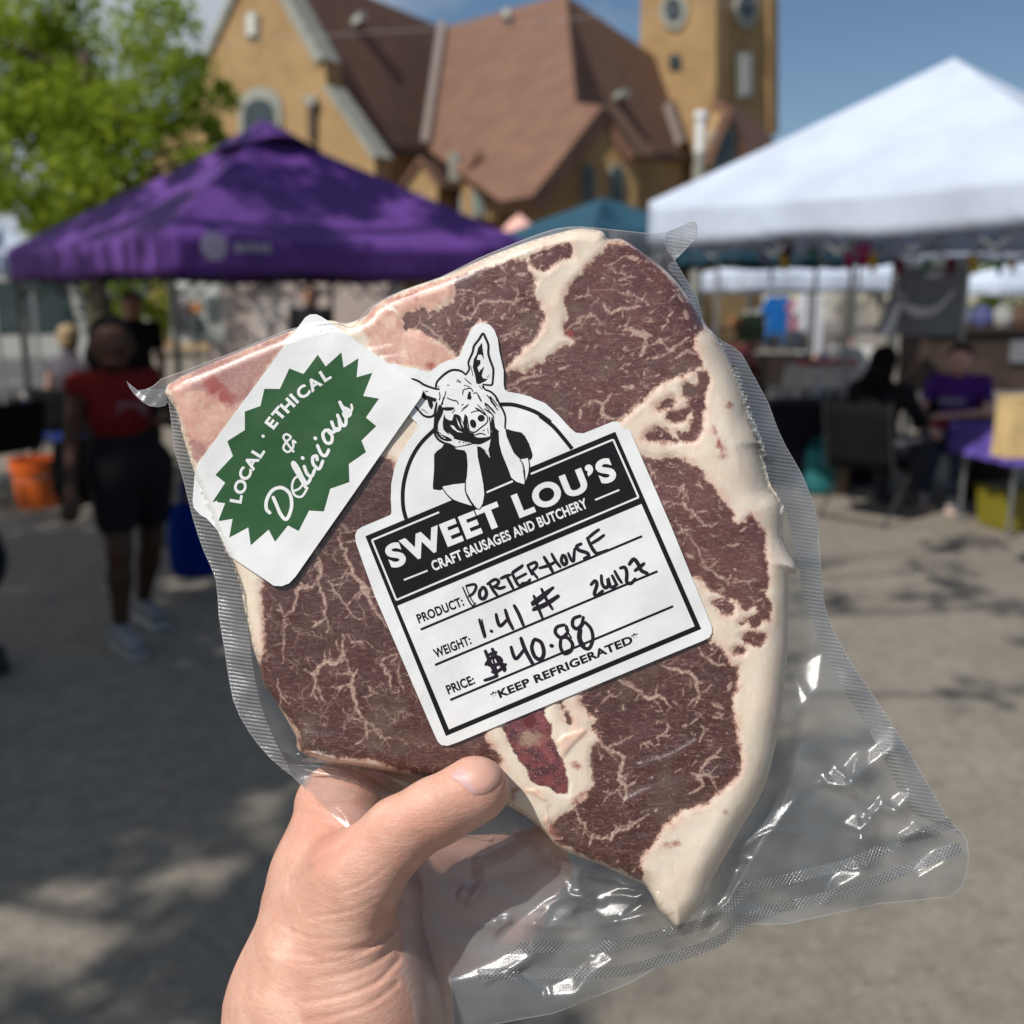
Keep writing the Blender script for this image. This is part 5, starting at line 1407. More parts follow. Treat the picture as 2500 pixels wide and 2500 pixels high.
# hand skeleton, in pixels (u, v, w)
HP = [((800, 2950, -150), (815, 2480, -140), 330, 262), ((815, 2480, -140), (842, 2180, -150), 262, 185), ((842, 2180, -150), (830, 1975, -165), 185, 112),
      ((1000, 2300, -225), (1005, 2160, -240), 92, 88), ((960, 2500, -230), (985, 2230, -275), 150, 108),
      ((788, 2330, -40), (862, 2148, 40), 160, 104), ((862, 2148, 40), (976, 2034, 78), 104, 87), ((976, 2034, 78), (1062, 1982, 84), 87, 82), ((1065, 1986, 84), (1160, 1928, 74), 84, 83)]
FING = [[((830, 1975, -175), (940, 1850, -290), 105, 88), ((940, 1850, -290), (1090, 1800, -310), 88, 76)],
        [((985, 2100, -270), (1200, 2098, -238), 65, 60), ((1200, 2098, -238), (1330, 2066, -210), 59, 54), ((1330, 2066, -210), (1385, 2030, -185), 51, 44)],
        [((1000, 2214, -260), (1190, 2214, -238), 62, 58), ((1190, 2214, -238), (1306, 2172, -210), 57, 52), ((1306, 2172, -210), (1356, 2124, -185), 50, 43)],
        [((1000, 2325, -250), (1150, 2322, -232), 60, 55), ((1150, 2322, -232), (1252, 2278, -205), 53, 49), ((1252, 2278, -205), (1298, 2228, -180), 46, 40)]]
# ================================================================ THE PLASTIC BAG AND ITS LABELS
r6 = zm(1400, 1200, .5694); r5 = zm(900, 1900, .828)
tabL = [(309, 930), (336, 954), (374, 943), (392, 926), (407, 921)]
leftO = dp([(318, 757), (324, 800), (330, 850), (345, 900), (365, 980), (385, 1040), (408, 1095), (413, 1160), (425, 1230), (440, 1320), (470, 1380), (510, 1430), (552, 1464)])
leftI = dp([(520, 1400), (492, 1330), (476, 1250), (468, 1180), (462, 1120), (440, 1060), (420, 1025), (398, 965), (372, 905), (346, 830), (333, 775)])
rightO = zB([(1120, 312), (1220, 480), (1300, 620), (1340, 780), (1430, 900), (1560, 980), (1640, 1040), (1700, 1150), (1800, 1330), (1860, 1450)]) + zC([(1080, 80), (1150, 240), (1260, 430), (1312, 560), (1362, 720)]) + r6([(1052, 250), (1060, 320), (1078, 500), (1170, 700), (1300, 900), (1430, 1100), (1590, 1380), (1640, 1440), (1688, 1500)])
rightI = r6([(1600, 1430), (1450, 1375), (1350, 1180), (1230, 960), (1120, 780), (1050, 630), (985, 430), (965, 300)]) + zC([(1160, 700), (1110, 590), (1060, 500), (1010, 380), (960, 220), (880, 40)]) + zB([(1690, 1500), (1600, 1230), (1500, 1020), (1400, 880), (1300, 740), (1200, 560), (1130, 440), (1060, 370)])
botE = [(2359, 2134), (2317, 2188), (2142, 2206), (1918, 2256), (1798, 2256), (1769, 2308), (1662, 2331), (1542, 2397), (1438, 2438), (1347, 2475), (1198, 2502), (1060, 2560)]
leftB = [(966, 2590), (972, 2420), (984, 2316), (972, 2240), (930, 2150), (857, 2035), (780, 1962)]
tabR = zB([(1125, 300), (1220, 205), (1290, 110), (1280, 0), (1170, 40), (1050, 85), (940, 98)])
topE = dp([(1190, 437), (1140, 432), (1095, 428), (1050, 432), (1000, 448), (950, 468), (900, 489), (830, 524), (760, 548), (712, 572), (688, 590), (664, 617), (640, 610), (600, 612), (545, 622), (430, 669)])
BAG = np.array(tabL + topE[::-1] + tabR[::-1] + rightO + botE + leftB + leftO[::-1] + [(402, 990), (366, 991), (330, 964)])

W1_ = [([(1907, 1741), (2043, 1878), (2157, 1957), (2243, 2020)], 7, 7), ([(1992, 1991), (2055, 2037), (2151, 2054), (2248, 2025)], 9, 9), ([(1793, 2088), (1884, 2028), (1992, 2043)], 6, 7),
       ([(1206, 2248), (1364, 2194), (1480, 2186), (1604, 2190)], 12, 10), ([(1368, 2090), (1372, 2140), (1397, 2186), (1470, 2200)], 12, 10), ([(1115, 2206), (1148, 2148), (1248, 2099), (1330, 2075)], 9, 8),
       ([(1604, 2190), (1612, 2256), (1687, 2297), (1730, 2215)], 9, 8), ([(1227, 2034), (1320, 2057), (1372, 2072)], 7, 6), ([(1325, 2075), (1281, 2153), (1240, 2220)], 8, 14), ([(1790, 2090), (1850, 2110), (1880, 2180)], 6, 6),
       ([(708, 1845), (795, 1852), (896, 1880), (1000, 1925), (1100, 1960)], 20, 11), ([(720, 1875), (769, 1880), (863, 1906), (964, 1945)], 7, 6), ([(1240, 2250), (1400, 2262), (1560, 2240), (1640, 2215)], 9, 9),
       ([(1180, 2400), (1300, 2350), (1450, 2335)], 6, 7), ([(1330, 2380), (1350, 2470)], 6, 6), ([(1715, 2245), (1780, 2200), (1800, 2130)], 8, 7), ([(1960, 2060), (2080, 2120), (2200, 2080)], 5, 6),
       ([(2000, 1880), (2060, 1960), (2120, 1990), (2130, 2040)], 8, 8), ([(1920, 1500), (1935, 1620), (1990, 1750)], 5, 9), ([(560, 1780), (620, 1830), (700, 1880)], 6, 8), ([(1080, 2060), (1180, 2120), (1160, 2200)], 7, 9)]
SHEEN = [([(1565, 1872), (1640, 1850), (1705, 1812)], 8, 13), ([(1530, 1960), (1610, 1925), (1720, 1900), (1790, 1880)], 8, 15), ([(1480, 1835), (1560, 1812), (1600, 1790)], 4, 9), ([(1225, 835), (1330, 760), (1420, 700)], 3, 10), ([(930, 880), (985, 872), (1030, 900)], 6, 9),
         ([(905, 858), (960, 850)], 5, 7), ([(1500, 2080), (1580, 2050), (1660, 2075)], 6, 12), ([(1400, 620), (1445, 700), (1500, 720)], 3, 9), ([(700, 1790), (800, 1800), (900, 1830), (1000, 1850)], 6, 10), ([(1740, 1180), (1790, 1260), (1830, 1340)], 5, 12), ([(640, 1640), (680, 1710), (720, 1760)], 5, 9), ([(1560, 2110), (1610, 2130), (1640, 2180)], 8, 10),
         ([(1450, 690), (1490, 760), (1500, 840)], 2.6, 5), ([(1560, 720), (1600, 700), (1650, 760)], 2.6, 5), ([(1350, 800), (1400, 830), (1470, 820)], 2.4, 5), ([(700, 1560), (760, 1600), (800, 1680)], 2.6, 5), ([(860, 1420), (900, 1500)], 2.4, 5), ([(1600, 1240), (1680, 1300), (1700, 1380)], 2.6, 5),
         ([(1480, 1960), (1540, 2010), (1600, 1990)], 3.2, 6), ([(440, 930), (520, 880), (600, 850)], 3.0, 6), ([(470, 1010), (540, 960)], 2.6, 5), ([(960, 760), (1010, 800), (1060, 860)], 3.0, 5), ([(1100, 640), (1180, 660), (1250, 640)], 2.6, 5), ([(1750, 1000), (1790, 1080), (1800, 1160)], 3.0, 6)]
def crumple(P, seed, n=7, lo=45, hi=150):
    r = random.Random(seed); h = np.zeros(len(P))
    for i in range(n):
        a = r.uniform(0, math.pi); lam = r.uniform(lo, hi); ph = r.uniform(0, 6)
        s = (P[:, 0] * math.cos(a) + P[:, 1] * math.sin(a)) / lam * math.pi + ph + .9 * lown(P, 130, seed + i)
        w = .5 + .5 * lown(P, 170, seed * 3 + i)
        h += (np.abs(np.sin(s)) - .6) * lam * .055 * np.clip(w, 0, 1)
    return h
FAC = [(2030, 1880, 62, 22), (2085, 1985, 52, 22), (2172, 1950, 44, 18), (2215, 2022, 30, 16), (2120, 1830, 50, 14), (1395, 2172, 38, 24), (1250, 2225, 55, 20), (1335, 2228, 50, 20), (1490, 2205, 55, 18), (1140, 2165, 34, 20), (1595, 2196, 30, 16),
       (1845, 2035, 40, 12), (1700, 2215, 34, 16), (1765, 2205, 26, 14), (1290, 2040, 46, 12), (1420, 2110, 46, 12), (1240, 2330, 50, 14), (1440, 2340, 50, 14), (2060, 2120, 50, 10), (1930, 1690, 60, 8), (1360, 2400, 50, 12), (1180, 2090, 40, 12), (2250, 2100, 50, 8)]
def facets(P):
    global _tri
    if _tri is None:
        from mathutils.geometry import delaunay_2d_cdt
        r = random.Random(12); pts = []; hs = []
        for (u, v, r_, cap) in FAC:
            gu, gv = (.50, .60) if u > 1700 else (.33, .62); t0 = r.uniform(0, 2)
            rr = r_ * 1.15
            for k in range(4):
                a = t0 + k * math.pi / 2; x, y = rr * math.cos(a), rr * math.sin(a) * .75; pts.append((u + x, v + y)); hs.append(gu * x + gv * y)
        core = list(zip(pts, [q[2] for q in FAC for _ in range(4)]))
        n_ = 0
        while n_ < 260:
            q = (r.uniform(880, 2440), r.uniform(1420, 2600))
            if min(math.hypot(q[0] - p[0], q[1] - p[1]) for p in pts) > r.uniform(48, 92): pts.append(q); hs.append(r.uniform(-17, 17))
            n_ += 1
        for q in ((600, 1300), (2700, 1300), (600, 2800), (2700, 2800)): pts.append(q); hs.append(0)
        res = delaunay_2d_cdt([Vector(p) for p in pts], [], [], 0, 1e-4)
        _tri = ([(v_.x, v_.y) for v_ in res[0]], res[2], [hs[o[0]] if o else 0 for o in res[3]])
    V_, T_, H_ = _tri; V_ = np.array(V_); h = np.zeros(len(P))
    for t in T_:
        a, b, c = V_[list(t)]; lo_ = np.minimum(np.minimum(a, b), c); hi_ = np.maximum(np.maximum(a, b), c)
        m = np.where(((P >= lo_) & (P <= hi_)).all(1))[0]
        if not len(m): continue
        d_ = (b[0] - a[0]) * (c[1] - a[1]) - (c[0] - a[0]) * (b[1] - a[1])
        if abs(d_) < 1e-6: continue
        x, y = P[m, 0] - a[0], P[m, 1] - a[1]
        l1 = (x * (c[1] - a[1]) - y * (c[0] - a[0])) / d_; l2 = (-x * (b[1] - a[1]) + y * (b[0] - a[0])) / d_
        k = (l1 >= -1e-6) & (l2 >= -1e-6) & (l1 + l2 <= 1 + 1e-6)
        h[m[k]] = (H_[t[0]] * (1 - l1 - l2) + H_[t[1]] * l1 + H_[t[2]] * l2)[k]
    return h
_tri = None
def film_h(P, ds, db, full=True):
    """ds: distance in from the steak outline; db: distance in from the bag outline"""
    o = np.clip(-ds, 0, None)
    base = np.where(ds > 0, plateau(P, np.clip(ds, 0, None)) + 5, -104 + 66 * np.exp(-o / 30))
    e = np.clip(db / 60, 0, 1)
    for l, a, s_ in SHEEN: base = base + a * np.exp(-(line_d(P, spline(l, 4)) / s_) ** 2) * (ds > -10)
    if full:
        loose = np.clip((o - 4) / 35, 0, 1) * e * np.clip((P[:, 1] - 1450) / 300, .06, 1)
        base = base + crumple(P, 5) * loose * .35
        base = base + facets(P) * np.clip((o - 2) / 20, 0, 1) * np.clip(db / 22, 0, 1) * np.clip((P[:, 1] - 1430) / 150, 0, 1)
        for l, a, s_ in W1_:
            d = line_d(P, spline(l, 4)); base = base + a * np.exp(-(d / s_) ** 2) * np.clip(.25 + e, 0, 1) * np.where(ds > 25, .15, 1)
    return base
def m_film(name, milk, rough=.13, tint=(.94, .95, .955), hatch=None):
    g = NT(name)
    pu, pv = g.attr('pu'), g.attr('pv')
    px = g.n('CombineXYZ', {0: pu, 1: pv}).outputs[0]
    n = g.bump(g.noise(px, .05, 4, .6), .12, .0006)
    n = g.bump(g.noise(px, .22, 4, .7), .34, .00026, n)
    mk = g.attr('milk') if milk is None else milk
    if hatch == 'rib':
        w = g.n('TexWave', {'Vector': g.mapping(px, rot=(0, 0, R(-8))), 'Scale': .035, 'Distortion': .35, 'Detail': 1}, bands_direction='Y', wave_profile='SIN').outputs[1]
        w2 = g.n('TexWave', {'Vector': px, 'Scale': .055}, bands_direction='X').outputs[1]
        w = g.math('ADD', w, g.math('MULTIPLY', w2, .35))
        n = g.bump(w, .55, .00045, n); mk = g.ramp(w, .1, 1.1, milk * .55, milk * 1.35)
    if hatch == 'cross':
        al, ac = g.attr('al'), g.attr('ac')
        s1 = g.math('SINE', g.math('MULTIPLY', g.math('ADD', al, ac), .60)); s2 = g.math('SINE', g.math('MULTIPLY', g.math('SUBTRACT', al, ac), .60))
        w = g.math('MAXIMUM', s1, s2); n = g.bump(w, .8, .0007, n); mk = g.ramp(w, .2, 1, milk * .4, milk * 1.5)
    ge = g.n('NewGeometry')
    dt = g.n('VectorMath', {0: n, 1: ge.outputs['Incoming']}, operation='DOT_PRODUCT').outputs['Value']
    om = g.math('SUBTRACT', 1.0, g.math('ABSOLUTE', dt), clamp=True)
    fr = g.math('ADD', g.attr('fr0'), g.math('MULTIPLY', g.math('POWER', om, 5.0), .95))
    gl = g.n('MixShader', {0: .45, 1: g.n('BsdfGlossy', {'Roughness': rough, 'Normal': n}).outputs[0], 2: g.n('BsdfGlossy', {'Roughness': .33, 'Normal': n}).outputs[0]})
    tr = g.n('BsdfTransparent', {'Color': tint})
    df = g.n('BsdfDiffuse', {'Color': (.72, .74, .77), 'Normal': n}); tl = g.n('BsdfTranslucent', {'Color': (.72, .74, .77)})
    dd_ = g.n('MixShader', {0: .4, 1: df.outputs[0], 2: tl.outputs[0]})
    a = g.n('MixShader', {0: mk, 1: tr.outputs[0], 2: dd_.outputs[0]})
    return g.end(g.n('MixShader', {0: g.math('MULTIPLY', fr, 1.15, clamp=True), 1: a.outputs[0], 2: gl.outputs[0]}))
FILM = m_film('clear_film', None, .17); FILMB = m_film('clear_film_back', .08, .2, (.92, .93, .935))
RIB = m_film('ribbed_film', .24, .17, (.74, .75, .77), hatch='rib'); CROSS = m_film('crimped_film', .30, .14, (.72, .73, .75), hatch='cross')

bag_T = thing('vacuum_bag', 'clear plastic vacuum bag with ribbed seams around the steak, held in the hand', 'plastic bag', FG(np.array([1300., 1500., -110.])))
BL = np.array(bag_T.location)
BAG_S = spline(BAG, 2, True)
Pf, Qf, df_, BEf = snap_mesh(BAG_S, 6.0)
dsf = poly_sd(Pf, STEAK_S)
Hf = film_h(Pf, dsf, df_)
# where the film lies over the palm and the fingers it rides on them
def under_hand(P):
    z = np.full(len(P), 40.)
    for _ in range(50):
        q = np.column_stack([P, z]); f = None
        for c in HP[:6] + [x for fg in FING for x in fg]:
            d = cone_sd(q, *c); f = d if f is None else smin(f, d, 46)
        z = z - np.clip(f, 0, 40) * .8
    return np.where(z > -330, z, -400)
mk = (Pf[:, 1] > 1780) & (Pf[:, 0] < 1420) & (dsf < 8)
wn_ = np.clip(1.5 - np.hypot((Pf[:, 0] - 800) / 120, (Pf[:, 1] - 1935) / 80), 0, 1); wn_ = wn_ * wn_ * (3 - 2 * wn_)
Hf = np.where(dsf < 8, np.maximum(Hf, -104 + 66 * wn_ + 3 * lown(Pf, 50, 3)), Hf)
Hf[mk] = np.maximum(Hf[mk], under_hand(Pf[mk]) + 10)
for l, a, s_ in (([(700, 1838), (795, 1850), (896, 1878), (1000, 1922), (1100, 1958)], 22, 12), ([(712, 1872), (769, 1884), (863, 1912), (964, 1955)], 9, 6), ([(800, 1960), (840, 1990), (862, 2030)], 8, 7)):
    Hf += a * np.exp(-(line_d(Pf, spline(l, 4)) / s_) ** 2) * np.clip(-dsf / 12, .15, 1) * np.clip(df_ / 25, 0, 1)
def fobj(name, P, Hh, Q, m, parent=bag_T, extra=None, flip=True):
    a = dict(pu=P[:, 0], pv=P[:, 1], milk=np.full(len(P), .05), fr0=np.full(len(P), .07)); a.update(extra or {})
    return mesh_obj(name, FG(np.column_stack([P, Hh])) - BL, Q[:, ::-1].copy() if flip else Q, m, parent, smooth=True, attrs=a)
fobj('front_film', Pf, Hf, Qf, FILM, extra=dict(fr0=.034 + .046 * np.clip(-dsf / 25, 0, 1), milk=np.where(dsf > 0, .010, .010 + .090 * np.clip(-dsf / 40, 0, 1)) * (1 + .35 * lown(Pf, 60, 8)) + .20 * (dsf < 0) * np.clip(1.6 - np.hypot((Pf[:, 0] - 1180) / 170, (Pf[:, 1] - 2230) / 170), 0, 1)))  # film's own milk, plus extra over the shaded fingers that paints them lighter
e = np.clip(df_ / 50, 0, 1)
Hb = -107 - e * np.where(dsf > -60, 112 * np.clip((dsf + 60) / 60, 0, 1), 0) - e * 6 + crumple(Pf, 21) * e * .5 * (dsf < -10)
fobj('back_film', Pf, Hb, Qf, FILMB, flip=False)
# bright rim where the film is cut
def ribbon(pts, w, closed=False):
    p = np.asarray(pts, float); n = len(p)
    t = np.roll(p, -1, 0) - np.roll(p, 1, 0) if closed else np.gradient(p, axis=0)
    t /= np.maximum(np.linalg.norm(t, axis=1), 1e-9)[:, None]
    nn = np.column_stack([-t[:, 1], t[:, 0]]); w = np.broadcast_to(np.asarray(w, float), (n,))[:, None] / 2
    V = np.concatenate([p - nn * w, p + nn * w]); m = n if closed else n - 1
    i = np.arange(m); j_ = (i + 1) % n
    return V, np.stack([i, j_, j_ + n, i + n], 1)
rimV, rimQ = ribbon(BAG_S, 2.0, True)
fobj('cut_edge', rimV, film_h(rimV, poly_sd(rimV, STEAK_S), np.zeros(len(rimV))) + 1.0, rimQ, m_film('film_edge', .42, .2))
# ribbed side seams
for nm, poly in (('side_seam', leftO + leftI), ('side_seam', rightO + rightI)):
    S_ = spline(poly, 2, True); p_, q_, d_, b_ = snap_mesh(S_, 6.0)
    s2 = poly_sd(p_, STEAK_S); hh = film_h(p_, s2, poly_sd(p_, BAG_S)) + 2.5 + 5 * lown(p_, 45, 9)
    fobj(nm, p_, hh, q_, RIB)
S_ = spline(tabR[:4] + zB([(1170, 40), (1060, 90), (1040, 160), (1060, 230), (1110, 300)]), 3, True)
p_, q_, d_, b_ = snap_mesh(S_, 5.0)
fobj('corner_tab', p_, np.full(len(p_), -92.) + 14 * lown(p_, 50, 2), q_, RIB)
S_ = np.array([(309, 930), (336, 956), (378, 948), (407, 950), (406, 988), (366, 991), (330, 964)], float)
p_, q_, d_, b_ = snap_mesh(S_, 4.0)
fobj('corner_tab', p_, np.full(len(p_), -95.) + 9 * lown(p_, 24, 2), q_, m_film('folded_film', .16, .15))
# crimped heat-seal bands across the open end
up_ = [(2326, 2010), (2300, 2018), (2220, 2048), (2083, 2105), (1969, 2134), (1855, 2162), (1819, 2173), (1769, 2223), (1711, 2256), (1620, 2281), (1513, 2306), (1397, 2310), (1173, 2318)]
lo_ = [(2346, 2068), (2277, 2094), (2140, 2151), (2015, 2191), (1912, 2213), (1833, 2240), (1769, 2289), (1695, 2322), (1612, 2347), (1513, 2372), (1397, 2376), (1165, 2378)]
for l in (up_, lo_):
    c = spline(l, 10); s = np.r_[0, np.cumsum(np.linalg.norm(np.diff(c, axis=0), axis=1))]
    t = np.gradient(c, axis=0); t /= np.linalg.norm(t, axis=1)[:, None]; nn = np.column_stack([-t[:, 1], t[:, 0]])
    K = 5; V = []; al = []; ac = []
    for k in range(K + 1):
        o_ = (k / K - .5) * 27; V.append(c + nn * o_); al.append(s); ac.append(np.full(len(c), o_))
    V = np.concatenate(V); n = len(c); i = np.arange(n - 1)
    Qb = np.concatenate([np.stack([k * n + i, k * n + i + 1, (k + 1) * n + i + 1, (k + 1) * n + i], 1) for k in range(K)])
    hh = film_h(V, poly_sd(V, STEAK_S), poly_sd(V, BAG_S)) + 2.5
    fobj('heat_seal', V, hh, Qb, CROSS, extra=dict(al=np.concatenate(al), ac=np.concatenate(ac)))
# folded flap where the bag passes the heel of the hand
S_ = np.array([(984, 2312), (1010, 2390), (1048, 2500), (1070, 2560), (966, 2570), (970, 2420)], float)
p_, q_, d_, b_ = snap_mesh(S_, 6.0)
fobj('folded_flap', p_, np.full(len(p_), -88.) + .06 * (p_[:, 0] - 960), q_, m_film('flap_film', .22, .15))

# ---------------------------------------------------------------- printed labels
def label_h(P):
    return np.maximum(plateau(P, np.clip(poly_sd(P, STEAK_S), 0, None)), -30) + 9.0
def densify(V, F, mx=30):
    bm = bmesh.new(); vs = [bm.verts.new((float(x), float(y), 0)) for x, y in V]
    for f in F:
        try: bm.faces.new([vs[i] for i in f])
        except ValueError: pass
    bmesh.ops.triangulate(bm, faces=bm.faces)
    bmesh.ops.remove_doubles(bm, verts=bm.verts, dist=.3)
    bmesh.ops.recalc_face_normals(bm, faces=bm.faces)
    bmesh.ops.dissolve_limit(bm, angle_limit=.01, verts=bm.verts, edges=bm.edges)
    bmesh.ops.triangulate(bm, faces=bm.faces, quad_method='BEAUTY', ngon_method='BEAUTY')
    bmesh.ops.dissolve_degenerate(bm, dist=.25, edges=bm.edges)
    bmesh.ops.triangulate(bm, faces=bm.faces, quad_method='BEAUTY', ngon_method='BEAUTY')
    for _ in range(7):
        ed = [e_ for e_ in bm.edges if e_.calc_length() > mx]
        if not ed: break
        bmesh.ops.subdivide_edges(bm, edges=ed, cuts=1); bmesh.ops.triangulate(bm, faces=bm.faces)
    bm.verts.index_update()
    V2 = np.array([(v.co.x, v.co.y) for v in bm.verts]); F2 = np.array([[v.index for v in f.verts] for f in bm.faces])
    bm.free(); return V2, F2
class Ink:
    """flat print collected in pixel coordinates, laid on the label surface"""
    def __init__(s): s.V = []; s.F = []; s.L = []
    def add(s, V, F, lay):
        n = sum(len(v) for v in s.V); V = np.asarray(V, float); s.V.append(V); s.L.append(np.full(len(V), float(lay))); s.F += [tuple(int(i) + n for i in f) for f in F]
    def poly(s, pts, lay=0, smooth=0, holes=()):
        p = spline(pts, smooth, True) if smooth else np.asarray(pts, float)
        loops = [[Vector((x, y, 0)) for x, y in q] for q in (p,) + tuple(holes)]
        V = np.array([(v.x, v.y) for q in loops for v in q])
        s.add(V, tessellate_polygon(loops), lay)
    def stroke(s, pts, w, lay=0, smooth=5, taper=0, cap=True):
        p = spline(pts, smooth) if smooth and len(pts) > 2 else np.asarray(pts, float)
        n = len(p); ww = np.full(n, float(w))
        if taper: t = np.linspace(0, 1, n); ww = w * np.clip(1 - taper * np.abs(2 * t - 1) ** 2, .1, 1)
        V, Q = ribbon(p, ww); s.add(V, Q, lay + .02 * (len(s.V) % 9))
        if cap:
            for c, r_ in ((p[0], ww[0] / 2), (p[-1], ww[-1] / 2)):
                a = np.arange(8) / 8 * 2 * math.pi; s.add(np.column_stack([c[0] + r_ * np.cos(a), c[1] + r_ * np.sin(a)]), [tuple(range(8))], lay + .02 * (len(s.V) % 9))
    def build(s, name, m, parent, mx=30, cls=1):
        V = np.concatenate(s.V); L = np.concatenate(s.L)
        # densify layer by layer so that heights stay apart
        out = MB(); AV = []; AF = []; n = 0
        for lay in np.unique(L):
            idx = np.where(L == lay)[0]; mp = {i: k for k, i in enumerate(idx)}
            F = [tuple(mp[i] for i in f) for f in s.F if L[f[0]] == lay]
            V2, F2 = densify(V[idx], F, mx)
            if not len(F2): continue
            AV.append(np.column_stack([V2, label_h(V2) + lay * .42])); AF.append(F2 + n); n += len(V2)
        AV = np.concatenate(AV); AF = np.concatenate(AF)
        # all faces towards the viewer
        a, b, c = AV[AF[:, 0], :2], AV[AF[:, 1], :2], AV[AF[:, 2], :2]
        cr = (b[:, 0] - a[:, 0]) * (c[:, 1] - a[:, 1]) - (b[:, 1] - a[:, 1]) * (c[:, 0] - a[:, 0])
        AF = np.where((cr > 0)[:, None], AF[:, ::-1], AF)
        return mesh_obj(name, FG(AV) - BL, AF.copy(), m, parent, attrs=dict(pu=AV[:, 0], pv=AV[:, 1]))
def m_print(name, col, rough=.42, var=.03, speck=None, spec=.4, sheen=0):
    g = NT(name); px = g.n('CombineXYZ', {0: g.attr('pu'), 1: g.attr('pv')}).outputs[0]
    c = g.mix(g.ramp(g.noise(px, .01, 4, .6), .3, .7), tuple(x * (1 - var) for x in col), tuple(min(1, x * (1 + var)) for x in col))
    if speck: c = g.mix(g.math('MULTIPLY', g.ramp(g.noise(px, .33, 3, .75), .66, .74), g.ramp(g.noise(px, .02, 3, .6), .45, .65)), c, speck)
    n = g.bump(g.noise(px, .012, 3, .5), .28, .0012)
    return g.end(g.n('BsdfPrincipled', {'Base Color': c, 'Roughness': rough, 'Normal': n, 'Specular IOR Level': spec}))
WHT = m_print('white_label_paper', (.71, .725, .73)); BLK = m_print('black_print', (.009, .009, .010), .42, spec=.2, speck=(.30, .31, .31))
BLK2 = m_print('black_fine_print', (.010, .010, .011), .45, spec=.2); GRN = m_print('green_print', (.020, .082, .026), .40, .06, speck=(.32, .42, .34)); INK = m_print('marker_ink', (.012, .006, .012), .34, .3, spec=.4)

GC = {}
def glyphs(txt, weight, sp=1.0):
    k = (txt, weight, sp)
    if k not in GC:
        c = bpy.data.curves.new('text', 'FONT'); c.body = txt; c.offset = weight; c.dimensions = '2D'; c.fill_mode = 'BOTH'; c.resolution_u = 6; c.space_character = sp
        o = bpy.data.objects.new('text', c); COL.objects.link(o)
        ev = o.evaluated_get(bpy.context.evaluated_depsgraph_get()); me = ev.to_mesh()
        V = np.array([(v.co.x, v.co.y) for v in me.vertices]); F = [tuple(p.vertices) for p in me.polygons]; ev.to_mesh_clear()
        bpy.data.objects.remove(o); bpy.data.curves.remove(c); GC[k] = (V, F)
    return GC[k]
def text(ink, txt, a, b, cap, lay, weight=.02, arc=0, sp=1.06):
    """set txt from baseline point a to baseline point b; cap = capital height, all in pixels"""
    V, F = glyphs(txt, weight, sp); a = np.array(a, float); b = np.array(b, float); L = np.linalg.norm(b - a); ex = (b - a) / L; ey = np.array([ex[1], -ex[0]])
    x0, x1 = V[:, 0].min(), V[:, 0].max(); t = (V[:, 0] - x0) / (x1 - x0); y = V[:, 1] / .729 * cap + arc * 4 * t * (1 - t)
    ink.add(a + ex * (t * L)[:, None] + ey * y[:, None], F, lay)
def glyph_at(ink, ch, c, ang, cap, lay, weight=.02, wf=1.0):
    V, F = glyphs(ch, weight); s = cap / .729; m = (V.min(0) + V.max(0)) / 2
    ca, sa = math.cos(ang), math.sin(ang); x = (V[:, 0] - m[0]) * s * wf; y = (V[:, 1] - m[1]) * s
    ink.add(np.column_stack([c[0] + x * ca - y * sa, c[1] - x * sa - y * ca]), F, lay)

z6 = zm(850, 1180, .3623); z4 = zm(1000, 1420, .3106); z3 = zm(1100, 1250, .3106); zP = zm(950, 760, .2070); zQ = zm(950, 1000, .2070)
brand = bpy.data.objects.new('brand_label', None)
LAB = (zP([(-60, 640), (60, 612), (200, 665), (340, 680), (460, 718), (500, 700), (600, 620), (700, 575), (800, 560), (830, 530), (880, 400), (950, 250), (1000, 170), (1060, 143), (1120, 138), (1190, 160), (1240, 220), (1280, 320), (1300, 480), (1350, 700), (1350, 860), (1362, 920), (1400, 948), (1530, 970), (1680, 1010)])
       + zB([(0, 1390), (100, 1430), (200, 1520), (290, 1620), (340, 1662), (400, 1668), (520, 1620), (630, 1575), (665, 1573), (695, 1592), (722, 1640)]) + zC([(100, 130), (380, 780), (655, 1460), (660, 1500), (640, 1535), (600, 1556)])
       + z4([(1700, 720), (700, 1130), (380, 1262), (300, 1290), (250, 1285), (222, 1258), (190, 1190)]) + z6([(180, 760), (52, 400), (47, 350), (60, 315), (90, 295), (250, 228), (285, 212)]) + zQ([(28, 1210), (20, 1050), (25, 880), (60, 700), (130, 520), (250, 340), (320, 235), (340, 190), (320, 150), (240, 75), (100, -40), (0, -200), (-50, -380)]))
ink = Ink(); ink.poly(LAB, 0)
brand = ink.build('brand_label', WHT, bag_T)
FR = [(892, 1309), (1502, 1054), (1712, 1535.5), (1088.5, 1797)]
k1 = Ink(); k1.poly(FR, 1, holes=([(970, 1479), (1566, 1230), (1696, 1529), (1096, 1781)],)); k1.build('frame_print', BLK, brand)
w1_ = Ink()
def line(ink, a, b, w, lay): ink.stroke([a, b], w, lay, smooth=0, cap=False)
wl = [z6([(160, 383)])[0], (1497, 1073), (1559, 1214), (967.5, 1465)]
line(w1_, (wl[0][0], wl[0][1]), (1072, 1250.5), 4.6, 2)
line(w1_, (1188, 1202), (1252, 1174.5), 4.6, 2.05); line(w1_, (1296, 1157), wl[1], 4.6, 2.1)
line(w1_, wl[1], wl[2], 4.6, 2.15); line(w1_, wl[2], wl[3], 4.6, 2.2); line(w1_, wl[3], wl[0], 4.6, 2.25)
text(w1_, "SWEET LOU\u2019S", (956, 1387), (1508, 1166), 56, 2.3, .045, sp=1.14)
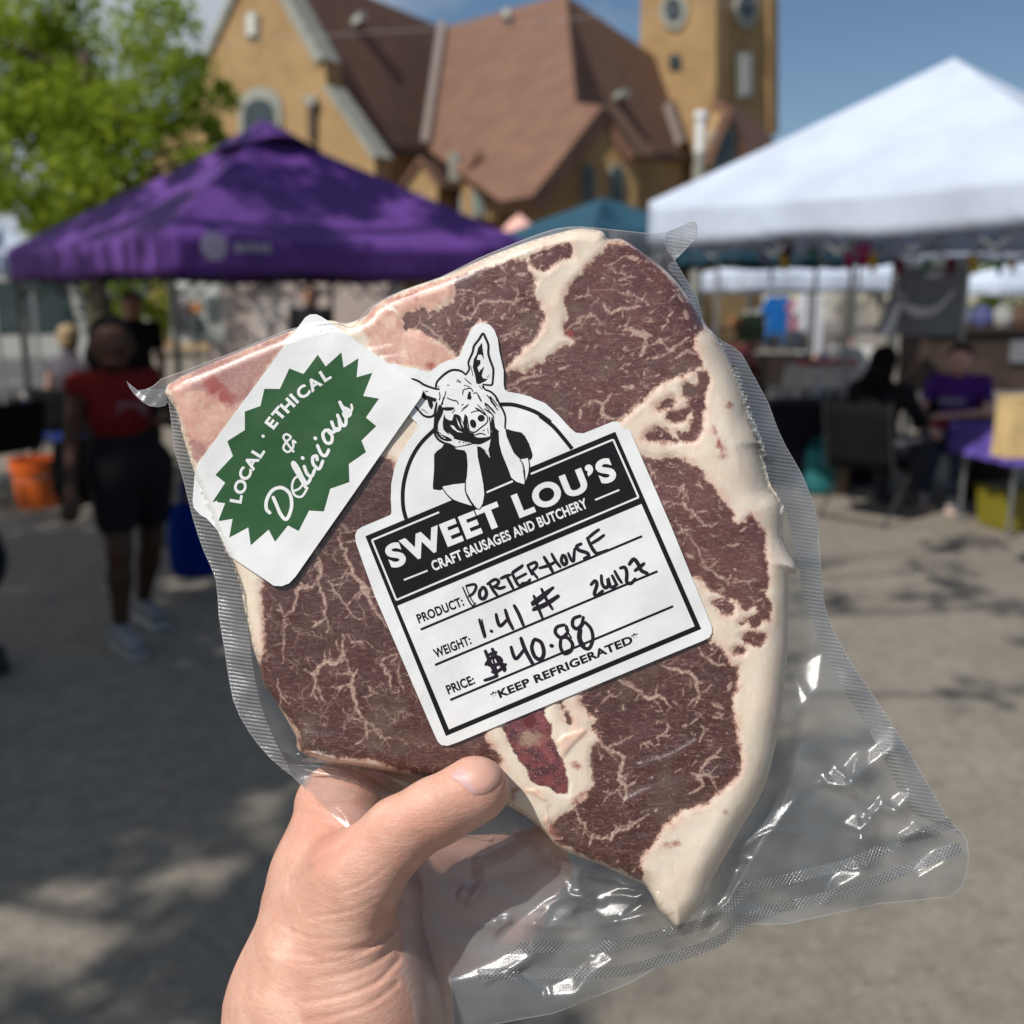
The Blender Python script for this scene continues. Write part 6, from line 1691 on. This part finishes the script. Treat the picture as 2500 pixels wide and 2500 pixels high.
text(w1_, "CRAFT SAUSAGES AND BUTCHERY", (1059, 1394), (1437, 1238), 25, 2.3, .03)
line(w1_, (986, 1416), (1044, 1393), 4.2, 2.3); line(w1_, (1453, 1220.5), (1512, 1196), 4.2, 2.3)
w1_.build('white_lettering', WHT, brand)
k2 = Ink()
line(k2, (1027, 1537), (1567.5, 1309), 5.8, 1); line(k2, (1062, 1623.5), (1605.5, 1394.5), 5.8, 1); line(k2, (1099, 1709), (1643.5, 1480), 5.8, 1)
text(k2, "PRODUCT:", (1023, 1521.5), (1134, 1477), 22.5, 1, .034); text(k2, "WEIGHT:", (1064, 1606.5), (1152, 1571), 22.5, 1, .034); text(k2, "PRICE:", (1095, 1695), (1161, 1668), 22.5, 1, .034)
text(k2, "*KEEP REFRIGERATED*", (1203, 1711), (1563, 1562), 19.5, 1, .04)
k2.build('black_lettering', BLK2, brand)
hw = Ink()
def H3(w, *pts, sm=4): hw.stroke(z3(pts), w, 2, smooth=sm, taper=.18)
H3(4, (95, 590), (135, 680), (170, 735), (195, 715)); H3(3, (120, 585), (160, 680), (190, 725)); H3(7, (125, 580), (185, 568), (200, 590), (180, 635), (145, 662))
H3(9, (255, 590), (228, 625), (232, 672), (262, 680), (282, 640), (268, 598), (250, 592)); H3(8, (305, 562), (335, 615), (368, 658)); H3(8, (290, 566), (345, 530), (378, 545), (362, 575), (330, 590)); H3(8, (345, 588), (385, 600), (425, 588)); H3(8, (395, 522), (430, 505), (466, 494)); H3(8, (440, 505), (465, 550), (492, 602))
H3(8, (485, 485), (515, 545), (545, 578), (620, 545)); H3(8, (485, 480), (560, 430)); H3(8, (515, 525), (592, 485)); H3(8, (565, 420), (490, 470)); H3(7, (560, 560), (600, 555), (625, 530))
H3(8, (605, 420), (640, 490)); H3(8, (605, 420), (665, 395), (675, 430), (630, 470)); H3(8, (640, 465), (680, 515)); H3(9, (735, 355), (775, 420), (802, 470)); H3(8, (700, 440), (770, 420), (815, 395)); H3(8, (795, 330), (825, 385), (862, 430))
H3(9, (880, 340), (870, 380), (890, 412), (912, 395), (900, 350), (885, 340)); H3(8, (925, 325), (945, 370), (965, 385), (970, 340), (975, 290)); H3(9, (1025, 250), (990, 270), (1010, 300), (1070, 320), (1085, 345), (1050, 365))
H3(9, (1075, 205), (1100, 260), (1130, 310), (1160, 325), (1235, 300)); H3(8, (1080, 205), (1120, 170), (1165, 138)); H3(8, (1110, 245), (1160, 215), (1205, 182)); H3(6, (1130, 295), (1140, 320), (1180, 325))
# weight line
H3(7, (225, 845), (245, 910), (268, 985)); H3(4, (245, 845), (262, 920), (278, 975)); H3(9, (318, 935), (324, 938), sm=0)
H3(9, (358, 805), (370, 860), (392, 895), (440, 850)); H3(9, (430, 770), (455, 850), (490, 918)); H3(9, (500, 735), (535, 800), (572, 890))
H3(8, (655, 660), (685, 740), (720, 830)); H3(8, (715, 605), (755, 690), (800, 762)); H3(9, (640, 715), (720, 655), (805, 595)); H3(8, (645, 730), (715, 680), (800, 600)); H3(9, (650, 768), (740, 735), (848, 662)); H3(7, (655, 755), (740, 720), (845, 655))
H3(9, (1105, 570), (1135, 540), (1150, 570), (1130, 640), (1150, 655), (1195, 620)); H3(9, (1185, 500), (1190, 560), (1215, 595), (1240, 575), (1235, 520), (1260, 590), (1300, 575)); H3(8, (1270, 500), (1300, 560), (1310, 570)); H3(8, (1290, 465), (1320, 520), (1345, 555))
H3(9, (1335, 440), (1370, 435), (1385, 480), (1385, 550), (1420, 560), (1450, 525)); H3(10, (1405, 410), (1440, 370), (1475, 410), (1500, 460), (1545, 480)); H3(9, (1450, 460), (1490, 430), (1520, 405))
# price line
def H4(w, *pts, sm=4): hw.stroke(z4(pts), w, 2, smooth=sm, taper=.15)
H4(9, (595, 545), (635, 640), (685, 745)); H4(9, (650, 530), (690, 610), (745, 700)); H4(8, (605, 580), (680, 555)); H4(9, (600, 650), (640, 600), (700, 595), (720, 630), (660, 660), (615, 650)); H4(8, (650, 710), (700, 700), (755, 650)); H4(10, (735, 650), (750, 690)); H4(8, (590, 775), (640, 760), (690, 740)); H4(6, (640, 560), (690, 720))
H4(9, (798, 515), (815, 575), (840, 605), (895, 540)); H4(10, (875, 445), (910, 540), (970, 650)); H4(10, (975, 460), (960, 520), (985, 590), (1030, 610), (1055, 560), (1035, 480), (985, 452)); H4(11, (1112, 503), (1120, 505), sm=0)
H4(9, (1215, 340), (1160, 355), (1145, 400), (1190, 440), (1240, 400), (1230, 350)); H4(9, (1190, 440), (1185, 510), (1215, 565), (1265, 545), (1280, 490), (1240, 440), (1200, 440)); H4(5, (1225, 370), (1270, 440))
H4(9, (1340, 270), (1290, 290), (1280, 340), (1310, 370), (1350, 340), (1365, 280)); H4(9, (1365, 325), (1335, 380), (1330, 450), (1360, 510), (1410, 525), (1440, 450), (1425, 370), (1380, 320)); H4(6, (1350, 380), (1345, 450), (1375, 500))
hw.stroke(z4([(1825, 25), (1795, 120)]), 1.3, 2, smooth=0, taper=.9); hw.stroke(z4([(1782, 165), (1762, 240)]), 1.0, 2, smooth=0, taper=.9)
hw.build('handwriting', INK, brand)

# ---- line drawing of the pig leaning on its hands
pg = Ink()
def KP(w, *pts, sm=4, lay=1.2): pg.stroke(zP(pts), w * .207, lay, smooth=sm, taper=.3, cap=w > 16)
pg.stroke(zQ([(200, 1290), (166, 1150), (162, 950), (196, 760), (265, 570), (375, 395), (535, 235)]), 9.6, 1.1, cap=False)
pg.stroke(zP([(1310, 1098), (1450, 1100), (1600, 1138), (1750, 1200), (1900, 1305)]) + zB([(60, 1530), (160, 1610), (240, 1700), (312, 1790)]), 9.6, 1.1, cap=False)
for q in (zQ([(650, 400), (620, 450), (560, 490), (530, 530), (530, 700), (515, 900), (520, 940), (600, 950), (635, 935), (630, 905), (760, 880), (900, 865), (915, 800), (925, 650), (915, 520), (890, 480), (800, 470), (760, 440), (730, 420)]),
          zQ([(1030, 430), (1080, 440), (1130, 480), (1185, 570), (1170, 470), (1180, 440), (1200, 350), (1210, 270), (1230, 240), (1300, 265), (1300, 400), (1330, 520), (1380, 640), (1420, 740), (1450, 845), (1160, 965), (1120, 1010), (1080, 720), (1045, 560)]),
          zQ([(1365, 222), (1460, 250), (1560, 270), (1600, 310), (1650, 400), (1690, 520), (1690, 560), (1660, 600), (1640, 572), (1545, 585), (1470, 510), (1400, 350)])):
    pg.poly(q, 1.3)
KP(28, (550, 910), (560, 840), (620, 770), (700, 710), (770, 690), (850, 705), (900, 745)); KP(28, (905, 745), (945, 680), (935, 600), (985, 480), (1000, 410), (1060, 330), (1105, 262), (1135, 310), (1170, 400), (1170, 500), (1200, 600), (1228, 680), (1225, 780), (1215, 860), (1180, 870), (1110, 862))
KP(26, (270, 795), (340, 820), (420, 870), (540, 912), (590, 918)); KP(26, (300, 1110), (350, 1170), (410, 1230), (480, 1245), (530, 1220), (545, 1150), (560, 1080)); KP(24, (1110, 880), (1130, 920), (1200, 950), (1260, 1010), (1310, 1110), (1350, 1180), (1372, 1260), (1368, 1380), (1390, 1480))
KP(28, (560, 1090), (545, 1200), (540, 1320), (535, 1420), (570, 1500), (640, 1550), (710, 1570), (770, 1600)); KP(16, (770, 1600), (860, 1600), (950, 1565), (1030, 1560))
pg.poly(zP([(1095, 370), (1050, 430), (1030, 510), (1000, 560), (985, 660), (1010, 740), (1030, 850), (1060, 858), (1120, 830), (1165, 800), (1110, 790), (1090, 760), (1105, 700), (1125, 650), (1080, 690), (1060, 720), (1040, 660), (1075, 620), (1075, 575), (1030, 570), (1050, 510), (1090, 510), (1118, 570), (1110, 500), (1100, 430)]), 1.4)
pg.poly(zP([(400, 950), (440, 990), (560, 1030), (550, 1070), (510, 1060), (520, 1110), (500, 1160), (470, 1120), (450, 1040), (420, 1050), (390, 1010), (370, 1020)]), 1.4)
pg.poly(zP([(650, 1210), (665, 1260), (740, 1290), (760, 1220), (800, 1215), (840, 1240), (875, 1310), (890, 1210), (915, 1250), (925, 1360), (950, 1425), (1000, 1440), (1010, 1475), (1060, 1490), (1140, 1485), (1205, 1475), (1190, 1510), (1120, 1550), (1050, 1570), (960, 1548), (880, 1530), (760, 1500), (700, 1450), (645, 1400), (635, 1320)]), 1.5, 2)
pg.poly(zP([(590, 1100), (640, 1150), (620, 1230), (585, 1300), (575, 1380), (620, 1450), (690, 1480), (745, 1520), (680, 1532), (600, 1500), (552, 1430), (545, 1330), (560, 1200)]), 1.6, 2)
pg.poly(zP([(620, 1140), (680, 1130), (770, 1135), (740, 1165), (660, 1170)]), 1.45, 2)
for c, rx, ry, a in (((990, 1325), 36, 52, -.3), ((1085, 1260), 42, 40, -.3)):
    t = np.arange(16) / 16 * 2 * math.pi; pg.poly(zP([(c[0] + rx * math.cos(u) * math.cos(a) - ry * math.sin(u) * math.sin(a), c[1] + rx * math.cos(u) * math.sin(a) + ry * math.sin(u) * math.cos(a)) for u in t]), 1.45)
KP(14, (915, 1230), (935, 1350), (950, 1410), (1010, 1425), (1070, 1380), (1110, 1350), (1155, 1310), (1160, 1250), (1120, 1190)); KP(12, (960, 1200), (1020, 1175), (1080, 1180), (1140, 1225)); KP(12, (1040, 1100), (1090, 1150), (1140, 1210)); KP(22, (1020, 1140), (1070, 1170), (1130, 1220))
KP(16, (1180, 1240), (1195, 1340), (1200, 1440), (1190, 1480)); KP(14, (1010, 1460), (1080, 1440), (1140, 1460)); pg.poly(zP([(1205, 1245), (1235, 1270), (1250, 1370), (1300, 1420), (1260, 1425), (1215, 1430), (1200, 1340)]), 1.45)
for w, *l in ((12, (850, 1180), (930, 1110)), (12, (860, 1150), (940, 1095)), (12, (850, 1110), (880, 1095)), (14, (680, 1020), (740, 1045), (800, 1060), (815, 1100)), (12, (870, 990), (870, 940), (900, 910)), (14, (900, 920), (960, 905), (990, 950)), (40, (950, 960), (940, 1030), (960, 1010)),
              (12, (990, 970), (1030, 960), (1060, 1010), (1090, 1070)), (26, (1050, 990), (1080, 1050)), (12, (790, 820), (850, 840)), (12, (800, 800), (840, 830)), (12, (680, 870), (715, 870)), (12, (890, 790), (930, 830), (970, 860)), (12, (960, 640), (990, 760)), (12, (880, 870), (950, 890)),
              (12, (670, 940), (655, 1000), (630, 1060), (600, 1130)), (20, (640, 1020), (625, 1100)), (12, (590, 950), (600, 1010), (585, 1050)), (10, (565, 870), (560, 900)), (10, (585, 875), (580, 900)), (12, (420, 940), (460, 945)), (12, (380, 1150), (430, 1180)), (10, (430, 1190), (460, 1200)),
              (14, (1150, 985), (1190, 1030), (1260, 1120)), (12, (1190, 1000), (1240, 1060), (1290, 1130)), (12, (1240, 980), (1270, 1060)), (12, (1130, 1080), (1160, 1100), (1220, 1160), (1250, 1200)), (12, (1125, 1145), (1160, 1180), (1210, 1210), (1230, 1260)), (12, (1190, 1010), (1200, 1060), (1240, 1110)), (12, (1130, 1080), (1140, 1120), (1190, 1170)),
              (12, (1060, 880), (1100, 920)), (12, (1090, 870), (1110, 910)), (10, (1150, 760), (1165, 790)), (10, (1175, 745), (1180, 780)), (12, (820, 1550), (840, 1530)), (10, (870, 1555), (885, 1530)), (10, (900, 1555), (915, 1530)), (10, (940, 1550), (950, 1530)), (12, (740, 1200), (780, 1160)), (10, (1160, 1380), (1170, 1440)), (10, (1100, 1410), (1130, 1400)),
              (14, (1040, 1565), (1100, 1550), (1200, 1500))):
    KP(w, *l, sm=3 if len(l) > 2 else 0)
pg.build('pig_drawing', BLK2, brand, mx=30)
pw_ = Ink()
for q in (zQ([(775, 446), (900, 424), (960, 402), (1020, 412), (1038, 440), (1045, 560), (1080, 720), (1110, 880), (1122, 1000), (1100, 1120), (1070, 1176), (1030, 1160), (970, 1080), (915, 980), (905, 900), (918, 800), (928, 650), (915, 520), (890, 480), (800, 468)]),
          zQ([(632, 908), (760, 882), (890, 868), (893, 950), (925, 1040), (980, 1138), (880, 1108), (760, 1062), (670, 985)]),
          zQ([(1292, 268), (1368, 222), (1390, 340), (1440, 480), (1540, 590), (1575, 700), (1598, 850), (1590, 880), (1500, 850), (1440, 800), (1420, 740), (1380, 640), (1330, 520), (1300, 400)]),
          zQ([(1550, 588), (1635, 572), (1650, 650), (1645, 740), (1610, 840), (1602, 700), (1580, 630)]), zQ([(1075, 415), (1195, 355), (1180, 440), (1168, 478), (1140, 480)])):
    pw_.poly(q, 2.2)
for q in ([(590, 1300), (620, 1240), (640, 1270), (625, 1340), (640, 1400), (600, 1380)], [(720, 1340), (760, 1350), (800, 1400), (870, 1430), (810, 1425), (750, 1385)], [(700, 1430), (760, 1480), (765, 1500), (715, 1470)], [(790, 1250), (830, 1330), (850, 1390), (815, 1340)], [(845, 1260), (875, 1340), (880, 1380), (855, 1330)]):
    pw_.poly(zP(q), 2.2)
for a, b in (((570, 1400), (600, 1430)), ((590, 1440), (620, 1460)), ((610, 1470), (640, 1480)), ((640, 1490), (665, 1500)), ((1150, 1640), (1160, 1690)), ((1165, 1635), (1180, 1700)), ((1140, 1650), (1150, 1680)), ((1170, 1690), (1187, 1725))):
    pw_.stroke(zP([a, b]), 1.6, 2.2, smooth=0, cap=False)
pw_.build('pig_highlights', WHT, brand)
pk_ = Ink()
for w, *l in ((14, (905, 862), (897, 940), (925, 1030), (985, 1125), (1060, 1176), (1100, 1120)), (14, (632, 930), (680, 1000), (760, 1068), (880, 1112), (985, 1142)), (14, (1545, 590), (1575, 640), (1595, 740), (1605, 860)), (12, (1640, 575), (1655, 660), (1645, 750), (1615, 840)), (10, (780, 445), (900, 422), (980, 408))):
    pk_.stroke(zQ(l), w * .207, 3.2, taper=.3)
for l in (((1190, 1010), (1240, 1110), (1280, 1160)), ((1130, 1085), (1190, 1140), (1245, 1200)), ((1125, 1150), (1200, 1195), (1235, 1250))): pk_.stroke(zP(l), 2.4, 3.2)
pk_.build('arm_outlines', BLK2, brand)

# ---- green starburst sticker (lies over the corner of the brand label)
LH0 = label_h
def label_h(P):
    s = poly_sd(P, STEAK_S); h = LH0(P) + 5.0
    # its upper right corner lifts a little, its left end folds down over the seam
    c = np.clip((P[:, 0] - 930) / 100, 0, 1) ** 2 * 7
    f = np.clip((540 - P[:, 0] - .45 * (1280 - P[:, 1])) / 50, 0, 1)
    t = np.clip(-(P[:, 1] - (812 + .06 * (700 - P[:, 0]))) / 10, 0, 1)
    return h + c - f * 9 - t * 9 + 1.6 * lown(P, 85, 6)
STK = [(745, 775), (756, 768), (772, 767), (785, 773), (1018, 936), (1029, 946), (1032, 956), (1028, 969), (722, 1407), (706, 1424), (688, 1431), (668, 1430), (651, 1418), (560, 1357), (532, 1296), (505, 1266), (488, 1256), (473, 1240), (470, 1222), (476, 1150), (482, 1132), (496, 1113)]
ink = Ink(); ink.poly(STK, 0)
stick = ink.build('starburst_sticker', WHT, bag_T, mx=16)
BURST = z5([(872, 292), (925, 372), (1030, 277), (1045, 380), (1145, 317), (1132, 445), (1238, 415), (1176, 570), (1283, 588), (1195, 715), (1265, 773), (1165, 870), (1196, 948), (1080, 1028), (1084, 1150), (955, 1195), (912, 1348), (812, 1342), (742, 1480), (670, 1442), (583, 1553), (540, 1470), (420, 1576), (403, 1455), (275, 1525), (298, 1397), (200, 1415), (248, 1292), (163, 1283), (248, 1155), (182, 1102), (300, 975), (262, 875), (380, 800), (380, 675), (485, 638), (512, 522), (616, 523), (680, 385), (776, 422)])
ink = Ink(); ink.poly(BURST, 1); ink.build('starburst', GRN, stick, mx=16)
wk = Ink()
for ch, c, a in (('L', (322, 1262), 80), ('O', (350, 1182), 74), ('C', (382, 1095), 69), ('A', (424, 1018), 62), ('L', (470, 948), 58), ('E', (560, 752), 53), ('T', (610, 690), 50), ('H', (668, 635), 46), ('I', (712, 588), 44), ('C', (772, 543), 40), ('A', (846, 488), 36), ('L', (922, 430), 32)):
    glyph_at(wk, ch, z5([c])[0], R(a), 28.5, 2.2, .038, 1.12)
wk.stroke(z5([(502, 840), (505, 843)]), 7.5, 2.2, smooth=0)
def D5(w, *pts): wk.stroke(z5(pts), w, 2.2 + .1 * (len(wk.V) % 3), smooth=6)
D5(8.5, (548, 1358), (525, 1330), (528, 1270), (565, 1208), (625, 1188), (680, 1225), (696, 1300), (680, 1370), (655, 1402), (620, 1365), (592, 1300), (572, 1255))
D5(5.6, (706, 1212), (748, 1194), (774, 1152), (752, 1114), (716, 1126), (698, 1180), (716, 1238), (764, 1248), (802, 1190))
D5(8, (790, 1185), (745, 1110), (705, 1040), (708, 1018), (735, 1050), (775, 1130), (800, 1160), (822, 1130)); D5(8, (780, 1045), (800, 1095), (830, 1112), (850, 1070)); D5(8.5, (768, 987), (772, 990))
D5(8, (868, 1000), (862, 975), (838, 985), (842, 1030), (880, 1062), (905, 1010)); D5(8, (870, 905), (895, 960), (925, 972), (945, 935)); D5(8.5, (853, 854), (857, 858))
D5(8, (925, 800), (905, 830), (925, 882), (960, 885), (968, 840), (935, 798), (975, 815), (1000, 790)); D5(8, (965, 745), (990, 800), (1020, 790), (1015, 735)); D5(8, (1005, 700), (1035, 765), (1060, 760), (1062, 700), (1070, 670))
D5(8, (1020, 612), (1040, 645), (1080, 665), (1090, 695), (1060, 712), (1045, 690)); D5(6, (1062, 700), (1030, 640), (1018, 612)); D5(6, (1085, 690), (1102, 660), (1098, 630))
D5(5.5, (708, 945), (662, 885), (640, 848), (660, 828), (690, 850), (655, 885), (640, 925), (672, 948), (706, 915), (704, 872), (722, 884))
wk.build('white_lettering', WHT, stick, mx=16)
# ================================================================ THE HAND
hh = 6.5
lo = np.array([440., 1760., -470.]); hi = np.array([1460., 2700., 235.])
n = ((hi - lo) / hh).astype(int) + 1
G_ = np.stack(np.meshgrid(*[lo[a] + hh * np.arange(n[a]) for a in range(3)], indexing='ij'), -1)
F = None
for q in HP:
    d = cone_sd(G_, *q); F = d if F is None else smin(F, d, 46 if q is not HP[7] and q is not HP[8] else 22)
for fg in FING:
    f1 = None
    for q in fg:
        d = cone_sd(G_, *q); f1 = d if f1 is None else smin(f1, d, 12)
    F = smin(F, f1, 7)
# muscle swell at the base of the thumb, joint knuckle, pad
def bumpf(c, r, a): 
    d = np.linalg.norm((G_ - np.array(c)) / np.array(r), axis=-1); return -a * np.exp(-d * d)
F += bumpf((1015, 1965, 150), (60, 50, 60), 9) + bumpf((1090, 2062, 110), (80, 40, 60), -4) + bumpf((880, 2230, 120), (110, 110, 90), 16) + bumpf((745, 2120, -40), (110, 130, 120), 14)
F += bumpf((720, 2290, 40), (70, 90, 90), -12)
V, Q = surf_net(F, lo, hh)
# skin folds
CR = [([(978, 2198), (966, 2250), (925, 2296), (870, 2318), (800, 2326)], 8, 8), ([(972, 2290), (930, 2340), (860, 2372), (760, 2392)], 3.2, 6), ([(975, 2340), (920, 2398), (840, 2430), (720, 2452)], 3.4, 6), ([(970, 2400), (900, 2452), (800, 2482), (690, 2500)], 2.6, 6), ([(972, 2262), (900, 2318), (800, 2350), (700, 2356)], 2.4, 5),
      ([(1078, 2090), (1060, 2060), (1056, 2038)], 3.0, 5), ([(1030, 2122), (1020, 2090), (1005, 2072)], 2.2, 5), ([(866, 2028), (830, 2070), (770, 2118), (706, 2160), (670, 2190)], 10, 11), ([(640, 2205), (690, 2230), (700, 2300)], 2, 12), ([(700, 1985), (760, 1990), (840, 2030)], 4, 8),
      ([(975, 1935), (985, 1960), (1000, 1985)], 1.2, 4), ([(1000, 1918), (1012, 1945), (1025, 1970)], 1.6, 4), ([(1030, 1912), (1042, 1936), (1052, 1960)], 1.4, 4), ([(962, 1952), (985, 1962), (1002, 1990)], 1.6, 3.5), ([(975, 1975), (995, 1985), (1005, 2010)], 1.4, 3.5), ([(1015, 1935), (1035, 1960), (1040, 1985)], 1.6, 3.5), ([(830, 2180), (900, 2150), (960, 2100)], 1.6, 5), ([(760, 2240), (850, 2225), (930, 2190)], 1.8, 5), ([(690, 2260), (760, 2290), (850, 2290)], 2, 6), ([(640, 2320), (720, 2330), (800, 2345)], 1.8, 6)]
fr = 1 / (1 + np.exp(-(V[:, 2] + 110) / 20))
dn = np.zeros(len(V))
for l, a, s_ in CR:
    d, t_ = line_dt(V[:, :2], spline(l, 5)); a = a * np.clip(1.15 - t_ ** 2, 0, 1); dn -= a * np.exp(-(d / s_) ** 2)
    dn += a * (.35 if s_ < 10 else 0) * np.exp(-((d - 2.1 * s_) / (1.2 * s_)) ** 2)
V[:, 2] += dn * fr
def m_skin():
    g = NT('skin'); v = g.obj()
    n1 = g.noise(v, 38, 4, .6); n2 = g.noise(v, 260, 4, .65)
    c = g.mix(g.ramp(n1, .3, .7), (.585, .315, .235), (.76, .47, .36))
    c = g.mix(g.ramp(n2, .4, .75, 0, .35), c, (.68, .33, .25)); c = g.mix(g.ramp(g.noise(v, 90, 4, .7), .52, .72, 0, .45), c, (.82, .57, .45))
    red = g.math('MULTIPLY', g.attr('red'), g.ramp(n1, .2, .8, .6, 1.0)); c = g.mix(red, c, (.62, .24, .17))
    vo = g.n('TexVoronoi', {'Vector': g.mapping(g.mix(.0012, v, g.n('TexNoise', {'Vector': v, 'Scale': 500}).outputs[1]), scale=(1, 1, 2.4), rot=(0, R(35), 0)), 'Scale': 800}, feature='DISTANCE_TO_EDGE').outputs[0]
    vo2 = g.n('TexVoronoi', {'Vector': v, 'Scale': 2200}, feature='DISTANCE_TO_EDGE').outputs[0]
    c = g.mix(g.ramp(vo, 0, .08, .06, 0), c, (.40, .19, .12))
    b = g.bump(g.ramp(vo, 0, .16), .20, .0005); b = g.bump(g.ramp(vo2, 0, .2), .22, .0002, b); b = g.bump(g.noise(g.mapping(v, scale=(1, 1, 3.6), rot=(0, R(-40), 0)), 420, 3, .6), .28, .0005, b)
    b = g.bump(g.noise(g.mapping(v, scale=(1, 1, 3.2), rot=(0, R(28), 0)), 120, 4, .6), .30, .0012, b)
    p = g.n('BsdfPrincipled', {'Base Color': c, 'Roughness': .42, 'Normal': b, 'Specular IOR Level': .42})
    p.inputs['Subsurface Weight'].default_value = .22
    p.inputs['Subsurface Radius'].default_value = (.0034, .0012, .0006); p.inputs['Subsurface Scale'].default_value = 1.0
    return g.end(p)
# the forearm runs on below the frame
e_ = np.concatenate([Q[:, [0, 1]], Q[:, [1, 2]], Q[:, [2, 3]], Q[:, [3, 0]]]); es_ = np.sort(e_, 1); key_ = es_[:, 0] * len(V) + es_[:, 1]
_, inv_, c_ = np.unique(key_, return_inverse=True, return_counts=True); be_ = e_[c_[inv_] == 1]; be_ = be_[(V[be_][:, :, 1] > hi[1] - 40).all(1)]
rb_ = np.unique(be_); lc_ = {v: i for i, v in enumerate(rb_)}; prev = rb_
L2 = np.array([[lc_[a], lc_[b]] for a, b in be_]); cen_ = V[rb_].mean(0)
for k in range(1, 7):
    n0_ = len(V); W_ = cen_ + (V[rb_[:0]] if False else V[prev] - V[prev].mean(0)) + (V[prev].mean(0) - cen_) + np.array([-12., 260., -60.])
    V = np.concatenate([V, W_]); new = n0_ + np.arange(len(rb_))
    Q = np.concatenate([Q, np.stack([prev[L2[:, 1]], prev[L2[:, 0]], new[L2[:, 0]], new[L2[:, 1]]], 1)]); prev = new
rd = lambda c, r_: np.exp(-(((V[:, 0] - c[0]) / r_[0]) ** 2 + ((V[:, 1] - c[1]) / r_[1]) ** 2))
redm = .55 * rd((1190, 1900), (90, 80)) + .6 * rd((800, 2060), (60, 60)) + .35 * rd((760, 1960), (80, 90)) + .35 * rd((1000, 1990), (70, 60)) + .3 * rd((940, 2300), (70, 90)) + .35 * (V[:, 0] > 1000) * (V[:, 2] < -120)
hand = mesh_obj('hand', FG(V), Q[:, ::-1].copy(), m_skin(), None, smooth=True, attrs=dict(red=np.clip(redm, 0, 1)), loc=FG(np.array([850., 2300., -100.])))
tag(hand, 'light-skinned hand gripping the packed steak with its thumb in front', 'hand')
# thumbnail, seated on the thumb's surface
def hand_top(P):
    """front surface of the thumb, by marching"""
    z = np.full(len(P), 260.)
    for _ in range(60):
        q = np.column_stack([P, z]); f = None
        for c in HP[5:]:
            d = cone_sd(q, *c); f = d if f is None else smin(f, d, 46)
        z = z - np.clip(f, 0, 60) * .8
    return z
NAIL = spline([(1100, 1893), (1118, 1876), (1150, 1858), (1183, 1850), (1206, 1858), (1222, 1876), (1225, 1897), (1214, 1918), (1190, 1936), (1160, 1941), (1140, 1928), (1118, 1908)], 5, True)
Pn, Qn, dn_, bn_ = snap_mesh(NAIL, 3.0)
zt = hand_top(Pn)
hn = zt + 1.0 + 5.0 * np.clip(dn_ / 16, 0, 1) ** .6
g = NT('thumbnail')
lun = g.attr('lun'); c = g.mix(lun, (.62, .35, .275), (.60, .38, .36)); c = g.mix(g.attr('tipw'), c, (.66, .46, .37))
NAILM = g.end(g.n('BsdfPrincipled', {'Base Color': c, 'Roughness': .45, 'Specular IOR Level': .35}))
ax = (Pn[:, 0] - 1105) * .87 - (Pn[:, 1] - 1905) * .49
HL = FG(np.array([850., 2300., -100.]))
mesh_obj('thumbnail', FG(np.column_stack([Pn, hn])) - HL, Qn[:, ::-1].copy(), NAILM, hand, smooth=True,
         attrs=dict(lun=np.clip((40 - ax) / 6, 0, 1), tipw=np.clip((ax - 118) / 4, 0, 1)))
bpy.context.view_layer.update()
